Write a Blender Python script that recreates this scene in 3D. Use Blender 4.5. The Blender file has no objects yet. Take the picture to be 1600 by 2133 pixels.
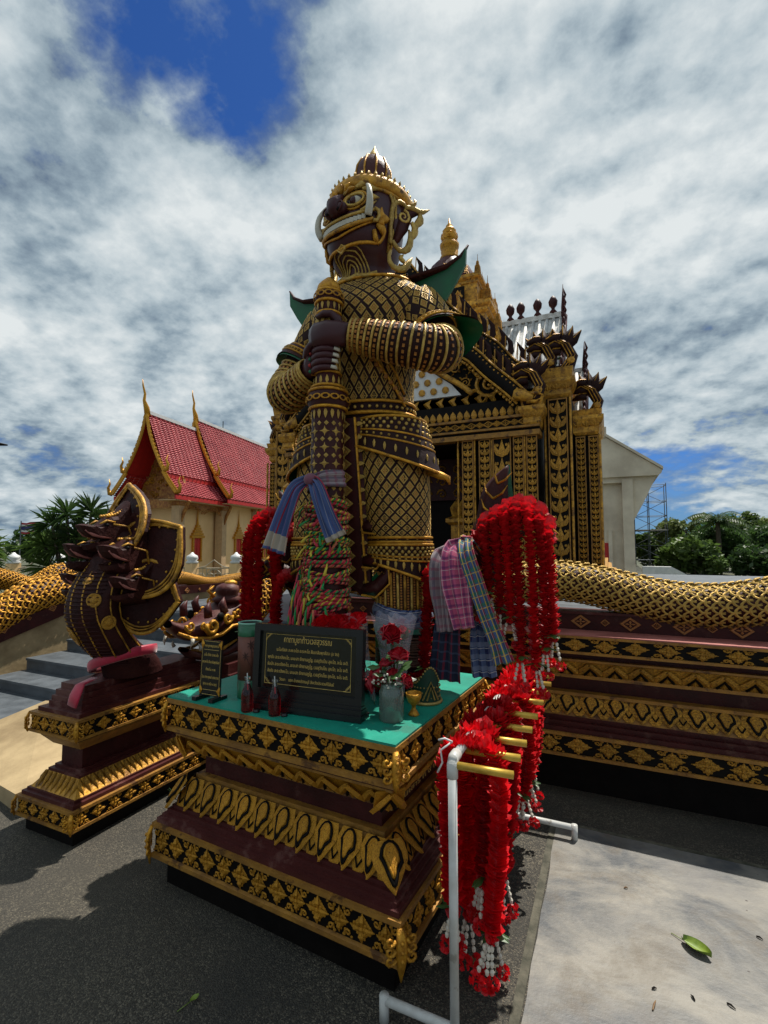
import bpy, math, random
from mathutils import Vector, Matrix
random.seed(7)
R = math.radians
S = bpy.context.scene
COL = S.collection
PI = math.pi
# ------------------------------------------------------------------ camera
cam = bpy.data.cameras.new('camera')
cam.sensor_fit = 'HORIZONTAL'; cam.sensor_width = 36; cam.lens = 36 * 1020 / 1600
cam.clip_start = .05; cam.clip_end = 3000
camo = bpy.data.objects.new('camera', cam); COL.objects.link(camo)
camo.location = (0, 0, 1.75); camo.rotation_euler = (R(94), 0, R(24.6))
S.camera = camo
# ------------------------------------------------------------------ sun and sky
SUN_EL, SUN_AZ = 65, 19          # degrees; azimuth from +Y towards +X
sd = Vector((math.cos(R(SUN_EL)) * math.sin(R(SUN_AZ)), math.cos(R(SUN_EL)) * math.cos(R(SUN_AZ)), math.sin(R(SUN_EL))))
sl = bpy.data.lights.new('sun', 'SUN'); sl.energy = 5.0; sl.angle = R(.5); sl.color = (1, .95, .86)
so = bpy.data.objects.new('sun', sl); COL.objects.link(so); so.rotation_euler = sd.to_track_quat('Z', 'Y').to_euler()
W = bpy.data.worlds.new('World'); S.world = W; W.use_nodes = True
S.view_settings.view_transform = 'Standard'; S.view_settings.look = 'None'
S.view_settings.exposure = 0.18; S.view_settings.gamma = 1; S.view_settings.use_curve_mapping = False

class NT:
    """small helper round a node tree"""
    def __init__(s, nt): s.t = nt; s.n = nt.nodes; s.l = nt.links
    def node(s, typ, **kw):
        n = s.n.new(typ)
        for k, v in kw.items():
            if k.startswith('_'): setattr(n, k[1:], v)
        return n
    def link(s, a, b): s.l.new(a, b)
    def val(s, sock, v):
        if hasattr(v, 'is_output'): s.l.new(v, sock)
        else: sock.default_value = v
    def math(s, op, a, b=0.0, c=None, clamp=False):
        n = s.n.new('ShaderNodeMath'); n.operation = op; n.use_clamp = clamp
        s.val(n.inputs[0], a); s.val(n.inputs[1], b)
        if c is not None: s.val(n.inputs[2], c)
        return n.outputs[0]
    def noise(s, vec, scale, detail=4, rough=.55, dist=0, col=False):
        n = s.n.new('ShaderNodeTexNoise'); n.inputs['Scale'].default_value = scale
        n.inputs['Detail'].default_value = detail; n.inputs['Roughness'].default_value = rough
        n.inputs['Distortion'].default_value = dist
        if vec is not None: s.l.new(vec, n.inputs['Vector'])
        return n.outputs['Color' if col else 'Fac']
    def voro(s, vec, scale, feat='F1', out='Distance', rnd=1):
        n = s.n.new('ShaderNodeTexVoronoi'); n.feature = feat; n.inputs['Scale'].default_value = scale
        n.inputs['Randomness'].default_value = rnd
        if vec is not None: s.l.new(vec, n.inputs['Vector'])
        return n.outputs[out]
    def ramp(s, fac, stops):
        n = s.n.new('ShaderNodeValToRGB'); e = n.color_ramp.elements
        while len(e) < len(stops): e.new(.5)
        for i, (p, c) in enumerate(stops):
            e[i].position = p; e[i].color = (c[0], c[1], c[2], 1) if hasattr(c, '__len__') else (c, c, c, 1)
        s.l.new(fac, n.inputs[0]); return n.outputs[0]
    def mix(s, fac, a, b, blend='MIX'):
        n = s.n.new('ShaderNodeMix'); n.data_type = 'RGBA'; n.blend_type = blend
        s.val(n.inputs[0], fac)
        for k, v in ((6, a), (7, b)):
            if hasattr(v, 'is_output'): s.l.new(v, n.inputs[k])
            else: n.inputs[k].default_value = (v[0], v[1], v[2], 1)
        return n.outputs[2]

def build_sky():
    t = NT(W.node_tree); t.n.clear()
    out = t.node('ShaderNodeOutputWorld'); bg = t.node('ShaderNodeBackground')
    sky = t.node('ShaderNodeTexSky'); sky.sky_type = 'NISHITA'; sky.sun_disc = False
    sky.sun_elevation = R(SUN_EL); sky.sun_rotation = R(SUN_AZ); sky.air_density = 1.0; sky.dust_density = .4; sky.ozone_density = 3.0
    tc = t.node('ShaderNodeTexCoord').outputs['Generated']
    sx = t.node('ShaderNodeSeparateXYZ'); t.link(tc, sx.inputs[0])
    zz = t.math('ADD', t.math('MAXIMUM', sx.outputs[2], 0), .34)
    cx = t.node('ShaderNodeCombineXYZ')
    t.link(t.math('DIVIDE', sx.outputs[0], zz), cx.inputs[0]); t.link(t.math('DIVIDE', sx.outputs[1], zz), cx.inputs[1])
    cx.inputs[2].default_value = 5.3
    P = cx.outputs[0]
    def field(Q):
        big = t.noise(Q, 1.1, 3, .5); mid = t.noise(Q, 3.6, 10, .58); fine = t.noise(Q, 16, 8, .6)
        puff = t.math('SUBTRACT', 1.0, t.math('MULTIPLY', t.math('ABSOLUTE', t.math('SUBTRACT', t.noise(Q, 8.5, 7, .56), .5)), 3.2))
        return mid, t.math('ADD', t.math('MULTIPLY', big, .50), t.math('ADD', t.math('MULTIPLY', mid, .43), t.math('ADD', t.math('MULTIPLY', fine, .09), t.math('MULTIPLY', puff, .08))))
    mid, cov = field(P)
    of = t.node('ShaderNodeVectorMath'); of.operation = 'ADD'; t.link(P, of.inputs[0]); of.inputs[1].default_value = (sd.x * .10, sd.y * .10, 0)
    lit = t.math('SUBTRACT', cov, field(of.outputs[0])[1])      # thinner cloud towards the sun: brighter side
    # an open patch of blue in one part of the cloud deck
    def patch(d, lo, hi, amt):
        dp = t.node('ShaderNodeVectorMath'); dp.operation = 'DOT_PRODUCT'; t.link(tc, dp.inputs[0]); dp.inputs[1].default_value = Vector(d).normalized()
        m = t.node('ShaderNodeMapRange'); m.interpolation_type = 'SMOOTHSTEP'
        t.link(dp.outputs['Value'], m.inputs[0]); m.inputs[1].default_value = lo; m.inputs[2].default_value = hi; m.inputs[4].default_value = amt
        return m.outputs[0]
    g = t.math('ADD', patch((-.47, .45, .76), .962, .999, .20), patch((.10, 1.0, .12), .985, .9985, .13))
    g = t.math('SUBTRACT', g, patch((-.12, .80, .60), .72, .99, .13))
    g = t.math('SUBTRACT', g, patch((-.76, .36, .50), .93, .998, .10))
    cov = t.math('SUBTRACT', cov, g)
    mask = t.ramp(cov, [(.455, 0.0), (.56, 1.0)])
    lum = t.math('ADD', t.math('MULTIPLY', mid, .38), t.math('ADD', t.math('MULTIPLY', cov, .60), t.math('MULTIPLY', lit, .75)))
    shade = t.ramp(lum, [(.40, (.15, .21, .29)), (.49, (.31, .40, .47)), (.58, (.52, .61, .66)), (.73, (.82, .87, .88))])
    blue = t.mix(1.0, sky.outputs[0], (.024, .050, .095), 'MULTIPLY')
    low = t.node('ShaderNodeMapRange'); t.link(sx.outputs[2], low.inputs[0]); low.inputs[1].default_value = -.02; low.inputs[2].default_value = .22; low.inputs[3].default_value = .42; low.inputs[4].default_value = 0
    blue2 = t.mix(low.outputs[0], blue, (.20, .30, .42))
    c = t.mix(mask, blue2, shade)
    t.link(c, bg.inputs[0]); bg.inputs[1].default_value = .82
    t.link(bg.outputs[0], out.inputs[0])
build_sky()
# ------------------------------------------------------------------ materials
def mat(name, c, rough=.5, metal=0, var=.25, vscale=6, bump=0, bscale=40, spec=.5, c2=None, trans=0, emit=None, coord='Object', coat=0, alpha=1, sheen=0, wear=None, rnd=0):
    m = bpy.data.materials.new(name); m.use_nodes = True
    t = NT(m.node_tree); b = t.n['Principled BSDF']
    tc = t.node('ShaderNodeTexCoord').outputs[coord]
    if c2 is None: c2 = tuple(x * (1 - var) for x in c)
    nz = t.noise(tc, vscale, 5, .6)
    col = t.mix(t.ramp(nz, [(.35, 0.0), (.68, 1.0)]), c2, c)
    if wear:      # (colour, scale, threshold, strength): chips, dust or grime with a shape of their own
        wn = t.noise(tc, wear[1], 8, .68); col = t.mix(t.math('MULTIPLY', t.ramp(wn, [(wear[2], 0.0), (wear[2] + .06, 1.0)]), wear[3]), col, wear[0])
    if rnd:       # pieces painted by hand: each a little lighter or darker
        oi = t.node('ShaderNodeObjectInfo'); k = t.math('ADD', t.math('MULTIPLY', oi.outputs['Random'], rnd * 2), 1 - rnd)
        cb = t.node('ShaderNodeCombineXYZ'); [t.link(k, cb.inputs[i]) for i in range(3)]; col = t.mix(1.0, col, cb.outputs[0], 'MULTIPLY')
    t.link(col, b.inputs['Base Color'])
    b.inputs['Metallic'].default_value = metal; b.inputs['Specular IOR Level'].default_value = spec
    t.link(t.math('ADD', t.math('MULTIPLY', nz, .22), rough - .1, clamp=True), b.inputs['Roughness'])
    if trans: b.inputs['Transmission Weight'].default_value = trans
    if coat: b.inputs['Coat Weight'].default_value = coat; b.inputs['Coat Roughness'].default_value = .15
    if sheen: b.inputs['Sheen Weight'].default_value = sheen
    if alpha < 1: b.inputs['Alpha'].default_value = alpha
    if bump:
        bn = t.node('ShaderNodeBump'); bn.inputs['Strength'].default_value = bump; bn.inputs['Distance'].default_value = .01
        t.link(t.noise(tc, bscale, 4, .6), bn.inputs['Height']); t.link(bn.outputs[0], b.inputs['Normal'])
    return m
M = {}
M['maroon'] = mat('maroon lacquer', (.060, .010, .009), .5, var=.45, vscale=7, bump=.3, bscale=60, spec=.25, wear=((.10, .045, .035), 6, .58, .5))
M['maroon_step'] = mat('maroon step paint', (.085, .016, .014), .5, spec=.3, var=.35, vscale=5, bump=.3, bscale=50, wear=((.17, .085, .07), 5, .54, .5))
M['skin'] = mat('statue skin maroon', (.060, .013, .017), .38, var=.3, vscale=5, bump=.08, bscale=40, spec=.35)
M['armour'] = mat('dark armour lacquer', (.028, .008, .007), .6, var=.4, vscale=9, bump=.3, bscale=60, spec=.18)
M['gold'] = mat('gold paint', (.70, .35, .026), .42, metal=.45, c2=(.38, .16, .010), vscale=30, bump=.45, bscale=120, wear=((.07, .02, .008), 14, .60, .85), rnd=.16)
M['gold_pale'] = mat('pale gold paint', (.62, .42, .10), .42, metal=.45, c2=(.36, .20, .035), vscale=35, bump=.4, bscale=140, wear=((.08, .03, .012), 18, .61, .8), rnd=.18)
M['gold_old'] = mat('weathered gold paint', (.72, .37, .036), .48, metal=.28, c2=(.24, .105, .012), vscale=14, bump=.6, bscale=60, wear=((.05, .018, .008), 9, .57, .85), rnd=.2)
M['gold_red'] = mat('red gold relief', (.50, .22, .04), .5, metal=.35, c2=(.30, .10, .018), vscale=60, bump=.4, bscale=150)
M['gold_dull'] = mat('dull gold trim', (.42, .20, .025), .55, metal=.15, c2=(.22, .10, .018), vscale=9, bump=.5, bscale=50, wear=((.06, .022, .010), 7, .57, .8))
M['black'] = mat('black paint', (.008, .006, .005), .6, var=.5, vscale=10, bump=.15, spec=.12)
M['ebony'] = mat('black varnished wood', (.008, .009, .010), .28, var=.3, vscale=8)
M['plaque'] = mat('dark granite plaque', (.012, .014, .012), .14, var=.4, vscale=60)
M['letter'] = mat('gold lettering', (.72, .50, .14), .5, metal=.2, var=.3, vscale=40)
M['green'] = mat('green table paint', (.0, .30, .20), .55, c2=(.0, .21, .145), vscale=4, bump=.3, bscale=25, wear=((.03, .13, .09), 6, .58, .6))
M['green_edge'] = mat('green painted underside', (.0, .115, .035), .42, c2=(.0, .07, .022), vscale=8)
M['ivory'] = mat('ivory paint', (.62, .58, .47), .4, var=.3, vscale=12)
M['white'] = mat('white paint', (.72, .72, .70), .45, var=.18, vscale=6)
M['pvc'] = mat('white plastic pipe', (.62, .63, .61), .35, c2=(.46, .45, .41), vscale=9, wear=((.20, .17, .13), 10, .60, .6))
M['pegpaint'] = mat('gold painted pipe', (.66, .43, .06), .38, metal=.45, c2=(.42, .24, .03), vscale=12)
def mat_thin(name, c, c2, vscale=22, k=.45, tint=1.0):
    """thin petal, leaf or fabric: light passes through it"""
    m = bpy.data.materials.new(name); m.use_nodes = True; t = NT(m.node_tree); t.n.clear()
    tc = t.node('ShaderNodeTexCoord').outputs['Object']; col = t.mix(t.ramp(t.noise(tc, vscale, 4), [(.35, 0.0), (.65, 1.0)]), c2, c)
    oi = t.node('ShaderNodeObjectInfo'); k2 = t.math('ADD', t.math('MULTIPLY', oi.outputs['Random'], .45), .72); cb = t.node('ShaderNodeCombineXYZ'); [t.link(k2, cb.inputs[i]) for i in range(3)]; col = t.mix(1.0, col, cb.outputs[0], 'MULTIPLY')
    d = t.node('ShaderNodeBsdfDiffuse'); tr = t.node('ShaderNodeBsdfTranslucent'); g = t.node('ShaderNodeBsdfGlossy'); g.inputs['Roughness'].default_value = .5; g.inputs['Color'].default_value = (1, 1, 1, 1)
    t.link(col, d.inputs[0]); t.link(col, tr.inputs[0]); a = t.node('ShaderNodeMixShader'); a.inputs[0].default_value = k; t.link(d.outputs[0], a.inputs[1]); t.link(tr.outputs[0], a.inputs[2])
    b = t.node('ShaderNodeMixShader'); b.inputs[0].default_value = .03; t.link(a.outputs[0], b.inputs[1]); t.link(g.outputs[0], b.inputs[2]); o = t.node('ShaderNodeOutputMaterial'); t.link(b.outputs[0], o.inputs[0]); return m
M['red'] = mat_thin('red fabric petal', (.80, .006, .014), (.52, .003, .008))
M['red_dk'] = mat_thin('deep red fabric petal', (.62, .004, .010), (.36, .002, .005))
M['rose'] = mat('red rose petal', (.42, .004, .018), .5, c2=(.24, .002, .01), vscale=30)
M['bead'] = mat('cream flower bead', (.66, .60, .50), .6, var=.2, vscale=30)
M['leaf'] = mat('green leaf', (.045, .11, .022), .45, c2=(.018, .055, .010), vscale=12)
M['cream'] = mat('cream stained wall', (.46, .34, .18), .75, c2=(.22, .15, .07), vscale=2.2, bump=.3, bscale=20)
M['step'] = mat('grey stone step', (.11, .125, .14), .5, c2=(.06, .07, .08), vscale=5, bump=.2, bscale=60)
M['pink'] = mat('faded pink ledge', (.44, .155, .13), .6, c2=(.28, .085, .07), vscale=5)
M['cloth_pink'] = mat('pink satin sash', (.52, .012, .05), .45, c2=(.33, .006, .03), vscale=9, sheen=.3)
# ------------------------------------------------------------------ mesh helpers
def V(*a): return Vector(a if len(a) > 1 else a[0])
def lerp(a, b, t): return a + (b - a) * t
def catmull(pts, n):
    """n points along a Catmull-Rom spline through tuples of any length"""
    out = []; m = len(pts)
    for i in range(n):
        s = i * (m - 1) / (n - 1); k = min(int(s), m - 2); t = s - k
        p0, p1, p2, p3 = pts[max(k - 1, 0)], pts[k], pts[k + 1], pts[min(k + 2, m - 1)]
        out.append(tuple(.5 * (2 * b + (c - a) * t + (2 * a - 5 * b + 4 * c - d) * t * t + (3 * b - a - 3 * c + d) * t ** 3) for a, b, c, d in zip(p0, p1, p2, p3)))
    return out
class MB:
    def __init__(s): s.v = []; s.f = []; s.m = []; s.uv = None
    def add(s, vs, fs, m=0):
        o = len(s.v); s.v.extend(tuple(v) for v in vs)
        for f in fs: s.f.append(tuple(i + o for i in f)); s.m.append(m)
        return s
    def merge(s, o, mtx=None, m=None):
        s.add([(mtx @ Vector(v)) if mtx else v for v in o.v], o.f)
        k = len(o.f)
        for i in range(k): s.m[-k + i] = o.m[i] if m is None else m
        return s
    def box(s, x0, x1, y0, y1, z0, z1, m=0):
        vs = [(x, y, z) for z in (z0, z1) for y in (y0, y1) for x in (x0, x1)]
        return s.add(vs, [(0, 2, 3, 1), (4, 5, 7, 6), (0, 1, 5, 4), (2, 6, 7, 3), (0, 4, 6, 2), (1, 3, 7, 5)], m)
    def obox(s, c, sz, rot=None, m=0):
        mt = Matrix.Translation(c) @ (rot.to_4x4() if rot else Matrix())
        b = MB().box(-sz[0] / 2, sz[0] / 2, -sz[1] / 2, sz[1] / 2, -sz[2] / 2, sz[2] / 2)
        return s.merge(b, mt, m)
    def ring(s, prof, x0, x1, y0, y1, m=0, cap=True):
        """stack of rectangles: prof = [(inset, z)], insets from the rectangle"""
        vs = []; fs = []
        for (i, z) in prof: vs += [(x0 + i, y0 + i, z), (x1 - i, y0 + i, z), (x1 - i, y1 - i, z), (x0 + i, y1 - i, z)]
        for k in range(len(prof) - 1):
            for j in range(4): a = 4 * k + j; b = 4 * k + (j + 1) % 4; fs.append((a, b, b + 4, a + 4))
        if cap: fs += [(3, 2, 1, 0), tuple(range(len(vs) - 4, len(vs)))]
        return s.add(vs, fs, m)
    def tube(s, pts, rad, n=8, m=0, ref=None, cap=True, close=False):
        """rad: scalar, list of scalars or list of (across, along_ref); ref: normal kept by the section's second axis"""
        pts = [Vector(p) for p in pts]; N = len(pts)
        if not hasattr(rad, '__len__'): rad = [rad] * N
        elif len(rad) == 2 and N != 2 and not hasattr(rad[0], '__len__'): rad = [lerp(rad[0], rad[1], i / (N - 1)) for i in range(N)]
        vs = []; prev = None
        for i, p in enumerate(pts):
            if close: t = pts[(i + 1) % N] - pts[i - 1]
            else: t = pts[min(i + 1, N - 1)] - pts[max(i - 1, 0)]
            if t.length < 1e-9: t = Vector((0, 0, 1))
            t.normalize()
            if ref is not None: rr = Vector(ref[i] if hasattr(ref[0], '__len__') else ref)
            else: rr = prev if prev is not None else (Vector((0, 0, 1)) if abs(t.z) < .9 else Vector((0, 1, 0)))
            b = rr - t * rr.dot(t)
            if b.length < 1e-6: b = t.orthogonal()
            b.normalize(); a = b.cross(t); prev = b
            r = rad[i]; ra, rb = (r if hasattr(r, '__len__') else (r, r))
            for k in range(n):
                th = 2 * PI * k / n
                vs.append(p + a * (ra * math.cos(th)) + b * (rb * math.sin(th)))
        fs = []
        for i in range(N if close else N - 1):
            for k in range(n):
                a0 = i * n + k; a1 = i * n + (k + 1) % n; j = ((i + 1) % N) * n
                fs.append((a0, a1, j + (k + 1) % n, j + k))
        if cap and not close: fs += [tuple(range(n - 1, -1, -1)), tuple(range((N - 1) * n, N * n))]
        return s.add(vs, fs, m)
    def lathe(s, prof, c=(0, 0, 0), n=16, m=0, sx=1, sy=1, lobes=0, amp=0):
        vs = []; fs = []; N = len(prof)
        for (r, z) in prof:
            for k in range(n):
                th = 2 * PI * k / n; q = r * (1 + (amp * abs(math.cos(lobes * th / 2)) - amp if lobes else 0))
                vs.append((c[0] + q * math.cos(th) * sx, c[1] + q * math.sin(th) * sy, c[2] + z))
        for i in range(N - 1):
            for k in range(n): fs.append((i * n + k, i * n + (k + 1) % n, (i + 1) * n + (k + 1) % n, (i + 1) * n + k))
        fs += [tuple(range(n - 1, -1, -1)), tuple(range((N - 1) * n, N * n))]
        return s.add(vs, fs, m)
    def ball(s, c, r, n=8, k=5, m=0):
        r = r if hasattr(r, '__len__') else (r, r, r)
        return s.lathe([(max(math.sin(PI * i / k), .02), -math.cos(PI * i / k)) for i in range(k + 1)], (0, 0, 0), n, m)._xf_last(n * (k + 1), c, r)
    def _xf_last(s, cnt, c, r):
        for i in range(len(s.v) - cnt, len(s.v)):
            v = s.v[i]; s.v[i] = (c[0] + v[0] * r[0], c[1] + v[1] * r[1], c[2] + v[2] * r[2])
        return s
    def grid(s, fn, nu, nv, m=0, cu=False, uv=False):
        vs = [fn(i / (nu if cu else nu - 1), j / (nv - 1)) for j in range(nv) for i in range(nu)]
        fs = []
        for j in range(nv - 1):
            for i in range(nu if cu else nu - 1):
                a = j * nu + i; b = j * nu + (i + 1) % nu; fs.append((a, b, b + nu, a + nu))
        return s.add(vs, fs, m)
    def prism(s, poly, y0, y1, m=0):
        """poly in the XZ plane, extruded from y0 to y1"""
        n = len(poly)
        vs = [(x, y0, z) for x, z in poly] + [(x, y1, z) for x, z in poly]
        return s.add(vs, [tuple(range(n)), tuple(range(2 * n - 1, n - 1, -1))] + [(i, (i + 1) % n, n + (i + 1) % n, n + i) for i in range(n)], m)
    def blade(s, pts, w, t, normal, m=0, n=4):
        """tapering leaf/flame: w = list of half widths, t = thickness ratio or value"""
        pts = [Vector(p) for p in pts]
        return s.tube(pts, [(max(x, .0005), max(min(t, x * 1.2), .0004)) for x in w], n, m, ref=normal)
    def scroll(s, c, r0, turns, ax, az, start=0, rad=.01, m=0, n=4, seg=10, sgn=1):
        """spiral in the plane of ax, az shrinking to its centre"""
        ax = Vector(ax); az = Vector(az); c = Vector(c); nn = ax.cross(az); pts = []; rr = []
        for i in range(seg + 1):
            u = i / seg; th = start + sgn * turns * 2 * PI * u; q = r0 * (1 - .86 * u)
            pts.append(c + ax * (q * math.cos(th)) + az * (q * math.sin(th))); rr.append(rad * (1 - .45 * u))
        return s.tube(pts, rr, n, m, ref=nn)
    def mesh(s, name, mats, smooth=False, org=None):
        me = bpy.data.meshes.new(name)
        vs = s.v if org is None else [(v[0] - org[0], v[1] - org[1], v[2] - org[2]) for v in s.v]
        me.from_pydata(vs, [], s.f)
        mats = mats if isinstance(mats, (list, tuple)) else [mats]
        for x in mats: me.materials.append(M[x] if isinstance(x, str) else x)
        if len(mats) > 1: me.polygons.foreach_set('material_index', s.m)
        if smooth: me.polygons.foreach_set('use_smooth', [True] * len(me.polygons))
        me.update(); return me
def root_of(o):
    while o.parent: o = o.parent
    return o
def link(name, me, parent=None, mtx=None):
    o = bpy.data.objects.new(name, me); COL.objects.link(o)
    if parent: o.parent = parent
    if mtx is not None: o.matrix_local = mtx
    return o
def part(name, mb, mats, parent, smooth=False, kind=None):
    """verts in world space; parent chain ends in an unrotated root Empty"""
    o = link(name, mb.mesh(name, mats, smooth, root_of(parent).location), parent)
    if kind: o['kind'] = kind
    return o
def solo(name, mb, mats, smooth=False, label=None, cat=None, group=None, kind=None, org=None):
    if org is None:
        xs = [v[0] for v in mb.v]; ys = [v[1] for v in mb.v]; zs = [v[2] for v in mb.v]
        org = ((min(xs) + max(xs)) / 2, (min(ys) + max(ys)) / 2, min(zs))
    o = link(name, mb.mesh(name, mats, smooth, org)); o.location = org
    return tag(o, label, cat, group, kind)
def tag(o, label=None, cat=None, group=None, kind=None):
    if label: o['label'] = label
    if cat: o['category'] = cat
    if group: o['group'] = group
    if kind: o['kind'] = kind
    return o
def thing(name, label, cat, loc, group=None):
    o = bpy.data.objects.new(name, None); o.empty_display_size = .1; COL.objects.link(o); o.location = loc
    return tag(o, label, cat, group)
def place(name, me, mtx, parent):
    """instance of a shared piece; mtx in world space"""
    return link(name, me, parent, Matrix.Translation(-Vector(root_of(parent).location)) @ mtx)
def fr(p, t, n, sx, sz=None, sy=None, up=None):
    """matrix: local X along t, local -Y along n, scaled"""
    t = Vector(t).normalized(); n = Vector(n).normalized(); u = (t.cross(-n)) if up is None else Vector(up).normalized()
    u = t.cross(-n)
    sz = sx if sz is None else sz; sy = sx if sy is None else sy
    m = Matrix.Identity(4)
    for i in range(3): m[i][0] = t[i] * sx; m[i][1] = -n[i] * sy; m[i][2] = u[i] * sz; m[i][3] = p[i]
    return m
def stuff_or_parts(name, mass, me_mb, mats, mts, parent, limit=290, smooth=False, cam=Vector((0, 0, 1.75))):
    """the nearest pieces become parts, the rest one joined part"""
    mts = sorted(mts, key=lambda m: (m.translation - cam).length)
    me = me_mb.mesh(name, mats, smooth)
    for m in mts[:limit]: place(name, me, m, parent)
    if len(mts) > limit:
        b = MB()
        for m in mts[limit:]: b.merge(me_mb, m)
        part(mass, b, mats, parent, smooth, 'stuff')
# ------------------------------------------------------------------ shared ornament pieces (face -Y, unit size)
def u_rosette():
    b = MB(); o = [(1, 0), (0, 1), (-1, 0), (0, -1)]
    b.add([(x * .92, .02, z * .92) for x, z in o] + [(x * .66, -.09, z * .66) for x, z in o], [(i, (i + 1) % 4, (i + 1) % 4 + 4, i + 4) for i in range(4)] + [(4, 5, 6, 7)])
    for k in range(4):
        a = k * PI / 2; d = Vector((math.cos(a), 0, math.sin(a)))
        b.tube([d * .15 + V(0, -.14, 0), d * .5 + V(0, -.26, 0), d * 1.0 + V(0, -.04, 0)], [(.14, .1), (.22, .13), (.03, .03)], 5, 0, ref=(0, -1, 0))
        e = Vector((math.cos(a + PI / 4), 0, math.sin(a + PI / 4))); f = Vector((-e.z, 0, e.x))
        b.ball(e * .40 + V(0, -.16, 0), (.14, .13, .14), 5, 3)
        for q in (-1, 1): b.ball(e * .60 + f * (.30 * q) + V(0, -.08, 0), (.11, .1, .11), 5, 3)
    b.ball((0, -.22, 0), (.17, .16, .17), 7, 4)
    return b
def u_foliage():
    o = MB().merge(u_rosette(), Matrix.Diagonal((.80, .95, .92, 1)))
    for sx in (-1, 1):
        for sz in (-1, 1):
            o.scroll((sx * .72, -.1, sz * .70), .27, 1.2, (sx, 0, 0), (0, 0, sz), start=PI * .9, rad=.10, n=4, seg=9)
            o.ball((sx * .40, -.08, sz * .88), (.15, .1, .12), 5, 3); o.ball((sx * 1.02, -.06, sz * .92), (.12, .08, .1), 5, 3); o.ball((sx * .52, -.1, sz * .52), (.12, .1, .12), 5, 3)
    return o
def u_chevron():
    """arched leaf with a dark V, one unit wide and high"""
    b = MB()
    for sx in (-1, 1):
        b.tube([(sx * .52, -.05, -.5), (sx * .34, -.16, -.1), (0, -.2, .46)], [(.13, .1), (.16, .12), (.12, .1)], 4, 0, ref=(0, -1, 0))
        b.tube([(sx * .24, -.08, -.5), (sx * .14, -.12, -.22), (0, -.14, .1)], [(.07, .07), (.07, .07), (.06, .06)], 4, 1, ref=(0, -1, 0))
    b.tube([(0, -.06, -.5), (0, -.14, -.15)], [(.1, .08), (.03, .03)], 4, 0, ref=(0, -1, 0))
    b.box(-.5, .5, -.035, .02, -.5, .5, 0)
    return b
def u_lotus():
    """hanging lotus petal: tip at z=-.5, half width .5"""
    b = MB()
    def w(v): return max(.012, .54 * min(1, 1.55 * v) ** .8 * (1 - .25 * max(0, v - .65) / .35))
    def shell(sc, lift, m, v0=0, v1=1, nu=7, nv=8):
        def fn(u, v):
            q = v0 + (v1 - v0) * v; x = (2 * u - 1) * w(q) * sc
            return (x, -(.09 + .13 * math.sin(PI * (q * .9)) + .20 * (1 - q) ** 2) * (1 - .40 * (2 * u - 1) ** 2) - lift, q - .5)
        b.grid(fn, nu, nv, m)
    shell(1, 0, 0)
    def loop(sc, zlo, zhi, lift, m, rad):
        pts = []
        for k in range(16):
            a = 2 * PI * k / 16; q = (zlo + zhi) / 2 + (zhi - zlo) / 2 * math.cos(a)
            x = sc * math.sin(a) * (1 - .0 * math.cos(a)) * (.62 + .38 * math.cos(a) if math.cos(a) < 0 else 1)
            pts.append((x, -(.09 + .13 * math.sin(PI * (q * .9)) + .20 * (1 - q) ** 2) * (1 - .40 * (x / .5) ** 2) - lift, q - .5))
        b.tube(pts, rad, 4, m, ref=(0, -1, 0), close=True)
        return pts
    loop(.30, .17, .95, .03, 1, .055)
    p = loop(.19, .32, .92, .05, 0, .05)
    o = len(b.v); b.v.append((0, -.36, .16)); n = len(p); b.v.extend(p)
    for k in range(n): b.f.append((o, o + 1 + k, o + 1 + (k + 1) % n)); b.m.append(0)
    return b
def u_lotus_small():
    b = MB()
    def fn(u, v):
        x = (2 * u - 1) * .4 * (math.sin(PI * min(1, .1 + v * .75)) ** .7); return (x, -.12 - .1 * math.sin(PI * v) * (1 - (2 * u - 1) ** 2), v * .85 - .5)
    b.grid(fn, 5, 5, 0)
    for sx in (-1, 1): b.tube([(sx * .26, -.2, .12), (0, -.27, -.28)], [.05, .04], 4, 1, ref=(0, -1, 0))
    return b
def u_diamond():
    """square-set tile with recessed centre and a four-petal flower; half diagonals 1"""
    b = MB(); o = [(1, 0), (0, 1), (-1, 0), (0, -1)]
    def rg(s, y): return [(x * s, y, z * s) for x, z in o]
    b.add(rg(1, 0) + rg(.9, -.18) + rg(.68, -.18) + rg(.62, -.08), [(i + 4 * k, (i + 1) % 4 + 4 * k, (i + 1) % 4 + 4 * k + 4, i + 4 * k + 4) for k in range(3) for i in range(4)], 0)
    b.add(rg(.62, -.08), [(0, 1, 2, 3)], 1)
    for k in range(4):
        a = k * PI / 2; d = Vector((math.cos(a), 0, math.sin(a))); e = Vector((-math.sin(a), 0, math.cos(a)))
        b.add([(0, -.2, 0), d * .27 + e * .13 + V(0, -.08, 0), d * .52 + V(0, -.09, 0), d * .27 - e * .13 + V(0, -.08, 0), d * .27 + V(0, -.19, 0)], [(0, 1, 4), (1, 2, 4), (2, 3, 4), (3, 0, 4)], 0)
    return b
def u_drop():
    b = MB(); b.tube([(0, -.02, .5), (0, -.12, .15), (0, -.1, -.2), (0, -.02, -.5)], [(.1, .05), (.3, .14), (.22, .12), (.02, .02)], 5, 0, ref=(0, -1, 0)); return b
def u_scale():
    """U-shaped naga scale rim, open end up; unit size"""
    b = MB(); p = []
    for k in range(7):
        a = PI + PI * k / 6; p.append((.5 * math.cos(a), -.16 - .14 * abs(math.sin(a)), .5 * math.sin(a) * 1.05 + .05))
    p = [(-.42, -.05, .5)] + p + [(.42, -.05, .5)]
    b.tube(p, [.05, .075, .09, .115, .14, .115, .09, .075, .05], 4, 0, ref=(0, -1, 0)); return b
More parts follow.
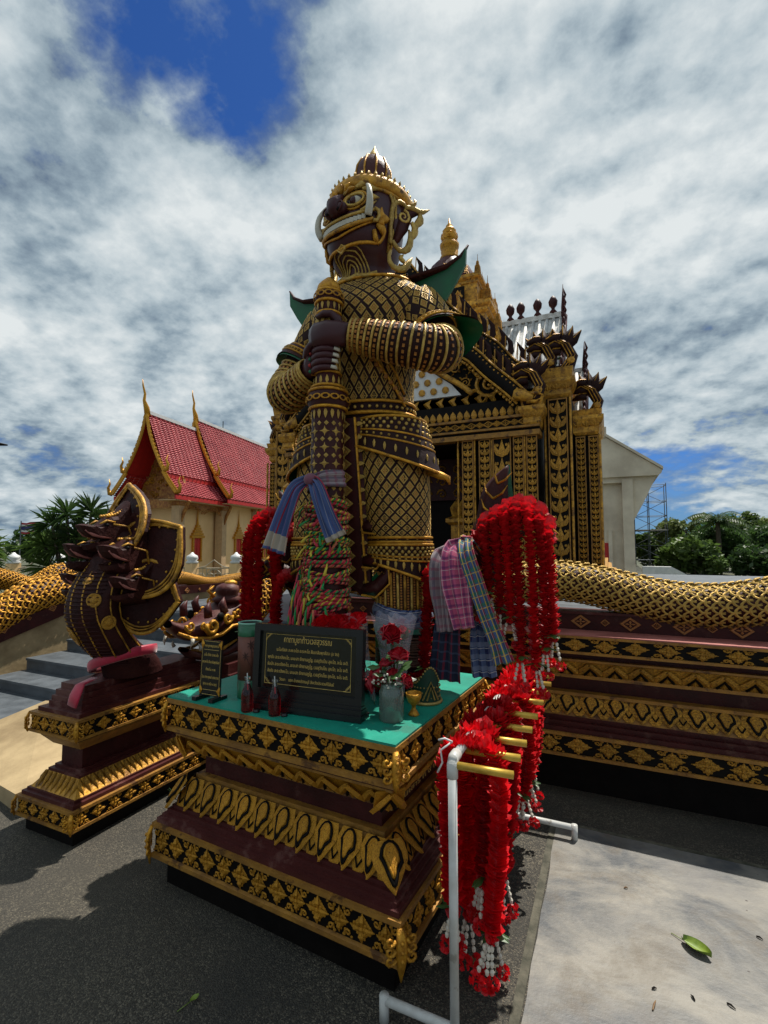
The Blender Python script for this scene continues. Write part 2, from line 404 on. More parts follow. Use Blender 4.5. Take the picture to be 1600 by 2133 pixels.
UM = {k: f() for k, f in dict(rosette=u_rosette, foliage=u_foliage, chevron=u_chevron, lotus=u_lotus, lotus_small=u_lotus_small, diamond=u_diamond, drop=u_drop, scale=u_scale).items()}
def band(parent, kinds, a, b, n_out, z, size, count, mats, h=None, dep=None, tilt=None, inset=0):
    """alternate unit pieces between points a and b (xy), kinds = list of (name, unit, mesh)"""
    a = Vector((a[0], a[1], z)); b = Vector((b[0], b[1], z)); t = (b - a).normalized(); n = Vector(n_out)
    if tilt: n = (n + Vector((0, 0, tilt))).normalized()
    for i in range(count):
        p = a.lerp(b, (i + .5) / count); nm, me = kinds[i % len(kinds)]; j = lambda k: 1 + random.uniform(-k, k)
        place(nm, me, fr(p, t, n, size * j(.05), (h or size) * j(.03), (dep or size) * j(.12)) @ Matrix.Rotation(random.uniform(-.035, .035), 4, 'Y'), parent)
# ------------------------------------------------------------------ ground, slab, stairs, terrace
def mat_aggregate():
    m = bpy.data.materials.new('exposed aggregate paving'); m.use_nodes = True; t = NT(m.node_tree); b = t.n['Principled BSDF']
    tc = t.node('ShaderNodeTexCoord').outputs['Object']
    cell = t.voro(tc, 175, out='Color'); dist = t.voro(tc, 175)
    sep = t.node('ShaderNodeSeparateColor'); t.link(cell, sep.inputs[0])
    st = t.ramp(sep.outputs[0], [(.0, (.014, .012, .009)), (.45, (.036, .032, .023)), (.8, (.090, .078, .055)), (1, (.20, .17, .12))])
    big = t.noise(tc, 1.3, 5, .6)
    col = t.mix(t.ramp(big, [(.38, .75), (.62, .0)]), st, (.026, .024, .020)); col = t.mix(t.ramp(t.noise(tc, 5.5, 7, .65), [(.56, 0.0), (.66, .55)]), col, (.030, .027, .021))
    col = t.mix(t.ramp(t.noise(tc, .45, 4), [(.5, 0.0), (.72, .45)]), col, (.095, .080, .056))
    t.link(col, b.inputs['Base Color']); b.inputs['Roughness'].default_value = .78
    bn = t.node('ShaderNodeBump'); bn.inputs['Strength'].default_value = .9; bn.inputs['Distance'].default_value = .004; bn.invert = True
    t.link(dist, bn.inputs['Height']); t.link(bn.outputs[0], b.inputs['Normal']); return m
def mat_slab():
    m = bpy.data.materials.new('stained cement slab'); m.use_nodes = True; t = NT(m.node_tree); b = t.n['Principled BSDF']
    tc = t.node('ShaderNodeTexCoord').outputs['Object']
    mp = t.node('ShaderNodeMapping'); t.link(tc, mp.inputs[0]); mp.inputs['Rotation'].default_value = (0, 0, R(-35)); mp.inputs['Scale'].default_value = (1, 1.5, 1)
    a = t.noise(mp.outputs[0], 1.6, 8, .66, .6); c = t.noise(tc, 3.2, 7, .7, .4); d = t.noise(mp.outputs[0], 11, 6, .7)
    col = t.mix(t.ramp(a, [(.40, 0.0), (.60, 1.0)]), (.075, .08, .085), (.245, .228, .195))
    col = t.mix(t.ramp(c, [(.50, 0.0), (.66, .75)]), col, (.12, .098, .07))
    col = t.mix(t.ramp(d, [(.52, 0.0), (.75, .4)]), col, (.15, .14, .125))
    col = t.mix(t.ramp(t.noise(tc, .9, 6, .62), [(.50, 0.0), (.64, .65)]), col, (.115, .115, .12))
    v = t.voro(tc, 9); col = t.mix(t.ramp(v, [(.035, .9), (.06, 0.0)]), col, (.04, .03, .025))
    t.link(col, b.inputs['Base Color']); t.link(t.math('ADD', t.math('MULTIPLY', a, .4), .35), b.inputs['Roughness'])
    bn = t.node('ShaderNodeBump'); bn.inputs['Strength'].default_value = .35; bn.inputs['Distance'].default_value = .01
    t.link(t.math('ADD', d, t.math('MULTIPLY', t.noise(tc, 90, 3), .35)), bn.inputs['Height']); t.link(bn.outputs[0], b.inputs['Normal']); return m
M['aggregate'] = mat_aggregate(); M['slab'] = mat_slab()
M['far_ground'] = mat('far yard', (.085, .085, .05), .9, c2=(.045, .055, .025), vscale=.3)
def plain(name, x0, x1, y0, y1, z, m, kind='structure', nx=1):
    b = MB(); b.add([(x0, y0, z), (x1, y0, z), (x1, y1, z), (x0, y1, z)], [(0, 1, 2, 3)]); return solo(name, b, m, kind=kind, org=(0, 0, 0))
plain('ground', -400, 400, -60, 700, -.012, 'far_ground')
plain('paving', -12, 9, -6, 4.2, 0, 'aggregate')
# cement slab with an irregular broken edge, and the narrow joint strip round it
sb = MB(); e = []
random.seed(3)
xs = [-.345 + random.uniform(-.006, .006) for _ in range(40)]
for i in range(40): y = -3 + 6.38 * i / 39; e.append((xs[i], y))
top = [(-.345 + .17 * i + 0, 3.385 + random.uniform(-.005, .006)) for i in range(1, 50)]
poly = e + top + [(8, -3)]
sb.add([(x, y, .006) for x, y in poly] + [(x, y, -.02) for x, y in poly], [tuple(range(len(poly) - 1, -1, -1))] + [(i, (i + 1) % len(poly), len(poly) + (i + 1) % len(poly), len(poly) + i) for i in range(len(poly))])
solo('cement_slab', sb, 'slab', kind='structure', org=(0, 0, 0))
M['joint'] = mat('mossy cement joint', (.12, .11, .08), .85, c2=(.035, .035, .022), vscale=14, bump=.5, bscale=70)
jb = MB(); jb.box(-.385, -.349, -3, 3.42, -.01, .004); jb.box(-.385, 8, 3.392, 3.425, -.01, .003)
solo('joint_strip', jb, 'joint', kind='structure', org=(0, 0, 0))
# stairs and terrace behind
st = thing('stairs', None, None, (-5.2, 3, 0)); st['kind'] = 'structure'
for i in range(5):
    b = MB(); y0 = (3.58, 3.98, 4.5, 5.0, 5.5)[i]; b.box(-6.95, -3.42, y0, 6.0, .15 * i - .005, .15 * (i + 1) - .03)
    b.box(-6.94, -3.43, y0 - .02, 6.0, .15 * (i + 1) - .03, .15 * (i + 1))
    part('step', b, 'step', st)
part('landing', MB().box(-6.95, -3.46, 2.62, 3.58, -.01, .022), 'step', st)
tb = MB(); tb.box(-7.1, -2.6, 6.0, 20, 0, .745); solo('terrace', tb, 'step', kind='structure', org=(0, 0, 0))
tb = MB(); tb.box(-2.6, 7, 4.0, 12.7, 0, 1.12); solo('platform_floor', tb, 'step', kind='structure', org=(0, 0, 0))
# low cream flank at the foot of the stairs
fb = MB(); P4 = [(-3.5, 2.02), (-3.42, 3.3), (-5.0, 3.05), (-5.35, 2.35)]
zs = [.12, .34, .26, .02]
fb.add([(x, y, 0) for x, y in P4] + [(x, y, z) for (x, y), z in zip(P4, zs)], [(0, 1, 2, 3), (4, 5, 6, 7)] + [(i, (i + 1) % 4, 4 + (i + 1) % 4, 4 + i) for i in range(4)])
solo('ramp_kerb', fb, 'cream', label='low cream cement ramp flank at the foot of the grey steps', cat='kerb')
# ------------------------------------------------------------------ shared piece meshes
ME = {}
def me(unit, mats, smooth=False):
    k = (unit, tuple(mats) if not isinstance(mats, str) else mats)
    if k not in ME: ME[k] = UM[unit].mesh(unit, mats, smooth)
    return ME[k]
ROS = ('rosette', me('rosette', 'gold')); FOL = ('foliage_ornament', me('foliage', 'gold'))
ROSO = ('rosette', me('rosette', 'gold_old')); FOLO = ('foliage_ornament', me('foliage', 'gold_old'))
def four(x0, x1, y0, y1):
    return [((x0, y0), (x1, y0), (0, -1, 0)), ((x1, y0), (x1, y1), (1, 0, 0)), ((x1, y1), (x0, y1), (0, 1, 0)), ((x0, y1), (x0, y0), (-1, 0, 0))]
def corner_leaf(parent, x, y, sx, sy, z0, z1, w, m='gold', tip=0):
    """pointed gold leaf hugging a band corner"""
    b = MB(); n = Vector((sx, sy, 0)).normalized(); c = Vector((x, y, 0)); h = z1 - z0
    t = Vector((-n.y, n.x, 0))
    b.blade([c + n * .0 + V(0, 0, z1 + .01), c + n * .016 + V(0, 0, z1 - .25 * h), c + n * .018 + V(0, 0, z1 - .6 * h), c + n * .012 + V(0, 0, z0), c + n * .006 + V(0, 0, z0 - tip)], [w * .25, w * .42, w * .46, w * .34, .003], w * .2, n, n=6)
    for s in (-1, 1):
        for k in range(3):
            zc = z1 - h * (.2 + .28 * k); b.scroll(c + n * .012 + t * (s * w * .8) + V(0, 0, zc), w * .42, 1.0, t * s, V(0, 0, 1), start=PI, rad=w * .16, seg=7)
    for k in range(3): b.ball(c + n * (.014 + w * .22) + V(0, 0, z1 - h * (.25 + .26 * k)), w * .17, 6, 4)
    part('corner_ornament', b, m, parent, True)
def tiers(parent, rect, spec):
    """spec: (part name, material, [(inset, z)...])"""
    for nm, m, prof in spec:
        b = MB().ring(prof, *rect); part(nm, b, m, parent)
# ------------------------------------------------------------------ statue pedestal with the green offering top
PC = (-1.445, 2.513); HW, HD = .6875, .607
ped = thing('offering_pedestal', 'square maroon and gold lotus pedestal with green painted top carrying the giant', 'pedestal', (PC[0], PC[1], 0))
rc = (PC[0] - HW, PC[0] + HW, PC[1] - HD, PC[1] + HD)
tiers(ped, rc, [
    ('base', 'black', [(.02, 0), (.02, .142)]),
    ('lower_rail', 'gold_dull', [(-.038, .14), (-.038, .160), (-.022, .166)]),
    ('lower_band', 'black', [(-.024, .166), (-.024, .286)]),
    ('lower_rail', 'gold_dull', [(-.024, .286), (-.038, .291), (-.038, .312)]),
    ('plinth_step', 'maroon_step', [(-.022, .312), (-.022, .334), (-.004, .336), (-.004, .352), (.014, .354), (.014, .372), (.03, .374), (.03, .39)]),
    ('lotus_core', 'gold_dull', [(.045, .39), (.085, .44), (.125, .512)]),
    ('waist_rail', 'gold_dull', [(.112, .512), (.112, .533)]),
    ('waist', 'maroon', [(.145, .533), (.145, .642)]),
    ('waist_rail', 'gold_dull', [(.102, .642), (.102, .656)]),
    ('chevron_core', 'gold_dull', [(.108, .656), (.052, .742)]),
    ('chevron_rail', 'gold_dull', [(.036, .742), (.036, .756)]),
    ('cove', 'maroon', [(.03, .756), (.03, .776)]),
    ('upper_rail', 'gold_dull', [(0, .776), (0, .797), (.014, .801)]),
    ('upper_band', 'black', [(.016, .801), (.016, .914)]),
    ('upper_rail', 'gold_dull', [(.014, .914), (.0, .918), (0, .942)]),
    ('table_top', 'green', [(.004, .942), (.004, .952)]),
])
x0, x1, y0, y1 = rc
lot = me('lotus', ('gold', 'black'), True); lots = me('lotus_small', ('gold', 'black'), True); chv = me('chevron', ('gold', 'black'))
for si, (a, b_, n) in enumerate(four(x0 + .016, x1 - .016, y0 + .016, y1 - .016)):
    k = 11 if si % 2 == 0 else 9
    band(ped, [FOL, ROS], a, b_, n, .8575, .060, k, None, h=.054, dep=.042)
for si, (a, b_, n) in enumerate(four(x0 - .024, x1 + .024, y0 - .024, y1 + .024)):
    k = 13 if si % 2 == 0 else 11
    band(ped, [FOL, ROS], a, b_, n, .226, .056, k, None, h=.057, dep=.044)
for si, (a, b_, n) in enumerate(four(x0 + .082, x1 - .082, y0 + .082, y1 - .082)):
    k = 10 if si % 2 == 0 else 8
    t = (Vector(b_) - Vector(a)); L = t.length; t.normalize(); w = L / k
    nn = (Vector(n) + V(0, 0, .55)).normalized()
    for i in range(k):
        p = Vector(a) + t * (w * (i + .5)); place('lotus_petal', lot, fr((p.x + n[0] * .012, p.y + n[1] * .012, .445), (t.x, t.y, 0), nn, w * .98, .155, .11), ped)
    for i in range(k + 1):
        p = Vector(a) + t * (w * i); place('small_lotus_petal', lots, fr((p.x + n[0] * .014, p.y + n[1] * .014, .425), (t.x, t.y, 0), nn, w * .75, .115, .09), ped)
for si, (a, b_, n) in enumerate(four(x0 + .078, x1 - .078, y0 + .078, y1 - .078)):
    k = 10 if si % 2 == 0 else 8
    band(ped, [('chevron_leaf', chv)], a, b_, n, .699, (Vector(b_) - Vector(a)).length / k, k, None, h=.096, dep=.11, tilt=-.6)
for sx, X in ((-1, x0), (1, x1)):
    for sy, Y in ((-1, y0), (1, y1)):
        corner_leaf(ped, X - sx * .004, Y - sy * .004, sx, sy, .80, .915, .05, tip=.035)
        corner_leaf(ped, X + sx * .036, Y + sy * .036, sx, sy, .165, .285, .055, tip=.06)
        q = Vector((X - sx * .078, Y - sy * .078, .44)); nn = (Vector((sx, sy, 0)).normalized() + V(0, 0, .55)).normalized()
        place('corner_petal', lot, fr(q + Vector((sx, sy, 0)) * .02, Vector((-sy * 1.0, sx * 1.0, 0)) * (1 if sx * sy < 0 else 1) , nn, .15, .185, .13), ped)
        place('corner_leaf', chv, fr((X - sx * .066, Y - sy * .066, .70), (-sy, sx, 0), (sx, sy, -.6), .13, .1, .1), ped)
# Thai lettering on the waist's right face
def text(name, body, mtx, parent, width=None, size=1.0, m='letter', ext=.002, align='CENTER'):
    """lettering set in the built-in font and turned into a mesh"""
    cu = bpy.data.curves.new(name, 'FONT'); cu.body = body; cu.size = size; cu.align_x = align; cu.align_y = 'CENTER'; cu.extrude = ext; cu.resolution_u = 2
    o = bpy.data.objects.new(name, cu); COL.objects.link(o); bpy.context.view_layer.update()
    me_ = bpy.data.meshes.new_from_object(o.evaluated_get(bpy.context.evaluated_depsgraph_get())); bpy.data.objects.remove(o)
    me_.materials.clear(); me_.materials.append(M[m])
    if width and len(me_.vertices):
        xs = [v.co.x for v in me_.vertices]; d = max(xs) - min(xs); mtx = mtx @ Matrix.Diagonal((width / d, 1, 1, 1)) @ Matrix.Translation((-(max(xs) + min(xs)) / 2, 0, 0))
    return place(name, me_, mtx, parent)
def text_m(p, right, up):
    r = Vector(right).normalized(); u = Vector(up).normalized(); n = r.cross(u); m = Matrix.Identity(4)
    for i in range(3): m[i][0] = r[i]; m[i][1] = u[i]; m[i][2] = n[i]; m[i][3] = p[i]
    return m
for k, (s, w) in enumerate((('ท้าวเวสสุวรรณ เพื่อถวายเป็นพุทธบูชา', .8), ('ณ วันเสาร์ ที่ ๙ เดือน ๙', .72))):
    text('lettering', s, text_m((x1 - .145 + .002, PC[1] - .02, .612 - .042 * k), (0, 1, 0), (0, 0, 1)), ped, w, .036)
ped.rotation_euler.z = R(-3.8)
# ------------------------------------------------------------------ long platform wall behind, with naga balustrade on it
WX0, WX1 = -2.62, 5.2
wall = thing('platform_wall', 'long maroon and gold moulded platform wall with rows of gilded flowers', 'wall', (1, 3.9, 0))
def strip(nm, m, prof, x0=WX0, x1=WX1, par=None):
    """prof: [(y, z)] closed outline extruded along x"""
    n = len(prof); b = MB(); b.add([(x0, y, z) for y, z in prof] + [(x1, y, z) for y, z in prof], [tuple(range(n)), tuple(range(2 * n - 1, n - 1, -1))] + [(i, (i + 1) % n, n + (i + 1) % n, n + i) for i in range(n)])
    return part(nm, b, m, par or wall)
B = 4.02
strip('base', 'black', [(3.90, 0), (B, 0), (B, .279), (3.90, .279)])
strip('lower_rail', 'gold_dull', [(3.752, .279), (B, .279), (B, .301), (3.752, .301)])
strip('lower_band', 'black', [(3.766, .301), (B, .301), (B, .419), (3.766, .419)])
strip('lower_rail', 'gold_dull', [(3.752, .419), (B, .419), (B, .440), (3.752, .440)])
strip('plinth_step', 'maroon', [(3.772, .440), (B, .44), (B, .536), (3.835, .536), (3.835, .506), (3.803, .505), (3.803, .474), (3.772, .473)])
strip('lotus_core', 'gold_dull', [(3.835, .536), (B, .536), (B, .672), (3.90, .672)])
strip('waist_rail', 'gold_dull', [(3.868, .672), (B, .672), (B, .694), (3.868, .694)])
strip('waist', 'maroon', [(3.945, .694), (B, .694), (B, .800), (3.945, .800)])
strip('waist_rail', 'gold_dull', [(3.862, .800), (B, .8), (B, .824), (3.862, .824)])
strip('chevron_core', 'gold_dull', [(3.875, .824), (B, .824), (B, .930), (3.815, .930)])
strip('chevron_rail', 'gold_dull', [(3.803, .930), (B, .93), (B, .944), (3.803, .944)])
strip('cove', 'maroon', [(3.845, .944), (B, .944), (B, .991), (3.845, .991)])
strip('upper_rail', 'gold_dull', [(3.752, .991), (B, .991), (B, 1.009), (3.752, 1.009)])
strip('upper_band', 'black', [(3.766, 1.009), (B, 1.009), (B, 1.101), (3.766, 1.101)])
strip('upper_rail', 'gold_dull', [(3.752, 1.101), (B, 1.101), (B, 1.118), (3.752, 1.118)])
strip('ledge', 'pink', [(3.755, 1.118), (4.3, 1.118), (4.3, 1.126), (3.755, 1.126)])
n1 = int((WX1 - WX0) / .19)
band(wall, [ROSO, FOLO], (WX0, 3.766), (WX1, 3.766), (0, -1, 0), 1.055, .088, n1, None, h=.048, dep=.045)
band(wall, [ROSO, FOLO], (WX0, 3.766), (WX1, 3.766), (0, -1, 0), .360, .088, n1, None, h=.060, dep=.045)
lo = me('lotus', ('gold_old', 'black'), True); los = me('lotus_small', ('gold_old', 'black'), True); cho = me('chevron', ('gold_old', 'black'))
n2 = int((WX1 - WX0) / .158)
w = (WX1 - WX0) / n2
for i in range(n2):
    x = WX0 + w * (i + .5); nn = V(0, -1, .5).normalized()
    place('lotus_petal', lo, fr((x, 3.862, .607), (1, 0, 0), nn, w * .98, .145, .10), wall)
    place('small_lotus_petal', los, fr((x + w / 2, 3.858, .592), (1, 0, 0), nn, w * .7, .11, .08), wall)
    place('chevron_leaf', cho, fr((x, 3.845, .877), (1, 0, 0), V(0, -1, -.55), w, .11, .10), wall)
# balustrade plinth: maroon band with raised diamonds
M['gold_copper'] = mat('coppery gold diamond', (.50, .22, .06), .5, metal=.3, c2=(.28, .10, .03), vscale=30, bump=.3, bscale=90)
bal = thing('balustrade_plinth', 'maroon balustrade plinth with raised gold diamonds running along the platform ledge', 'balustrade', (1, 4.05, 1.12))
strip('plinth', 'maroon', [(4.0, 1.127), (4.2, 1.127), (4.2, 1.243), (4.0, 1.243)], par=bal)
strip('coping', 'maroon_step', [(3.985, 1.243), (4.21, 1.243), (4.21, 1.262), (3.985, 1.262)], par=bal)
dm = me('diamond', ('gold_copper', 'maroon')); 
n3 = 47
for i in range(n3):
    x = WX0 + (WX1 - WX0) * (i + .5) / n3; s = (.072, .053) if i % 2 == 0 else (.034, .027)
    place('diamond_tile', dm, fr((x, 4.0, 1.187), (1, 0, 0), (0, -1, 0), s[0], s[1], .05), bal)
# ------------------------------------------------------------------ scaled naga bodies
def naga_body(name, label, path, rad, nsc, group=None, mat_body='maroon', scale='gold_pale', limit=290, ang=(-.3, 3.44), tail=None, view=None):
    """path: points; rad: radius list; scales wound over the upper side; view: side vector that faces the camera"""
    pts = [Vector(p) for p in catmull(path, 90)]
    rr = [r[0] for r in catmull([(x,) for x in rad], 90)]
    o = thing(name, label, 'naga', pts[0].copy() if pts[0].z < pts[-1].z else pts[-1].copy(), group)
    part('body', MB().tube(pts, rr, 14), mat_body, o, True)
    L = [0]
    for i in range(89): L.append(L[-1] + (pts[i + 1] - pts[i]).length)
    def at(s):
        k = 0
        while k < 88 and L[k + 1] < s: k += 1
        u = (s - L[k]) / max(L[k + 1] - L[k], 1e-6); return pts[k].lerp(pts[k + 1], u), (pts[min(k + 1, 89)] - pts[k]).normalized(), lerp(rr[k], rr[k + 1], u)
    side = Vector(view); mts = []; row = 0; s = .03
    while s < L[-1] - .03:
        p, t, r = at(s); up = (V(0, 0, 1) - t * t.z).normalized(); sd_ = t.cross(up)
        if sd_.dot(side) < 0: sd_ = -sd_
        size = r * 2.1 / nsc * PI * .5
        for k in range(-2, nsc + 1):
            a = (k + (.5 if row % 2 else 0)) / nsc * PI * .98 - PI * .5 + .08
            if a > 1.38: continue
            n = sd_ * math.cos(a) + up * math.sin(a); q = p + n * r
            up2 = t; m = Matrix.Identity(4); xx = t.cross(-n) * -1
            zz = t; xx = (-n).cross(zz)
            for i in range(3): m[i][0] = xx[i] * size * .98; m[i][1] = -n[i] * size * .6; m[i][2] = zz[i] * size * 1.02; m[i][3] = q[i]
            mts.append(m)
        row += 1; s += size * .55
    stuff_or_parts('scale', 'small_scale', UM['scale'], scale, mts, o, limit)
    # crest: a rail with overlapping pads
    cr = MB(); cp = []
    for i in range(90):
        t = (pts[min(i + 1, 89)] - pts[max(i - 1, 0)]).normalized(); up = (V(0, 0, 1) - t * t.z).normalized(); cp.append(pts[i] + up * (rr[i] * 1.0))
    cr.tube(cp, [(r * .18, r * .10) for r in rr], 6, ref=(0, 0, 1)); part('crest_rail', cr, scale, o, True)
    s = .02; pad = MB(); pad.tube([(-.5, 0, .0), (-.1, 0, .34), (.35, 0, .42), (.55, 0, .18)], [(.42, .10), (.5, .22), (.36, .2), (.1, .06)], 6, ref=(0, 0, 1)); pm = pad.mesh('crest_pad', M[scale], True)
    while s < L[-1] - .03:
        p, t, r = at(s); up = (V(0, 0, 1) - t * t.z).normalized(); c = p + up * (r * 1.06); sz = r * .38; xx = t; yy = up.cross(xx); m = Matrix.Identity(4)
        for i in range(3): m[i][0] = xx[i] * sz; m[i][1] = yy[i] * sz; m[i][2] = up[i] * sz * .8; m[i][3] = c[i]
        place('crest_pad', pm, m, o); s += sz * 1.05
    return o
zw = lambda x: 1.405 + .075 * math.cos((x + .40) / 1.95 * 2 * PI * 1.0) + (.0)
npath = [(x, 4.06, zw(x)) for x in [-2.6 + .3 * i for i in range(22)]]
naga_body('naga_balustrade', 'thick gold scaled naga body undulating along the platform balustrade', npath, [.135] * 22, 6, view=(0, -1, 0), limit=295)
# ------------------------------------------------------------------ the gilded temple behind the giant
def u_fleur():
    """upward three-lobed leaf, one unit high, with dark gaps"""
    b = MB(); n = (0, -1, 0)
    b.blade([(0, -.06, -.5), (0, -.16, -.1), (0, -.1, .5)], [.10, .2, .01], .12, n)
    for s in (-1, 1):
        b.blade([(0, -.06, -.45), (s * .26, -.14, -.28), (s * .47, -.12, .02), (s * .44, -.06, .3)], [.06, .15, .12, .01], .1, n)
        b.ball((s * .3, -.12, .18), (.1, .1, .1), 5, 3)
    return b
UM['fleur'] = u_fleur()
TX0, TX1, TY, TCX, TCY = -5.05, -.85, 7.0, -2.95, 9.85
TZ = 1.12
temple = thing('temple', 'black and gold carved temple with maroon dome standing behind the giant', 'temple', (TCX, TCY, TZ))
fl = me('fleur', 'gold_old')
def pane_strip(x0, x1, y, z0, z1, nrm=(0, -1, 0), unit=None, uh=None, frame=.016, name='pilaster'):
    b = MB(); b.box(x0, x1, y, y + .08, z0, z1, 0); b.box(x0, x0 + frame, y - .022, y - .0005, z0, z1, 1); b.box(x1 - frame, x1, y - .022, y - .0005, z0, z1, 1); b.box(x0 + frame, x1 - frame, y - .022, y - .0005, z1 - frame, z1, 1)
    p = part(name, b, ('black', 'gold_dull'), temple)
    w = x1 - x0 - 2 * frame; uh = uh or w * .8; k = int((z1 - z0) / uh)
    for i in range(k): place('leaf_ornament', unit or fl, fr(((x0 + x1) / 2, y - .002, z0 + (z1 - z0 - frame) * (i + .5) / k), (1, 0, 0), nrm, w * .96, uh * 1.05, .09), p)
    return p
# plinth, core and porch
part('plinth', MB().ring([(-.25, TZ), (-.25, TZ + .12), (-.15, TZ + .14), (-.15, TZ + .24), (-.08, TZ + .26), (-.08, TZ + .36)], TX0, TX1 + .75, TY + .05, 12.7), 'gold_old', temple)
wb = MB(); wb.box(TX0 + .05, -3.96, TY + .1, 12.6, TZ + .3, 4.0); wb.box(-1.94, TX1 - .04, TY + .1, 12.6, TZ + .3, 4.0); wb.box(-3.96, -1.94, TY + 1.3, 12.6, TZ + .3, 4.0); wb.box(-3.96, -1.94, TY + .1, TY + 1.3, 3.28, 4.0)
part('wall', wb, 'black', temple)
ib = MB(); ib.box(-3.9, -1.96, TY + 1.2, TY + 1.29, 2.55, 3.27, 0); part('inner_lintel', ib, 'maroon', temple)
d = MB()
for i in range(7):
    for j in range(3): d.scroll((-3.75 + .28 * i, TY + 1.19, 2.66 + .21 * j), .095, 1.3, (1 if i % 2 else -1, 0, 0), (0, 0, 1), rad=.018, seg=9)
part('inner_scrollwork', d, 'gold_old', temple, kind='stuff')
for s in (-1, 1):      # gilded stand inside the doorway
    d = MB()
    d.box(TCX + s * .75 - .14, TCX + s * .75 + .14, TY + .75, TY + 1.03, TZ + .3, 2.1); d.ring([(0, 2.1), (-.05, 2.14), (-.05, 2.2), (.03, 2.24)], TCX + s * .75 - .16, TCX + s * .75 + .16, TY + .73, TY + 1.05)
    for k in range(3): d.blade([(TCX + s * .75 + (k - 1) * .09, TY + .85, 2.22), (TCX + s * .75 + (k - 1) * .12, TY + .83, 2.38), (TCX + s * .75 + (k - 1) * .1 + .05, TY + .85, 2.55)], [.05, .06, .005], .03, (0, -1, 0))
    part('inner_pillar', d, 'gold_old', temple)
for a, b_ in ((-1.93, -1.76), (-1.68, -1.51), (-1.19, -1.045), (-1.01, -.86)):
    pane_strip(a, b_, TY, TZ + .3, 3.30); pane_strip(2 * TCX - b_, 2 * TCX - a, TY, TZ + .3, 3.30)
pane_strip(-1.48, -1.22, TY + .01, TZ + .3, 3.30, uh=.24); pane_strip(2 * TCX + 1.22, 2 * TCX + 1.48, TY + .01, TZ + .3, 3.30, uh=.24)
for s in (0, 1):
    for xa in (-1.995, -1.745, -1.495, -1.032):
        x = xa if s else 2 * TCX - xa
        b = MB(); b.tube([(x, TY - .004, TZ + .3), (x, TY - .004, 3.3)], .014, 6); part('gilded_bead_moulding', b, 'gold_old', temple)
# lintel bands
def tstrip(nm, m, y, z0, z1, x0=TX0 - .03, x1=TX1 + .03): return part(nm, MB().box(x0, x1, y, TY + .3, z0, z1), m, temple)
tstrip('beam', 'gold_dull', TY - .06, 3.30, 3.37); tstrip('beam_shadow_gap', 'black', TY - .02, 3.37, 3.41); tstrip('beam', 'gold_dull', TY - .07, 3.41, 3.44)
tstrip('frieze', 'black', TY - .05, 3.44, 3.56); tstrip('beam', 'gold_dull', TY - .09, 3.56, 3.595); tstrip('upper_frieze', 'black', TY - .03, 3.595, 3.84)
band(temple, [('frieze_diamond', me('diamond', ('gold_old', 'black'))), ('frieze_leaf', me('rosette', 'gold_old'))], (TX0, TY - .05), (TX1, TY - .05), (0, -1, 0), 3.50, .085, 34, None, h=.052, dep=.06)
band(temple, [('spike_leaf', me('drop', 'gold_old'))], (TX0, TY - .03), (TX1, TY - .03), (0, -1, 0), 3.67, .17, 40, None, h=-.15, dep=.1)
# capital over the right corner, tall corner pillar and side bay
def capital(x0, x1, y0, y1, z, h=.35, nm='capital'):
    b = MB(); b.ring([(.03, z), (0, z + .04 * h / .35), (0, z + .12), (-.03, z + .15), (-.06, z + .22), (-.06, z + .27), (-.02, z + .28), (-.04, z + h)], x0, x1, y0, y1); p = part(nm, b, 'gold_old', temple)
    k = max(2, int((x1 - x0) / .11)); 
    for i in range(k): place('capital_leaf', fl, fr((lerp(x0, x1, (i + .5) / k), y0 - .025, z + .19), (1, 0, 0), V(0, -1, -.3), .13, .15, .1), p)
capital(-1.03, -.80, TY - .08, TY + .4, 3.42, .42); capital(2 * TCX + .80, 2 * TCX + 1.03, TY - .08, TY + .4, 3.42, .42)
for s in (1, -1):
    f = (lambda a, b: (a, b)) if s == 1 else (lambda a, b: (2 * TCX - b, 2 * TCX - a))
    a, b_ = f(-.80, -.42); cb = MB().box(a, b_, TY + .24, TY + 1.2, TZ + .3, 3.86); part('corner_pillar', cb, 'black', temple)
    a2, b2 = f(-.73, -.47); pane_strip(a2, b2, TY + .20, TZ + .3, 3.83, uh=.2, name='corner_pilaster')
    capital(a, b_, TY + .2, TY + 1.2, 3.85, .42)
    for q in (-.775, -.435):
        a3, _ = f(q, q); part('gilded_bead_moulding', MB().tube([(a3, TY + .22, TZ + .3), (a3, TY + .22, 3.85)], .018, 6), 'gold_old', temple)
    a, b_ = f(-.40, -.08); part('side_bay_pillar', MB().box(a, b_, TY + .55, TY + 5, TZ + .3, 3.4), 'black', temple)
    for q0, q1 in ((-.39, -.26), (-.22, -.09)):
        a2, b2 = f(q0, q1); pane_strip(a2, b2, TY + .5, TZ + .3, 3.32, name='side_pilaster')
    a, b_ = f(-.42, -.07); capital(a, b_, TY + .48, TY + 1.6, 3.34, .36)
    a3, _ = f(-.075, 0); part('gilded_bead_moulding', MB().tube([(a3, TY + .53, TZ + .3), (a3, TY + .53, 3.34)], .022, 6), 'gold_old', temple)
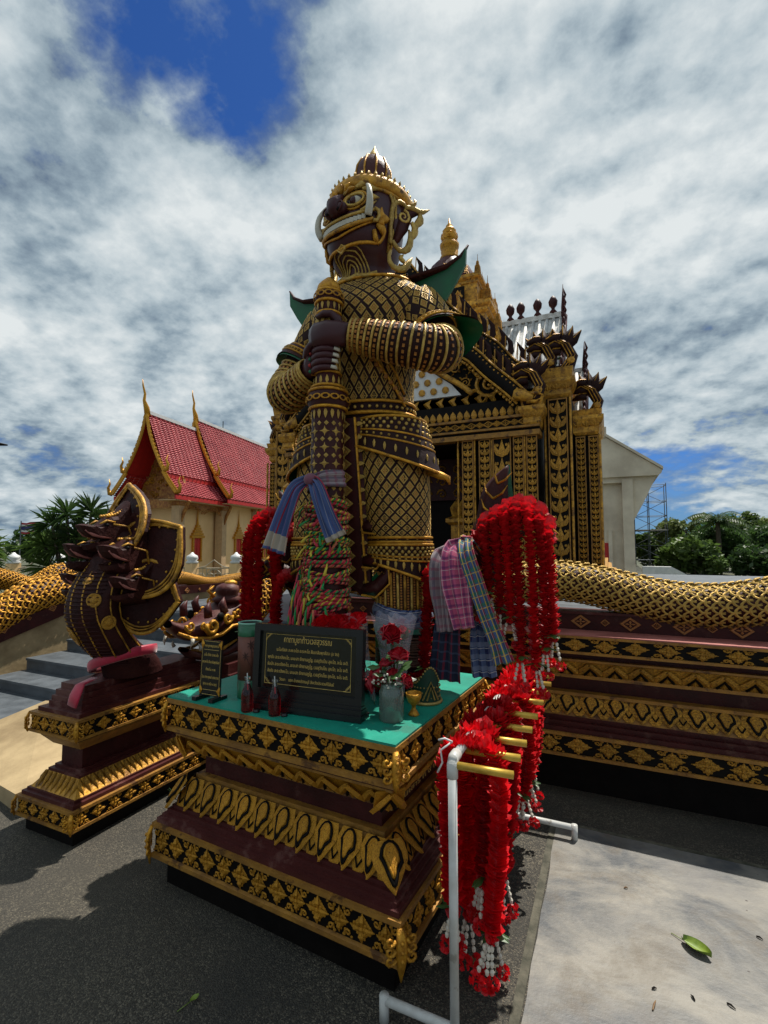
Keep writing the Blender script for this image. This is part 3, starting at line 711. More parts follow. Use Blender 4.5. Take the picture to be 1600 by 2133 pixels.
# front gable: infill with scrollwork, bargeboards with flame fins
pk = 6.0
part('pediment', MB().prism([(-4.95, 3.84), (-.95, 3.84), (TCX, 5.45)], TY + .1, TY + .25), 'black', temple)
b = MB(); wpoly = [(TCX - 1.0, 4.02), (TCX + 1.0, 4.02), (TCX + .85, 4.2), (TCX + .45, 4.5), (TCX, 4.9), (TCX - .45, 4.5), (TCX - .85, 4.2)]
part('white_panel', b.prism(wpoly, TY + .04, TY + .11), 'white', temple)
db = MB().lathe([(.055, 0), (.055, .02), (.03, .03)], n=8).mesh('panel_boss', M['gold_old'])
for i in range(-4, 5):
    for j in range(4):
        x = TCX + .19 * i + (.09 if j % 2 else 0); z = 4.12 + .15 * j
        if abs(x - TCX) < .92 - (z - 4.05) * 1.15: place('panel_boss', db, Matrix.Translation((x, TY + .038, z)) @ Matrix.Rotation(PI / 2, 4, 'X'), temple)
for s in (-1, 1):
    pf = MB(); pp = catmull([(TCX + s * 1.18, TY + .0, 4.0), (TCX + s * 1.0, TY, 4.16), (TCX + s * .6, TY, 4.45), (TCX + s * .32, TY, 4.75), (TCX, TY, 5.1)], 14); pf.tube(pp, .045, 6)
    part('panel_frame', pf, 'gold_old', temple, True)
    gs = MB()
    sc_ = []; rn_ = random.Random(12)
    for _ in range(900):
        x_, z_, r_ = rn_.uniform(.25, 1.95), rn_.uniform(3.92, 5.3), rn_.uniform(.06, .15)
        lim = 3.86 + (1.95 - x_) * .86 - r_ * 1.3; inn = 4.02 + (1.12 - x_) * .92 + r_ * 1.25 if x_ < 1.25 else 0
        if z_ < lim and z_ > inn and z_ - r_ > 3.86 and all((x_ - a_) ** 2 + (z_ - b_) ** 2 > (r_ + c_) ** 2 * 1.0 for a_, b_, c_ in ((1.42, 4.12, .20),) + tuple((q_[0], q_[1], q_[2]) for q_ in sc_)): sc_.append((x_, z_, r_, rn_.choice((-1, 1))))
    for (cx, cz, r, sg) in ((1.42, 4.12, .20, 1),) + tuple(sc_):
        c = (TCX + s * cx, TY + .06, cz); gs.scroll(c, r, 1.6, (s, 0, 0), (0, 0, 1), start=PI * .8, rad=r * .15, seg=18, sgn=sg, n=5)
        for k in range(6):
            a = k * 1.05 + .3; e = Vector((math.cos(a) * s, 0, math.sin(a)))
            gs.blade([Vector(c) + e * r * .95, Vector(c) + e * r * 1.25 + V(0, -.02, .01), Vector(c) + e * r * 1.5 + V(-.2 * r * s, 0, .2 * r)], [r * .12, r * .15, .003], .03, (0, -1, 0))
    for k in range(9):
        x = TCX + s * (1.9 - .2 * k); gs.blade([(x, TY + .06, 3.86), (x - s * .05, TY + .03, 3.93), (x + s * .02, TY + .05, 4.0)], [.03, .05, .004], .03, (0, -1, 0))
    part('pediment_scrollwork', gs, 'gold_old', temple)
M['tile_white'] = mat('bleached roof tile', (.72, .72, .70), .6, c2=(.42, .41, .38), vscale=7, bump=.3, bscale=30)
def barge(y, pts, tipz, s, fins, nm):
    """S-curved bargeboard with upright flame fins; pts for the +X side"""
    pp = [Vector((TCX + s * (x - TCX) if s == -1 else x, y, z)) for x, z in pts]
    pp = [Vector(q) for q in catmull([tuple(p) for p in pp], 40)]
    b = MB(); b.tube(pp, [(.115, .06)] * 40, 6, 0, ref=(0, -1, 0)); bo = part(nm, b, 'black', temple, True)
    for off in (-.10, .0, .10):
        e = MB(); q = []
        for i in range(40):
            t = (pp[min(i + 1, 39)] - pp[max(i - 1, 0)]).normalized(); n = Vector((-t.z, 0, t.x)); n = n if n.z > 0 else -n; q.append(pp[i] + n * off + V(0, -.035, 0))
        e.tube(q, .016, 5); part('gilded_edge', e, 'gold_old', bo)
    bm = MB()
    for i in range(1, 39):
        t = (pp[i + 1] - pp[i - 1]).normalized() if i < 39 else t; n = Vector((-t.z, 0, t.x)); n = n if n.z > 0 else -n
        bm.ball(pp[i] - n * .15 + V(0, -.03, 0), .022, 5, 3); bm.ball(pp[i] + n * .05 + V(0, -.05, 0), .016, 5, 3)
    part('bead_row', bm, 'gold_old', bo, kind='stuff')
    for i in range(fins):
        k = 1 + int(i * 36 / fins); p = pp[k]; w = -s * .12
        f = MB(); f.blade([p + V(0, .03, .05), p + V(s * .055, .03, .17), p + V(s * .05, .03, .31), p + V(-s * .03, .03, .46)], [.03, .05, .036, .004], .012, (0, -1, 0))
        fo = part('flame_fin', f, 'armour', temple)
        g = MB(); g.tube([p + V(-s * .05, .005, .08), p + V(-s * .025, .0, .18), p + V(-s * .02, 0, .3), p + V(-s * .02, .02, .42)], .009, 4); part('gilded_edge', g, 'gold_old', fo)
    # gilded makara head at the foot
    h = MB(); p = pp[0]
    h.tube([p + V(-s * .1, -.03, .06), p + V(s * .02, -.05, .03), p + V(s * .14, -.05, -.02)], [.09, .085, .05], 7)
    h.blade([p + V(s * .08, -.05, .04), p + V(s * .2, -.05, .05), p + V(s * .27, -.05, .01)], [.04, .03, .004], .03, (0, -1, 0))
    h.blade([p + V(s * .06, -.05, -.05), p + V(s * .18, -.05, -.07), p + V(s * .25, -.05, -.03)], [.035, .025, .004], .03, (0, -1, 0))
    for k in range(4): h.scroll(p + V(-s * (.0 + .05 * k), -.09, .06 - .03 * k), .04, 1.1, (s, 0, 0), (0, 0, 1), rad=.012, seg=7)
    part('makara_head', h, 'gold_old', temple, True)
L1 = [(-1.03, 3.80), (-1.22, 4.0), (-1.49, 4.26), (-1.73, 4.53), (-1.95, 4.68), (-2.2, 4.95), (-2.5, 5.3), (-2.75, 5.6), (TCX, 5.95)]
L2 = [(-.98, 4.26), (-1.25, 4.44), (-1.5, 4.75), (-1.79, 4.99), (-1.95, 5.2), (-2.2, 5.45), (-2.5, 5.8), (-2.75, 6.1), (TCX, 6.4)]
for s in (1, -1): barge(TY - .1, L1, 0, s, 14, 'bargeboard'); barge(TY + .3, L2, 0, s, 14, 'upper_bargeboard')
for s in (1, -1):
    for (pts, ya, yb, nm) in ((L1, TY + .02, TY + .36, 'porch_roof'), (L2, TY + .36, TY + 2.6, 'main_roof')):
        f = lambda x: x if s == 1 else 2 * TCX - x
        b = MB(); n = len(pts); b.add([(f(x), ya, z + .02) for x, z in pts] + [(f(x), yb, z + .02) for x, z in pts], [(i, i + 1, n + i + 1, n + i) for i in range(n - 1)]); part(nm, b, 'tile_white', temple)
def tnaga(c, s, side, rz=0):
    """curled multi-headed naga finial"""
    c = Vector(c); nm = 'naga_finial'; b = MB()
    b.tube([c + V(-.10 * s * side, 0, -.02), c + V(.10 * s * side, 0, .02), c + V(.16 * s * side, 0, .2 * s), c + V(.06 * s * side, 0, .40 * s), c + V(-.10 * s * side, -.02, .5 * s)], [.11 * s, .10 * s, .085 * s, .09 * s, .07 * s], 8)
    for k in range(5):
        a = .25 + .42 * (k - 1) ; tipv = Vector((math.cos(a + .9) * side, 0, math.sin(a + .9)))
        b.blade([c + V(.02 * side * s, 0, .36 * s), c + V(.02 * side * s, 0, .36 * s) + tipv * .2 * s, c + V(.02 * side * s, 0, .36 * s) + tipv * .38 * s], [.09 * s, .1 * s, .005], .04 * s, (0, -1, 0))
    for k in range(3):
        q = c + V(-.12 * s * side, -.03, (.3 + .12 * k) * s); b.blade([q + V(.1 * s * side, 0, 0), q, q + V(-.13 * s * side, 0, -.03 * s)], [.06 * s, .07 * s, .02 * s], .06 * s, (0, 0, 1), n=6)
    o = part(nm, b, 'armour', temple, True)
    g = MB()
    for w_ in (-.05, 0, .05): g.tube([c + V((.02 + w_) * s * side, -.10 * s, .0), c + V((.10 + w_) * s * side, -.10 * s, .1 * s), c + V((.15 + w_) * s * side, -.09 * s, .2 * s), c + V((.06 + w_) * s * side, -.10 * s, .40 * s), c + V((-.06 + w_) * s * side, -.09 * s, .48 * s)], .007, 4)
    for k in range(5):
        a = .25 + .42 * (k - 1); tv = Vector((math.cos(a + .9) * side, 0, math.sin(a + .9))); o2 = c + V(.02 * side * s, -.03 * s, .36 * s); g.tube([o2 + tv * .1 * s, o2 + tv * .38 * s], .007, 4)
    g.ball(c + V(.14 * s * side, -.1 * s, .12 * s), (.06 * s, .03 * s, .06 * s), 8, 4)
    for k in range(3): q = c + V(-.12 * s * side, -.07 * s, (.3 + .12 * k) * s); g.tube([q + V(.1 * s * side, 0, .05 * s), q + V(0, 0, .06 * s), q + V(-.12 * s * side, 0, .0)], .009, 4)
    part('gilded_trim', g, 'gold_old', o, kind='stuff')
for s in (1, -1):
    X = lambda x: x if s == 1 else 2 * TCX - x
    tnaga((X(-.94), TY - .06, 3.78), .9, s); tnaga((X(-.80), TY + .3, 4.27), .88, s); tnaga((X(-.53), TY + .32, 4.27), .88, s); tnaga((X(-.21), TY + .6, 3.66), .85, s)
# side wing roof: ribbed white tiles, ridge pots and spikes
def slope(x0, x1, yr, zr, ye, ze, nm='wing_roof', ribs=.115):
    p = part(nm, MB().add([(x0, yr, zr), (x1, yr, zr), (x1, ye, ze), (x0, ye, ze), (x0, yr, zr - .06), (x1, yr, zr - .06), (x1, ye, ze - .06), (x0, ye, ze - .06)], [(0, 1, 2, 3), (7, 6, 5, 4), (0, 4, 5, 1), (1, 5, 6, 2), (2, 6, 7, 3), (3, 7, 4, 0)]), 'tile_white', temple)
    k = int((x1 - x0) / ribs)
    for i in range(k + 1):
        x = lerp(x0 + .02, x1 - .02, i / k); part('tile_rib', MB().tube([(x, yr, zr + .01), (x, (yr + ye) / 2, (zr + ze) / 2 + .01), (x, ye, ze + .01)], .034, 6), 'tile_white', p, True)
    return p
slope(-2.0, -.64, 9.1, 5.88, 7.7, 4.1); slope(-5.26, -3.9, 9.1, 5.88, 7.7, 4.1); slope(-.62, -.30, 8.9, 4.75, 7.75, 3.6, 'lower_wing_roof', .09)
slope(-2.0, -.64, 9.1, 5.88, 10.6, 4.1)
part('ridge_cap', MB().box(-2.0, -.6, 9.04, 9.16, 5.86, 5.95), 'tile_white', temple); part('ridge_cap', MB().box(-.62, -.28, 8.85, 8.95, 4.73, 4.80), 'tile_white', temple)
pot = MB().lathe([(.05, 0), (.07, .04), (.03, .09), (.035, .12), (.075, .17), (.085, .25), (.05, .32), (.01, .36)], n=10).mesh('ridge_pot', M['maroon'], True)
for x in (-1.55, -1.36, -1.06, -.79): place('ridge_pot', pot, Matrix.Translation((x, 9.08, 5.94)) @ Matrix.Scale(.95, 4), temple)
for (x, y, z, h) in ((-.62, 9.05, 5.7, .72), (-.29, 8.85, 4.6, .62)):
    b = MB(); b.tube([(x, y, z - .3), (x, y - .02, z + h * .45), (x + .01, y - .05, z + h)], [.05, .03, .004], 6)
    for k in range(6): b.blade([(x, y - .02, z - .3 + .14 * k), (x + .05, y - .08, z - .2 + .14 * k), (x + .02, y - .14, z - .1 + .14 * k)], [.04, .04, .004], .02, (1, 0, 0))
    part('roof_spike', b, 'maroon', temple, True)
for (x, yr, zr, ye, ze) in ((-.60, 9.1, 5.88, 7.7, 4.1), (-.27, 8.9, 4.75, 7.75, 3.6)):
    n = 9; b = MB(); b.tube([(x, yr, zr), (x, (yr + ye) / 2, (zr + ze) / 2 - .05), (x, ye, ze)], .05, 6)
    for k in range(n): y = lerp(yr, ye, (k + .5) / n); z = lerp(zr, ze, (k + .5) / n); b.blade([(x, y, z), (x, y - .03, z + .12), (x, y + .03, z + .2)], [.05, .05, .003], .03, (1, 0, 0))
    part('gable_edge', b, 'maroon', temple, True)
# tiered tower and lobed dome with four-faced finial
def cornice(h, z, hh):
    b = MB().ring([(0, z), (-.06, z + .05), (-.06, z + .1), (-.12, z + .14), (-.12, z + hh)], TCX - h, TCX + h, TCY - h, TCY + h); return part('tower_cornice', b, 'gold_old', temple)
def tower(h, z0, z1):
    t = part('tower_tier', MB().box(TCX - h, TCX + h, TCY - h, TCY + h, z0, z1), 'gold_old', temple)
    t2 = part('tower_redent', MB().box(TCX - h * .62, TCX + h * .62, TCY - h - .1, TCY + h + .1, z0, z1 - .002).box(TCX - h - .1, TCX + h + .1, TCY - h * .62, TCY + h * .62, z0, z1 - .004), 'gold_old', temple)
    fm = MB()
    for q in (-.55, .1, .55):
        for (x, y, t_, n) in ((TCX + q * h, TCY - h - .102, (1, 0, 0), (0, -1, 0)), (TCX + h + .102, TCY + q * h, (0, 1, 0), (1, 0, 0))):
            p = part('window_panel', MB().box(-.01, .01, -.01, .01, 0, .01).v and MB().merge(MB().box(-.16 * h, .16 * h, -.012, .01, -(z1 - z0) * .36, (z1 - z0) * .36), fr((x, y, (z0 + z1) / 2), t_, n, 1)), 'black', temple)
            place('window_diamond', me('diamond', ('gold_old', 'gold_red')), fr((x + n[0] * .015, y + n[1] * .015, (z0 + z1) / 2), t_, n, .13 * h, .26 * (z1 - z0), .1), temple)
tower(1.18, 4.2, 5.35); cornice(1.2, 5.35, .25); tower(.98, 5.5, 6.15); cornice(.98, 6.12, .22); tower(.78, 6.3, 6.85); cornice(.74, 6.82, .2)
ante = MB(); ante.ring([(0, 0), (.01, .03), (.02, .16), (.035, .18), (.045, .26), (.06, .27), (.062, .40)], -.065, .065, -.065, .065); am = ante.mesh('antefix_spire', M['gold_old'])
for h, z, sc, k in ((1.26, 5.58, 1.25, 6), (1.04, 6.33, 1.15, 5), (.8, 7.0, 1.0, 5)):
    for i in range(k):
        q = -h + 2 * h * i / (k - 1)
        for (x, y) in ((TCX + q, TCY - h), (TCX + h, TCY + q)):
            place('antefix_spire', am, Matrix.Translation((x, y, z)) @ Matrix.Scale(sc * (1 if i in (0, k - 1) else .62), 4), temple)
part('dome', MB().lathe([(.50, 7.0), (.56, 7.12), (.57, 7.3), (.52, 7.5), (.42, 7.7), (.28, 7.85), (.2, 7.92)], (TCX, TCY, 0), 48, lobes=16, amp=.10), 'maroon_step', temple, True)
db = MB().merge(u_foliage(), Matrix.Identity(4)).mesh('dome_medallion', M['gold'])
for k in range(8):
    a = k * PI / 4 + .2; n = Vector((math.sin(a), -math.cos(a), .35)).normalized(); t = Vector((math.cos(a), math.sin(a), 0)); place('dome_medallion', db, fr((TCX + math.sin(a) * .52, TCY - math.cos(a) * .52, 7.46), t, n, .075, .13, .05), temple)
    place('dome_base_leaf', fl, fr((TCX + math.sin(a + .3) * .6, TCY - math.cos(a + .3) * .6, 7.12), t, n, .2, .3, .15), temple)
fn = MB().lathe([(.2, 7.9), (.21, 7.96), (.17, 8.0), (.19, 8.1), (.14, 8.13), (.20, 8.18), (.21, 8.26), (.16, 8.29), (.155, 8.33)], (TCX, TCY, 0), 16)
part('finial_base', fn, 'gold', temple, True)
fh = MB().lathe([(.12, 8.31), (.16, 8.38), (.165, 8.48), (.14, 8.55), (.15, 8.57), (.10, 8.63), (.07, 8.66), (.075, 8.69), (.03, 8.74), (.012, 8.86)], (TCX, TCY, 0), 12)
for k in range(4):
    a = k * PI / 2 + .3; n = Vector((math.sin(a), -math.cos(a), 0)); t = Vector((math.cos(a), math.sin(a), 0)); c = V(TCX, TCY, 8.43)
    fh.ball(c + n * .16, (.03, .03, .045), 6, 4); fh.blade([c + n * .16 + t * -.08 + V(0, 0, .05), c + n * .175 + V(0, 0, .04), c + n * .16 + t * .08 + V(0, 0, .05)], [.004, .012, .004], .01, n); fh.blade([c + n * .15 + t * -.05 + V(0, 0, -.06), c + n * .17 + V(0, 0, -.065), c + n * .15 + t * .05 + V(0, 0, -.06)], [.004, .012, .004], .01, n)
part('four_faced_finial', fh, 'gold', temple, True)
part('side_dome', MB().lathe([(.34, 5.6), (.36, 5.75), (.36, 5.9), (.28, 6.1), (.12, 6.2), (.03, 6.22)], (-1.62, 9.9, 0), 18, lobes=12, amp=.08), 'gold_pale', temple, True)
# sapling rooted on the roof between the finials
sp = thing('roof_sapling', 'green weed sapling sprouting between the dark roof finials', 'plant', (-.70, TY + .55, 4.42))
lb = MB(); random.seed(5); sb_ = MB()
for k in range(6):
    a = random.uniform(0, 6.28); h = random.uniform(.25, .6); p0 = V(-.7, TY + .55, 4.42); p1 = p0 + V(math.cos(a) * .15, math.sin(a) * .1, h); sb_.tube([p0, p0.lerp(p1, .5) + V(0, 0, .03), p1], .006, 4)
    for j in range(14):
        q = p0.lerp(p1, random.uniform(.3, 1)); d = Vector((random.gauss(0, 1), random.gauss(0, 1), random.gauss(0, .6))).normalized(); lb.blade([q, q + d * .045, q + d * .09], [.008, .028, .002], .003, (0, -1, .4))
part('stem', sb_, 'leaf', sp); part('leaves', lb, 'leaf', sp, kind='stuff')
# ------------------------------------------------------------------ red-roofed ordination hall
M['roof_red'] = mat('red glazed roof tile', (.50, .085, .095), .45, c2=(.36, .055, .065), vscale=1.2, bump=.1)
M['roof_edge'] = mat('bright red trim', (.52, .018, .016), .55, var=.2)
M['peach'] = mat('peach plaster', (.88, .60, .31), .75, c2=(.76, .50, .24), vscale=.8)
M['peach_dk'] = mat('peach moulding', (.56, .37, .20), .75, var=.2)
M['carve'] = mat('gilded carving on red', (.50, .25, .06), .5, metal=.3, c2=(.22, .06, .02), vscale=9, bump=1, bscale=14)
hx, hy = -18.75, 15.3
hall = thing('ordination_hall', 'peach walled temple hall with steep tiered red tile roof and gold finials', 'hall', (hx, hy, 0))
def courses(a0, a1, b0, b1, n):
    """lapped tile courses between the ridge line a0-a1 and the eave line b0-b1"""
    b = MB(); a0, a1, b0, b1 = map(Vector, (a0, a1, b0, b1)); nn = (a1 - a0).cross(b0 - a0).normalized(); nn = nn if nn.z > 0 else -nn
    for i in range(n):
        u, v = i / n, (i + 1.12) / n; k = 26
        for (p, q) in ((a0, b0),): pass
        t0, t1, l0, l1 = a0.lerp(b0, u), a1.lerp(b1, u), a0.lerp(b0, min(v, 1)), a1.lerp(b1, min(v, 1))
        L = (t1 - t0).length; k = max(2, int(L / .30)); vs = []; fs = []
        for j in range(k + 1):
            s_ = j / k; vs += [t0.lerp(t1, s_), l0.lerp(l1, s_) + nn * .055, l0.lerp(l1, s_) + nn * .0]
        for j in range(k): o = 3 * j; fs += [(o, o + 3, o + 4, o + 1), (o + 1, o + 4, o + 5, o + 2)]
        b.add(vs, fs)
        for j in range(k):
            s_ = (j + .5) / k; c = t0.lerp(t1, s_); d = l0.lerp(l1, s_); b.tube([c + nn * .01, d + nn * .06], [.035, .05], 4)
    return b
def hall_roof(y0, y1, zr, w1, z1, w2, z2, n1, n2):
    for s in (1, -1):
        p = part('upper_roof', courses((hx, hy + y0, zr), (hx, hy + y1, zr), (hx + s * w1, hy + y0, z1), (hx + s * w1, hy + y1, z1), n1), 'roof_red', hall, kind='stuff')
        q = part('lower_roof', courses((hx + s * (w1 - .12), hy + y0 - .0, z1 - .12), (hx + s * (w1 - .12), hy + y1, z1 - .12), (hx + s * w2, hy + y0, z2), (hx + s * w2, hy + y1, z2), n2), 'roof_red', hall, kind='stuff')
        for (w, z) in ((w1, z1), (w2, z2)): part('eave_board', MB().box(*sorted((hx + s * w - .05 * s, hx + s * w + .03 * s)), hy + y0, hy + y1, z - .20, z - .02), 'roof_edge', hall)
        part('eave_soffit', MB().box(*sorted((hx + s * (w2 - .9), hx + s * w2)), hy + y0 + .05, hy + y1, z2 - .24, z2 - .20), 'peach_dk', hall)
        # gable bargeboards with serrated edge
        for (xa, za, xb, zb) in ((0, zr, w1, z1), (w1 - .05, z1 - .05, w2 + .06, z2 + .02)):
            b = MB(); a = V(hx + s * xa, hy + y0 - .06, za + .08); e = V(hx + s * xb, hy + y0 - .06, zb + .05); sag = V(s * -.12, 0, -.10) if xa == 0 else V(0, 0, -.04)
            pts = [a, a.lerp(e, .35) + sag, a.lerp(e, .7) + sag * .8, e]; pts = [Vector(q_) for q_ in catmull([tuple(p_) for p_ in pts], 16)]
            b.tube(pts, [(.085, .05)] * 16, 6, ref=(0, -1, 0))
            for k in range(1, 16): c = pts[k]; b.blade([c + V(-s * .03, 0, .04), c + V(s * .05, 0, .12), c + V(s * .04, 0, .2)], [.06, .05, .005], .03, (0, -1, 0))
            part('bargeboard', b, 'gold', hall)
            t = MB(); t.blade([e, e + V(s * .16, 0, .06), e + V(s * .22, -.02, .3), e + V(s * .12, -.02, .48), e + V(s * .2, 0, .72)], [.09, .12, .08, .05, .006], .06, (0, -1, 0)); part('eave_finial', t, 'gold', hall, True)
    part('ridge_cap', MB().box(hx - .11, hx + .11, hy + y0, hy + y1, zr - .02, zr + .13), 'white', hall)
    c = V(hx, hy + y0 - .05, zr + .1); t = MB(); t.tube([c + V(0, .1, -.2), c + V(0, 0, .15), c + V(0, -.16, .45), c + V(0, -.12, .75), c + V(0, -.26, 1.1), c + V(0, -.30, 1.38)], [(.15), .13, .07, .055, .04, .008], 6); part('ridge_horn', t, 'gold', hall, True)
hall_roof(0, 4.3, 7.72, 1.02, 5.02, 1.62, 4.02, 26, 10)
hall_roof(3.5, 17, 8.30, 1.28, 5.30, 1.98, 4.12, 30, 12)
part('gable_soffit', MB().prism([(hx - 1.0, 5.0), (hx + 1.0, 5.0), (hx, 7.55)], hy + 1.35, hy + 1.45), 'carve', hall)
for s in (-1, 1):
    a = [(hx, hy + .02, 7.62), (hx + s * .98, hy + .02, 5.0), (hx + s * .98, hy + 1.4, 5.0), (hx, hy + 1.4, 7.62)]; part('verge_underside', MB().add(a, [(0, 1, 2, 3)]), 'roof_edge', hall)
    a = [(hx + s * .9, hy + .02, 4.95), (hx + s * 1.6, hy + .02, 3.95), (hx + s * 1.6, hy + 1.4, 3.95), (hx + s * .9, hy + 1.4, 4.95)]; part('verge_underside', MB().add(a, [(0, 1, 2, 3)]), 'roof_edge', hall)
part('pediment_lower', MB().prism([(hx - 1.35, 3.9), (hx + 1.35, 3.9), (hx + 1.0, 5.05), (hx - 1.0, 5.05)], hy + 1.2, hy + 1.4), 'carve', hall)
g = MB(); random.seed(2)
for k in range(60):
    z = random.uniform(4.0, 6.9); w = (7.4 - z) * .36 if z > 5 else 1.1; x = random.uniform(-w, w); g.scroll((hx + x, hy + (1.32 if z > 5.05 else 1.17), z), random.uniform(.08, .15), 1.2, (random.choice((-1, 1)), 0, 0), (0, 0, 1), rad=.025, seg=8)
part('gable_scrollwork', g, 'gold', hall, kind='stuff')
part('wall', MB().box(hx - .8, hx + .85, hy + 1.2, hy + 4.3, 0, 4).box(hx - 1.3, hx + 1.3, hy + 4.3, hy + 16.8, 0, 4.2), 'peach', hall)
def pillar(x, y, w=.2, top=3.6):
    b = MB().box(x - w, x + w, y - w, y + w, .3, top); p = part('column', b, 'peach_dk', hall)
    part('column_capital', MB().ring([(0, top - .02), (-.05, top + .05), (-.05, top + .12), (-.12, top + .3), (-.1, top + .36)], x - w, x + w, y - w, y + w), 'carve', p)
    part('eave_bracket', MB().tube([(x + w, y, top - .75), (x + w + .12, y, top - .3), (x + w + .38, y, top + .2)], [.03, .09, .08], 5), 'carve', p)
for y in (.75, 4.15): pillar(hx + 1.2, hy + y); pillar(hx - 1.2, hy + y)
for y in (7.1, 10.2, 13.3): pillar(hx + 1.32, hy + y, .12, 3.75)
ar = MB(); ar.box(hx + 1.12, hx + 1.28, hy + .8, hy + 4.1, 3.5, 3.95)
for k in range(16): y = hy + 1.0 + 2.95 * k / 15; ar.scroll((hx + 1.3, y, 3.45 - .22 * math.sin(PI * ((k % 8) / 7)) * -1 - .1), .1, 1.1, (0, 1, 0), (0, 0, 1), rad=.035, seg=7)
part('arch_fascia', ar, 'carve', hall)
ar = MB(); ar.box(hx - 1.2, hx + 1.2, hy + .68, hy + .82, 3.5, 3.9); part('arch_fascia', ar, 'carve', hall)
def hall_window(x, y):
    f = MB().box(x, x + .08, y - .42, y + .42, 1.0, 1.08).box(x, x + .1, y - .36, y - .26, 1.08, 2.15).box(x, x + .1, y + .26, y + .36, 1.08, 2.15)
    z = 2.15
    for k, w in enumerate((.5, .4, .3, .2, .12)): f.box(x - .02, x + .14, y - w, y + w, z, z + .12); z += .13
    f.tube([(x + .06, y, z), (x + .06, y, z + .3), (x + .06, y, z + .95)], [.08, .04, .006], 6)
    p = part('window', f, 'gold', hall); part('shutter', MB().box(x - .01, x + .05, y - .27, y - .02, 1.08, 2.15), 'roof_edge', p); part('shutter', MB().box(x - .01, x + .05, y + .02, y + .27, 1.08, 2.15), 'roof_edge', p)
hall_window(hx + .85, hy + 2.6)
for y in (5.6, 8.7, 11.8): hall_window(hx + 1.3, hy + y)
hall.rotation_euler.z = R(10)
an = MB(); an.tube([(-21.3, 22.8, 8.1), (-21.3, 22.8, 9.4)], .025, 5); solo('roof_aerial', an, 'black', label='thin aerial rod on the red roof ridge', cat='aerial')
# ------------------------------------------------------------------ left balustrade of the stairs with its nagas
X = -7.2
lb_ = thing('stair_balustrade', 'cream stair balustrade wall with maroon diamond band left of the grey steps', 'balustrade', (X, 4, 0))
def xwall(nm, pts, x0, x1, m, par):
    n = len(pts); b = MB().add([(x0, y, z) for y, z in pts] + [(x1, y, z) for y, z in pts], [tuple(range(n)), tuple(range(2 * n - 1, n - 1, -1))] + [(i, (i + 1) % n, n + (i + 1) % n, n + i) for i in range(n)]); return part(nm, b, m, par)
xwall('flank', [(2.4, 0), (16, 0), (16, .86), (5.0, .88), (4.6, .80), (3.7, .52), (2.4, .12)], X - .15, X + .1, 'cream', lb_)
xwall('diamond_band', [(2.4, .12), (3.7, .52), (4.6, .80), (5.0, .88), (16, .86), (16, .98), (5.0, 1.03), (4.55, .97), (3.65, .72), (2.4, .32)], X - .17, X + .13, 'maroon', lb_)
for i in range(34):
    y = 2.55 + .3 * i; z = (.22 + (y - 2.4) * .345) if y < 4.7 else .94; s = (.06, .055) if i % 2 == 0 else (.03, .03)
    place('diamond_tile', dm, fr((X + .132, y, z), (0, 1, .33 if y < 4.6 else 0), (1, 0, 0), s[0], s[1], .05), lb_)
naga_body('stair_naga', 'gold scaled naga body arching beside the grey steps', [(X, 2.6, .5), (X, 3.3, .62), (X, 3.8, .88), (X, 4.15, 1.06), (X, 4.7, 1.12), (X, 5.2, 1.02), (X, 5.7, 1.02)], [.15, .17, .19, .2, .19, .17, .15], 6, view=(1, 0, 0), limit=140, scale='gold')
naga_body('parapet_naga', 'thin gold naga body along the far cream parapet beyond the makara', [(X, 5.7, 1.03), (X, 6.3, 1.16), (X, 6.75, 1.16), (X, 7.4, 1.03), (X, 8.1, 1.06), (X, 8.8, 1.1), (X, 9.6, 1.0)], [.14, .12, .10, .09, .09, .09, .08], 6, view=(1, 0, 0), limit=120, scale='gold')
X2 = -9
naga_body('outer_naga', 'second gold scaled naga body humped behind the stair naga', [(X2, 4.3, 1.3), (X2, 4.75, 1.2), (X2, 5.15, 1.06), (X2, 5.45, 1.2), (X2, 5.66, 1.27), (X2, 5.95, 1.15), (X2, 6.3, 1.02), (X2, 7, 1.02)], [.14, .14, .14, .15, .15, .14, .13, .12], 6, view=(1, 0, 0), limit=120, scale='gold')
ob = thing('outer_parapet', 'maroon topped low parapet under the second gold naga', 'parapet', (X2, 6, 0))
xwall('flank', [(3.8, 0), (9, 0), (9, .78), (3.8, .78)], X2 - .15, X2 + .1, 'cream', ob); xwall('coping', [(3.8, .78), (9, .78), (9, .9), (3.8, .9)], X2 - .17, X2 + .13, 'maroon', ob)
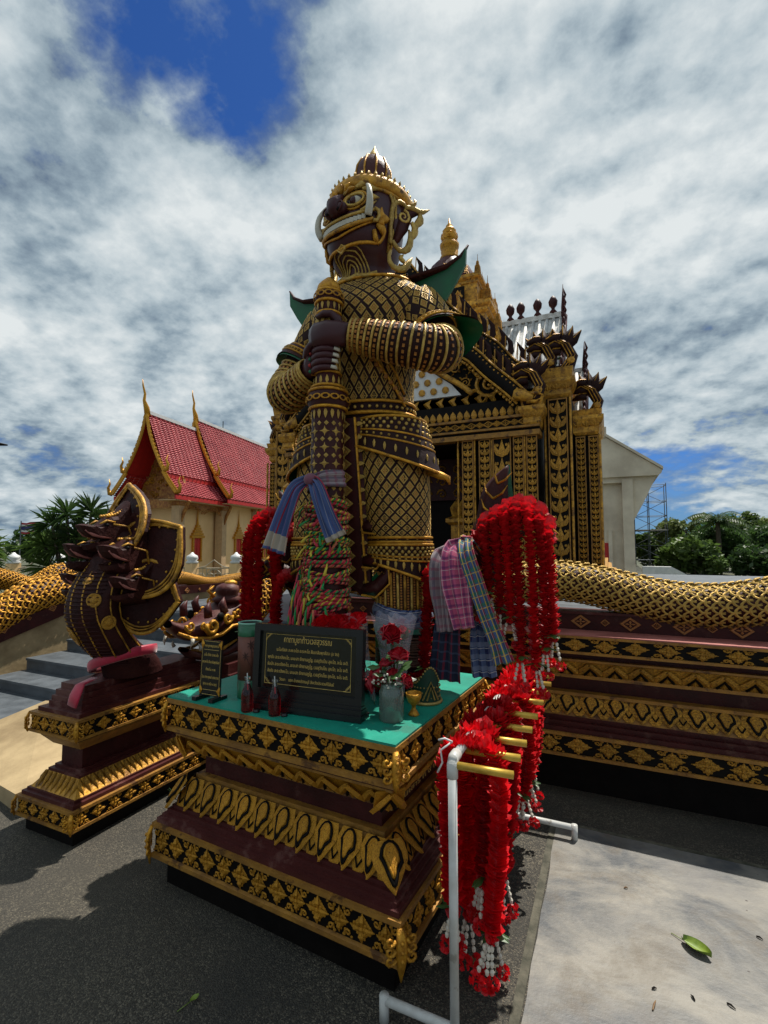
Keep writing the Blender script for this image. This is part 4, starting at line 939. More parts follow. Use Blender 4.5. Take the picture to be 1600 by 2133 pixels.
# ------------------------------------------------------------------ railing before the hall
M['rail'] = mat('cream iron railing', (.50, .42, .30), .6, var=.3)
ORD = ['first', 'second', 'third', 'fourth', 'fifth', 'sixth', 'seventh', 'eighth', 'ninth', 'tenth']
A0, A1 = Vector((-9.6, 15.6, 0)), Vector((-22.5, 9.2, 0)); n = 9
for i in range(n + 1):
    c = A0.lerp(A1, i / n); t = thing('railing_pillar', 'square peach pillar with white lotus cap before the hall, %s from the temple end' % ORD[i], 'pillar', c, 'railing pillars before the hall')
    part('shaft', MB().box(c.x - .17, c.x + .17, c.y - .17, c.y + .17, 0, 1.12), 'peach', t); part('lotus_cap', MB().lathe([(.2, 1.12), (.23, 1.18), (.16, 1.22), (.22, 1.3), (.19, 1.4), (.08, 1.46), (.03, 1.53)], (c.x, c.y, 0), 12), 'white', t, True)
for i in range(n):
    a, b_ = A0.lerp(A1, (i + .12) / n), A0.lerp(A1, (i + .88) / n); t = thing('railing_panel', 'ornate cream iron railing panel before the hall, %s from the temple end' % ORD[i], 'railing', a.lerp(b_, .5), 'railing panels before the hall')
    d = (b_ - a).normalized(); L = (b_ - a).length; up = V(0, 0, 1)
    for z in (.25, .95): part('rail', MB().tube([a + up * z, b_ + up * z], .022, 5), 'rail', t)
    part('top_rail', MB().tube([a + up * .95, a.lerp(b_, .25) + up * 1.02, a.lerp(b_, .5) + up * 1.25, a.lerp(b_, .75) + up * 1.02, b_ + up * .95], .02, 5), 'rail', t)
    for k in range(9): c = a.lerp(b_, (k + .5) / 9); part('bar', MB().tube([c + up * .25, c + up * .95], .014, 4), 'rail', t)
    r = MB()
    for k in range(4):
        c = a.lerp(b_, (k + .5) / 4) + up * .6; r.scroll(c, .2, 1.3, d * (1 if k % 2 else -1), up, rad=.016, seg=12)
    r.tube([a.lerp(b_, .5) + d * (.28 * math.cos(2 * PI * k / 16)) + up * (.62 + .28 * math.sin(2 * PI * k / 16)) for k in range(16)], .018, 4, close=True)
    part('scroll', r, 'rail', t)
# ------------------------------------------------------------------ cream concrete building and scaffold at the back right
M['concrete'] = mat('weathered cream concrete', (.74, .65, .50), .8, c2=(.52, .44, .33), vscale=.9, bump=.2, bscale=8)
bd = thing('concrete_building', 'bare cream concrete building with wide sloping eave behind the temple', 'building', (-2, 30, 0))
bx0 = -9
part('wall', MB().box(bx0, .72, 24.75, 44, 0, 4.75), 'concrete', bd); part('corner_column', MB().box(.62, 1.06, 24.4, 24.9, .35, 4.78), 'concrete', bd); part('beam', MB().box(bx0, 1.1, 24.45, 24.8, 4.62, 4.98), 'concrete', bd)
part('gable', MB().prism([(-9, 4.9), (2.05, 4.86), (2.2, 4.98), (2.2, 5.12), (-.3, 6.95), (-4, 9.6), (-9, 9.6)], 24.3, 24.6), 'concrete', bd)
part('roof_slab', MB().add([(2.25, 24.2, 5.1), (2.25, 44, 5.1), (-4, 44, 9.7), (-4, 24.2, 9.7), (2.25, 24.2, 5.22), (2.25, 44, 5.22), (-4, 44, 9.85), (-4, 24.2, 9.85)], [(0, 1, 2, 3), (7, 6, 5, 4), (0, 4, 5, 1), (1, 5, 6, 2), (2, 6, 7, 3), (3, 7, 4, 0)]), 'concrete', bd)
part('eave_bracket', MB().prism([(1.06, 4.86), (2.0, 4.86), (1.5, 3.75), (1.06, 2.9)], 24.5, 43), 'concrete', bd)
part('plinth', MB().box(bx0, 1.5, 24.1, 44, 0, .62), 'concrete', bd); part('door', MB().box(-.75, .0, 24.70, 24.78, .62, 1.9), 'roof_edge', bd); part('door_frame', MB().box(.0, .16, 24.62, 24.78, .62, 2.5), 'concrete', bd)
part('roof_vent', MB().box(-.25, .05, 24.25, 24.6, 6.7, 7.2), 'concrete', bd)
M['steel'] = mat('blue grey scaffold steel', (.15, .17, .20), .5, metal=.5, var=.4)
sc = thing('scaffold_tower', 'tall blue steel scaffold tower beside the concrete building', 'scaffold', (2.6, 34.4, 0))
SX = (1.5, 2.3, 3.25); SY = (34, 35.2)
for x in SX:
    for y in SY: part('upright', MB().tube([(x, y, 0), (x, y, 5.6)], .026, 5), 'steel', sc)
for z in (.9, 1.8, 2.7, 3.6, 4.5, 5.5):
    for y in SY: part('ledger', MB().tube([(SX[0], y, z), (SX[2], y, z)], .018, 5), 'steel', sc)
    for x in SX: part('transom', MB().tube([(x, SY[0], z), (x, SY[1], z)], .018, 5), 'steel', sc)
for k, z in enumerate((0, .9, 1.8, 2.7, 3.6, 4.5)):
    a, b_ = (SX[0], SX[2]) if k % 2 else (SX[2], SX[0]); part('brace', MB().tube([(a, SY[0], z), (b_, SY[0], z + .95)], .017, 5), 'steel', sc); part('brace', MB().tube([(b_, SY[1], z), (a, SY[1], z + .95)], .017, 5), 'steel', sc)
part('plank', MB().box(1.4, 3.3, 34, 35.2, 2.72, 2.77), 'concrete', sc)
lw = MB().prism([(1.2, 0), (2.9, 0), (2.9, .55), (2.2, .95), (1.2, .95)], 22, 22.4); solo('white_kerb_wall', lw, 'white', label='low white garden wall in front of the trees on the right', cat='wall')
# ------------------------------------------------------------------ trees
M['bark'] = mat('grey brown bark', (.12, .09, .06), .85, c2=(.06, .045, .03), vscale=6, bump=.5)
for nm, c in (('f1', (.12, .20, .04)), ('f2', (.20, .25, .07)), ('f3', (.065, .13, .03))): M[nm] = mat_thin('foliage ' + nm, c, tuple(x * .5 for x in c), 1.5, .42)
def tree(loc, h, r, label, fm, seed, n=2600, leaf=.22, name='broadleaf_tree', grp='trees beyond the platform', squash=.75, cz=.66):
    rnd = random.Random(seed); loc = Vector(loc); o = thing(name, label, 'tree', loc, None)
    b = MB(); top = loc + V(rnd.uniform(-.4, .4), 0, h * .72); b.tube([loc, loc.lerp(top, .5) + V(rnd.uniform(-.3, .3), 0, 0), top], [h * .028, h * .02, h * .008], 7)
    cl = []
    for k in range(13):
        a = rnd.uniform(0, 6.28); q = rnd.uniform(.15, .85); c = loc + V(math.cos(a) * r * q, math.sin(a) * r * q * .8, h * cz + rnd.uniform(-.42, .46) * h * squash * .6); cl.append((c, r * rnd.uniform(.25, .48)))
        st_ = loc.lerp(top, rnd.uniform(.45, .95)); b.tube([st_, st_.lerp(c, .5) + V(0, 0, .2), c], [h * .009, h * .006, h * .002], 5)
    part('trunk', b, 'bark', o, True)
    f = MB()
    for k in range(n):
        c, cr = rnd.choice(cl); d = Vector((rnd.gauss(0, 1), rnd.gauss(0, 1), rnd.gauss(0, .8))).normalized() * cr * rnd.uniform(.45, 1.05) ** .6; p = c + d
        ax = Vector((rnd.gauss(0, 1), rnd.gauss(0, 1), rnd.gauss(0, .5))).normalized(); bx_ = ax.orthogonal().normalized(); bx_ = (bx_ * rnd.uniform(-1, 1) + ax.cross(bx_) * rnd.uniform(-1, 1)).normalized(); s_ = leaf * rnd.uniform(.6, 1.3)
        f.add([p - ax * s_, p + bx_ * s_ * .5, p + ax * s_, p - bx_ * s_ * .5], [(0, 1, 2, 3)])
    part('crown', f, fm, o, kind='stuff'); return o
def palm(loc, h, label, seed, L=2.1):
    rnd = random.Random(seed); loc = Vector(loc); o = thing('coconut_palm', label, 'tree', loc); t = loc + V(.3, 0, h)
    part('trunk', MB().tube([loc, loc.lerp(t, .5) + V(.15, 0, 0), t], [.2, .14, .12], 7), 'bark', o, True)
    for k in range(17):
        a = k * 2.4; el = rnd.uniform(-.3, 1.15); d = Vector((math.cos(a), math.sin(a), 0)); b = MB(); P_ = []
        for i in range(9): u = i / 8; P_.append(t + d * (L * u * math.cos(el * (1 - u))) + V(0, 0, L * (u * math.sin(el) - u * u * .75)))
        b.tube(P_, [.03, .008], 4)
        for i in range(1, 9):
            for s_ in (-1, 1):
                for j in (0, .5):
                    c = P_[i - 1].lerp(P_[i], j); tt = (P_[i] - P_[i - 1]).normalized(); sd_ = tt.cross(V(0, 0, 1)).normalized() * s_; ln = L * .26 * (1.1 - i / 10)
                    e = c + sd_ * ln + tt * ln * .5 + V(0, 0, -ln * .5); b.add([c, c.lerp(e, .5) + tt * .05, e, c.lerp(e, .5) - tt * .05], [(0, 1, 2, 3)])
        part('frond', b, 'f3', o)
for (px, d, h, r, fm, sd2, lab) in ((5.0, 40, 4.0, 2.0, 'f2', 11, 'tall airy green tree beside the scaffold tower'), (7.6, 42, 4.4, 2.2, 'f1', 12, 'tallest dense tree in the middle of the right hand grove'), (10.6, 44, 3.9, 2.1, 'f2', 13, 'loose crowned tree at the outer end of the right hand grove'), (3.0, 42, 3.3, 1.7, 'f1', 14, 'low bushy tree seen through the scaffold tower'), (9.2, 38, 2.8, 2.0, 'f3', 15, 'dark low tree under the right hand grove'), (12.8, 42, 2.6, 1.8, 'f3', 16, 'small dark tree at the right edge of the grove'), (6.2, 36, 2.8, 1.9, 'f3', 17, 'dark bush between the coconut palms'), (4.2, 31, 2.2, 1.6, 'f1', 18, 'low green bush in front of the scaffold tower'), (7.6, 31, 2.1, 1.9, 'f3', 19, 'low dark bush under the nearer coconut palm'), (10.8, 32, 2.1, 1.9, 'f1', 20, 'low green bush by the shorter coconut palm')):
    tree((px, d, 0), h, r, lab, fm, sd2, 4600, .17, cz=.54, squash=1.15)
palm((5.6, 34.5, 0), 3.3, 'coconut palm with drooping fronds nearer the scaffold tower', 1); palm((9.1, 33.5, 0), 2.6, 'shorter coconut palm in front of the outer trees', 2, 1.9)
tree((-33, 26, 0), 3.4, 2.4, 'rounded olive green tree behind the flag', 'f2', 21, 3600, .2); tree((-23.4, 15.6, 0), 2.2, 1.3, 'low green tree beside the hall railing', 'f1', 22, 2800, .2); tree((-37, 22, 0), 3.0, 2.2, 'dark green tree beyond the flag at the left edge', 'f3', 23, 3000, .2)
def dracaena(loc, label, heads, seed, L=.62):
    rnd = random.Random(seed); loc = Vector(loc); o = thing('dracaena_shrub', label, 'shrub', loc); st_ = MB(); 
    for (dx, dy, z) in heads:
        c = loc + V(dx, dy, z); st_.tube([loc + V(dx * .2, dy * .2, 0), loc + V(dx * .7, dy * .7, z * .55), c], [.05, .04, .03], 5)
        b = MB()
        for k in range(64):
            a = rnd.uniform(0, 6.28); el = rnd.uniform(-.7, 1.35); d = Vector((math.cos(a) * math.cos(el), math.sin(a) * math.cos(el), math.sin(el))); l = L * rnd.uniform(.75, 1.1); sd_ = d.cross(V(0, 0, 1)).normalized() * .022
            p1, p2 = c + d * l * .55, c + d * l + V(0, 0, -.16 * l)
            b.add([c - sd_ * .6, c + sd_ * .6, p1 + sd_, p2, p1 - sd_], [(0, 1, 2, 3, 4)])
        part('leaf_rosette', b, 'f3' if rnd.random() < .6 else 'f1', o)
    part('stem', st_, 'bark', o)
rnd = random.Random(4)
dl = V(-11.2, 7.5, 0)
dracaena(dl, 'large spiky dark green dracaena shrub behind the naga heads', [(-.65 + .0, -.3, 2.25), (-.34, -.17, 2.5), (.18, .06, 2.55), (.58, .26, 2.35), (-.15, -.04, 1.98), (.41, .22, 1.85), (-.57, -.2, 1.7), (-.06, .04, 1.5), (.5, .3, 1.4), (-.79, -.27, 1.25), (-.4, -.1, 1.05), (.2, .1, 1.0), (.75, .3, 1.9), (-.9, -.3, 1.8)], 31)
dracaena((-11.65, 5.6, 0), 'smaller spiky dracaena shrub at the left edge of the yard', [(.05, 0, 2.0), (.22, .1, 1.7), (.1, .05, 1.5), (-.3, 0, 1.8), (-.2, 0, 1.35), (.3, .1, 1.1)], 32, .5)
# flag
M['flag_red'] = mat('flag red', (.40, .02, .03), .7); M['flag_blue'] = mat('flag blue', (.03, .03, .14), .7)
fg = thing('flag', 'red white and blue striped national flag on a thin pole', 'flag', (-32.7, 18.0, 0))
part('pole', MB().tube([(-32.7, 18, 0), (-32.7, 18, 3.3)], .03, 6), 'steel', fg)
for nm, m, z0, z1 in (('stripe', 'flag_red', 0, 1 / 6), ('stripe', 'white', 1 / 6, 1 / 3), ('stripe', 'flag_blue', 1 / 3, 2 / 3), ('stripe', 'white', 2 / 3, 5 / 6), ('stripe', 'flag_red', 5 / 6, 1)):
    b = MB(); b.grid(lambda u, v: (-32.68 + .95 * u, 18.02 + .43 * u + .06 * math.sin(u * 9), 3.2 - .68 * (z0 + (z1 - z0) * v) - .03 * math.sin(u * 7)), 12, 2); part(nm, b, m, fg, True)
lampb = thing('street_lamp', 'dark street lamp head poking in at the left edge of the sky', 'lamp', (-11.2, 4.5, 0))
part('pole', MB().tube([(-11.2, 4.5, 0), (-11.2, 4.5, 3.5), (-10.9, 4.7, 3.68), (-10.4, 5.0, 3.64)], .04, 7), 'black', lampb, True); part('lamp_head', MB().tube([(-10.45, 4.97, 3.63), (-10.2, 5.1, 3.63), (-10.0, 5.2, 3.605)], [(.05, .03), (.09, .04), (.02, .015)], 8, ref=(0, 0, 1)), 'black', lampb, True)
# ------------------------------------------------------------------ the giant
class Limb:
    """swept elliptical surface; path = (x, y, z, ra, rb); fixed = (A, B) section axes or None"""
    def __init__(s, path, fixed=None, N=70):
        q = [p if len(p) == 5 else (p[0], p[1], p[2], p[3], p[3]) for p in path]; s.q = catmull(q, N); s.N = N; s.fix = fixed
        s.c = [Vector(p[:3]) for p in s.q]; s.fr = []
        prev = Vector((0, -1, 0))
        for i in range(N):
            t = (s.c[min(i + 1, N - 1)] - s.c[max(i - 1, 0)]).normalized()
            if fixed: A, B_ = Vector(fixed[0]), Vector(fixed[1])
            else: B_ = (prev - t * prev.dot(t)).normalized(); A = t.cross(B_).normalized(); prev = B_
            s.fr.append((A, B_, t))
    def P(s, t, th):
        f = min(max(t, 0), 1) * (s.N - 1); i = min(int(f), s.N - 2); u = f - i
        c = s.c[i].lerp(s.c[i + 1], u); A = s.fr[i][0].lerp(s.fr[i + 1][0], u); B_ = s.fr[i][1].lerp(s.fr[i + 1][1], u)
        ra = lerp(s.q[i][3], s.q[i + 1][3], u); rb = lerp(s.q[i][4], s.q[i + 1][4], u)
        return c + A * (ra * math.sin(th)) + B_ * (rb * math.cos(th))
    def center(s, t):
        f = min(max(t, 0), 1) * (s.N - 1); i = min(int(f), s.N - 2); return s.c[i].lerp(s.c[i + 1], f - i)
    def frame(s, t, th):
        e = .004; du = s.P(t, th + e) - s.P(t, th - e); dv = s.P(min(t + e, 1), th) - s.P(max(t - e, 0), th); n = du.cross(dv).normalized()
        p = s.P(t, th)
        if n.dot(p - s.center(t)) < 0: n = -n
        return p, du.normalized(), n
    def mesh(s, n=28, mb=None, m=0):
        return (mb or MB()).grid(lambda u, v: s.P(v, u * 2 * PI), n, s.N, m, cu=True)
    def ring(s, t, off, n=30, wav=None):
        o = []
        for k in range(n):
            th = 2 * PI * k / n; p, a, nn = s.frame(t if wav is None else t + wav(th), th); o.append(p + nn * off)
        return o
    def line(s, pts, off):
        o = []
        for (t, th) in pts: p, a, nn = s.frame(t, th); o.append(p + nn * off)
        return o
    def tiles(s, t0, t1, cols, rows, th0, th1, k=.80, dep=.62):
        o = []
        for j in range(rows):
            t = lerp(t0, t1, (j + .5) / rows); nc = cols - (j % 2)
            for i in range(nc):
                th = lerp(th0, th1, (i + .5 + (.5 if j % 2 else 0)) / cols); p, a, n = s.frame(t, th); dth = (th1 - th0) / cols
                w = (s.P(t, th + dth / 2) - s.P(t, th - dth / 2)).length * .5 * k; h = (s.P(t + (t1 - t0) / rows, th) - s.P(t, th)).length * k
                o.append(fr(p - n * .002, a, n, w, h, min(w, h) * dep))
        return o
giant = thing('giant_statue', 'towering maroon guardian giant in gold diamond armour gripping a club', 'statue', (-1.38, 2.75, .955))
GX = -1.40
def mir(p): return (2 * GX - p[0],) + tuple(p[1:])
tor = Limb([(-1.39, 2.76, 2.40, .335, .25), (-1.39, 2.76, 2.55, .32, .24), (-1.385, 2.76, 2.70, .31, .235), (-1.38, 2.76, 2.88, .325, .25), (-1.375, 2.76, 3.05, .36, .265), (-1.37, 2.76, 3.2, .405, .27), (-1.37, 2.76, 3.3, .40, .245), (-1.37, 2.76, 3.37, .32, .21), (-1.37, 2.76, 3.425, .20, .17)], ((1, 0, 0), (0, -1, 0)))
torso = part('torso', tor.mesh(36), 'armour', giant, True)
tz = lambda z: (z - 2.40) / (3.425 - 2.40)
dmt = ('gold_pale', 'gold_red')
stuff_or_parts('armour_tile', 'far_armour_tile', UM['diamond'], dmt, tor.tiles(.18, .90, 24, 17, -PI * .78, PI * .78), torso, 290)
for t, r in ((.115, .012), (.175, .010), (.905, .010)): part('gilded_band', MB().tube(tor.ring(t, .008), r, 6, close=True), 'gold', torso, True)
st = MB()
for k in range(44): p, a, n = tor.frame(.145, 2 * PI * k / 44); st.ball(p + n * .004, .011, 6, 4)
part('belt_stud', st, 'gold_pale', torso, True, 'stuff')
# sash crossing the right flank
for off, r in ((-.03, .009), (.035, .009)): part('sash_edge', MB().tube(tor.line([(.50 + off, -.35), (.46 + off, .1), (.38 + off, .55), (.27 + off, .95), (.18 + off, 1.2)], .012), r, 5), 'gold', torso, True)
st = MB()
for k in range(16): u = k / 15; p, a, n = tor.frame(lerp(.50, .19, u ** 1.2), lerp(-.35, 1.15, u)); st.obox(p + n * .012, (.02, .02, .02))
part('sash_stud', st, 'gold_red', torso, kind='stuff')
# chest collar plates
cp = MB()
for th, w in ((-.5, .1), (-.12, .1), (.3, .13)):
    p, a, n = tor.frame(.93, th); cp.blade([p - a * w * .5 + n * .012, p + n * .02 + V(0, 0, -.02), p + a * w * .5 + n * .012], [.012, .022, .012], .014, n)
part('collar_plate', cp, 'gold_pale', torso, True, 'stuff')
# ---- legs
def leg(m):
    f = (lambda p: p) if not m else mir
    L = Limb([f(p) for p in [(-1.22, 2.74, 2.50, .215), (-1.19, 2.72, 2.30, .218), (-1.16, 2.71, 2.05, .205), (-1.14, 2.70, 1.86, .192), (-1.13, 2.70, 1.73, .178), (-1.125, 2.70, 1.62, .153), (-1.12, 2.70, 1.35, .145), (-1.11, 2.69, 1.14, .14), (-1.105, 2.68, .96, .15)]], ((1, 0, 0), (0, -1, 0)))
    lo = part('leg', L.mesh(28), 'armour', giant, True)
    Z = lambda z: min(max((2.50 - z) / (2.50 - .96), 0), 1)
    def tf(z):      # parameter at height z
        a, b_ = 0., 1.
        for _ in range(24):
            c = (a + b_) / 2
            if L.center(c).z > z: a = c
            else: b_ = c
        return a
    stuff_or_parts('thigh_tile', 'far_thigh_tile', UM['diamond'], dmt, L.tiles(tf(2.33), tf(1.79), 19, 15, -PI * .98, PI * .98), lo, 290 if not m else 60)
    # hip flap with scalloped hem, green lining
    wv = lambda th: (.035 * math.cos(th * 2 + (.6 if not m else -.6)))
    def flap(t0, t1, flare, tip, nm, tilt):
        def fn(u, v):
            th = u * 2 * PI; sn = math.sin(th) * (1 if not m else -1); out = max(0, sn) ** 3
            t = lerp(t0, t1 + tilt * (.25 + 1.15 * sn + .5 * max(0, sn) ** 4), v); p, a, n = L.frame(t, th); return p + n * (.012 + v * flare + out * tip * v * v) + V(0, 0, out * .03 * v)
        b = MB().grid(fn, 40, 8, cu=True); o = part(nm, b, 'armour', lo, True)
        g = MB().grid(lambda u, v: Vector(fn(u, .55 + .45 * v)) * 1.0 + (L.center((t0 + t1) / 2) - Vector(fn(u, 1))) .normalized() * .012, 40, 3, cu=True); part('green_lining', g, 'green_edge', o, True)
        for v, r in ((.0, .010), (.45, .007), (.62, .007), (.97, .010)): part('gilded_band', MB().tube([Vector(fn(k / 40, v)) for k in range(40)], r, 5, close=True), 'gold', o, True)
        s1 = MB()
        for k in range(34):
            for v in (.12, .24, .36): s1.ball(Vector(fn((k + (.5 if v == .24 else 0)) / 34, v)), .0115, 6, 4)
            s1.ball(Vector(fn(k / 34, .54)), .009, 5, 3)
        part('gilded_stud', s1, 'gold_pale', o, True, 'stuff')
        dp = UM['drop'].mesh('hem_drop', M['gold_pale'])
        for k in range(26):
            u = k / 26; p = Vector(fn(u, .80)); n = (p - L.center((t0 + t1) / 2)); n.z = 0; n.normalize(); place('hem_drop', dp, fr(p, V(-n.y, n.x, 0), n, .03, .05, .03), o)
        sg = 1 if not m else -1
        p = Vector(fn(.25 if not m else .75, 1)); c = MB(); c.tube([p + V(-.08 * sg, 0, .03), p + V(.0, -.01, .0), p + V(.05 * sg, -.01, -.02), p + V(.055 * sg, 0, -.055)], [.022, .026, .018, .006], 6); part('curled_tip', c, 'gold', o, True)
    flap(tf(2.50), tf(2.30), .022, .045, 'hip_flap', .045); flap(tf(1.76), tf(1.64), .018, .03, 'knee_flap', .04)
    for z in (1.775, 1.80): part('gilded_band', MB().tube(L.ring(tf(z), .006), .009, 5, close=True), 'gold', lo, True)
    for k in range(24):
        th = 2 * PI * k / 24; part('shin_strip', MB().tube(L.line([(lerp(tf(1.60), tf(1.38), v / 5), th) for v in range(6)], .004), (.009), 5), 'gold_pale' if k % 2 else 'gold_old', lo, True)
    st = MB()
    for k in range(24):
        for v in range(16): p, a, n = L.frame(lerp(tf(1.60), tf(1.38), v / 15), 2 * PI * (k + .5) / 24); st.obox(p, (.010, .010, .010))
    part('shin_stud', st, 'gold_red', lo, kind='stuff')
    ft = Limb([f(p) for p in [(-1.1, 2.76, 1.02, .10, .09), (-1.1, 2.62, 1.005, .11, .06), (-1.1, 2.48, .985, .10, .035)]]); part('foot', ft.mesh(16), 'skin', lo, True)
    return L
LR = leg(False); LL = leg(True)
# hanging front panel with flame hem and green lining
fp = part('front_panel', MB().grid(lambda u, v: (-1.40 + (u - .5) * (.20 + .06 * v), 2.50 + .10 * v - .02 * math.cos((u - .5) * PI), 2.50 - 1.02 * v + .03 * math.cos((u - .5) * 3 * PI) * v), 9, 20).grid(lambda u, v: (-1.40 + (u - .5) * (.20 + .06 * v), 2.525 + .10 * v, 2.50 - 1.02 * v), 9, 20), 'maroon', giant, True)
for s in (-1, 1):
    part('gilded_edge', MB().tube([(-1.40 + s * (.075 + .03 * v / 8), 2.482 + .1 * v / 8, 2.5 - v / 8) for v in range(9)], .008, 5), 'gold', fp)
    g = MB(); g.blade([(-1.40 + s * .115, 2.56, 2.5), (-1.40 + s * .135, 2.6, 2.1), (-1.40 + s * .15, 2.63, 1.8), (-1.40 + s * .13, 2.66, 1.5)], [.02, .025, .03, .01], .012, (0, -1, 0)); part('green_lining', g, 'green_edge', fp)
    for k, z in enumerate((1.86, 1.66, 1.5)):
        q = V(-1.40 + s * .10, 2.55, z); g = MB(); g.blade([q, q + V(s * .09, 0, .01), q + V(s * .16, .0, .09), q + V(s * .15, 0, .2)], [.03, .05, .04, .004], .02, (0, -1, 0)); fl_ = part('hem_flame', g, 'maroon', fp, True)
        g = MB(); g.blade([q + V(s * .05, .03, .05), q + V(s * .12, .03, .09), q + V(s * .17, .03, .2), q + V(s * .15, .03, .28)], [.02, .04, .035, .004], .012, (0, -1, 0)); part('green_lining', g, 'green_edge', fl_)
        part('gilded_edge', MB().tube([q + V(0, -.02, -.03), q + V(s * .09, -.02, -.04), q + V(s * .175, -.015, .04), q + V(s * .16, -.01, .2)], .007, 5), 'gold', fl_)
pdm = me('diamond', ('gold_pale', 'gold_red'))
for k in range(13):
    v = (k + .5) / 13; p = (-1.40, 2.478 + .1 * v, 2.5 - 1.0 * v); place('panel_tile', pdm, fr(p, (1, 0, 0), (0, -1, 0), .045, .034, .03), fp)
    for s in (-1, 1): place('panel_drop', me('drop', 'gold_pale'), fr((p[0] + s * .10, p[1] + .012, p[2]), (0, 0, s), (0, -1, 0), .05, .05, .03), fp)
# ---- side tails of the skirt: flame wings with green backs
def tail(pts, w, nm, s):
    b = MB(); pp = [Vector(q) for q in catmull(pts, 22)]; ww = [x[0] for x in catmull([(x,) for x in w], 22)]
    b.blade(pp, ww, .028, (0, -1, 0), n=6); o = part(nm, b, 'maroon', giant, True)
    g = MB(); g.blade([p + V(s * ww[i] * .35, .03, .01) for i, p in enumerate(pp)][4:], [x * .9 for x in ww][4:], .016, (0, -1, 0)); part('green_lining', g, 'green_edge', o)
    for i in range(2, 20, 2):
        t = (pp[i + 1] - pp[i - 1]).normalized(); sd_ = t.cross(V(0, -1, 0)).normalized(); e = MB()
        for q in (-1, 1): e.tube([pp[i] + V(0, -.03, 0), pp[i] + sd_ * q * ww[i] * .55 + t * .035 + V(0, -.028, 0), pp[i] + sd_ * q * ww[i] * .8 + t * .085 + V(0, -.012, 0)], [.006, .006, .002], 4)
        part('leaf_vein', e, 'gold', o)
    return o
tail([(-.98, 2.84, 1.20), (-.86, 2.82, 1.40), (-.70, 2.80, 1.62), (-.60, 2.78, 1.86), (-.575, 2.77, 2.05), (-.50, 2.76, 2.20)], [.05, .10, .12, .10, .075, .006], 'skirt_tail', 1)
tail([(-.84, 2.83, 1.40), (-.66, 2.80, 1.68), (-.50, 2.78, 1.86), (-.36, 2.77, 1.90), (-.27, 2.77, 1.80)], [.05, .09, .085, .06, .006], 'skirt_tail', 1)
tail([(-1.82, 2.84, 1.20), (-1.90, 2.82, 1.42), (-2.0, 2.80, 1.66), (-2.03, 2.78, 1.88), (-2.0, 2.77, 2.02), (-2.06, 2.76, 2.13)], [.05, .09, .10, .085, .06, .006], 'skirt_tail', -1)
tail([(-1.80, 2.70, 1.42), (-1.92, 2.66, 1.55), (-2.03, 2.62, 1.60), (-2.12, 2.60, 1.55), (-2.18, 2.6, 1.50)], [.04, .07, .06, .04, .005], 'skirt_tail', -1)
tail([(-1.72, 2.80, 2.12), (-1.84, 2.80, 2.22), (-1.92, 2.8, 2.38), (-1.90, 2.8, 2.5)], [.04, .07, .05, .005], 'skirt_tail', -1)
# ---- arms
def arm(path, nm, wing):
    A = Limb(path); ao = part(nm, A.mesh(26), 'armour', giant, True)
    stuff_or_parts('shoulder_tile', 'far_shoulder_tile', UM['diamond'], dmt, A.tiles(.0, .21, 16, 5, 0, 2 * PI), ao, 100)
    for t in (.225, .25): part('arm_ring', MB().tube(A.ring(t, .006), .008, 5, close=True), 'gold', ao, True)
    # flared green-lined sleeve
    def fn(u, v):
        th = u * 2 * PI; t = .25 + .09 * v; p, a, n = A.frame(t, th); out = max(0, (p - A.center(t)).normalized().dot(Vector((wing, .25, 0)).normalized())) ** 3
        return p + n * (.014 + .03 * v) + V(wing * .10, .03, .06) * (out * v * v)
    so_ = part('flared_sleeve', MB().grid(fn, 36, 8, cu=True), 'green_edge', ao, True)
    part('sleeve_top', MB().grid(lambda u, v: Vector(fn(u, v * .96)) + V(0, 0, .014), 36, 8, cu=True), 'maroon', so_, True)
    for v in (.3, .6): part('sleeve_edge', MB().tube([Vector(fn(k / 36, v)) + V(0, 0, .018) for k in range(36)], .007, 5, close=True), 'gold', so_, True)
    s1 = MB()
    for k in range(40): s1.ball(Vector(fn(k / 40, .45)) + V(0, 0, .02), .009, 5, 3)
    part('sleeve_stud', s1, 'gold_pale', so_, kind='stuff')
    n = 16; st = MB()
    for i in range(n):
        t = lerp(.36, .985, i / (n - 1)); part('arm_ring', MB().tube(A.ring(t, .003), .0085, 5, close=True), 'gold_pale', ao, True)
        if i < n - 1:
            tm = lerp(.36, .985, (i + .5) / (n - 1)); 
            for k in range(22): p, a, nn = A.frame(tm, 2 * PI * k / 22); st.merge(MB().box(-.5, .5, -.35, .3, -.5, .5), fr(p, a, nn, .017, .014, .012))
    part('arm_stud', st, 'gold_red', ao, kind='stuff')
    return A
AR = arm([(-1.05, 2.77, 3.225, .155), (-.99, 2.755, 3.14, .155), (-.925, 2.73, 3.02, .14), (-.865, 2.67, 2.91, .128), (-.85, 2.58, 2.86, .125), (-.94, 2.505, 2.865, .120), (-1.10, 2.45, 2.90, .106), (-1.22, 2.405, 2.93, .094), (-1.30, 2.375, 2.945, .082)], 'arm', 1)
AL = arm([(-1.69, 2.77, 3.225, .15), (-1.75, 2.755, 3.13, .145), (-1.815, 2.74, 3.02, .135), (-1.875, 2.70, 2.90, .125), (-1.905, 2.63, 2.79, .12), (-1.85, 2.55, 2.725, .116), (-1.74, 2.49, 2.735, .105), (-1.63, 2.445, 2.77, .095), (-1.58, 2.42, 2.79, .082)], 'arm', -1)
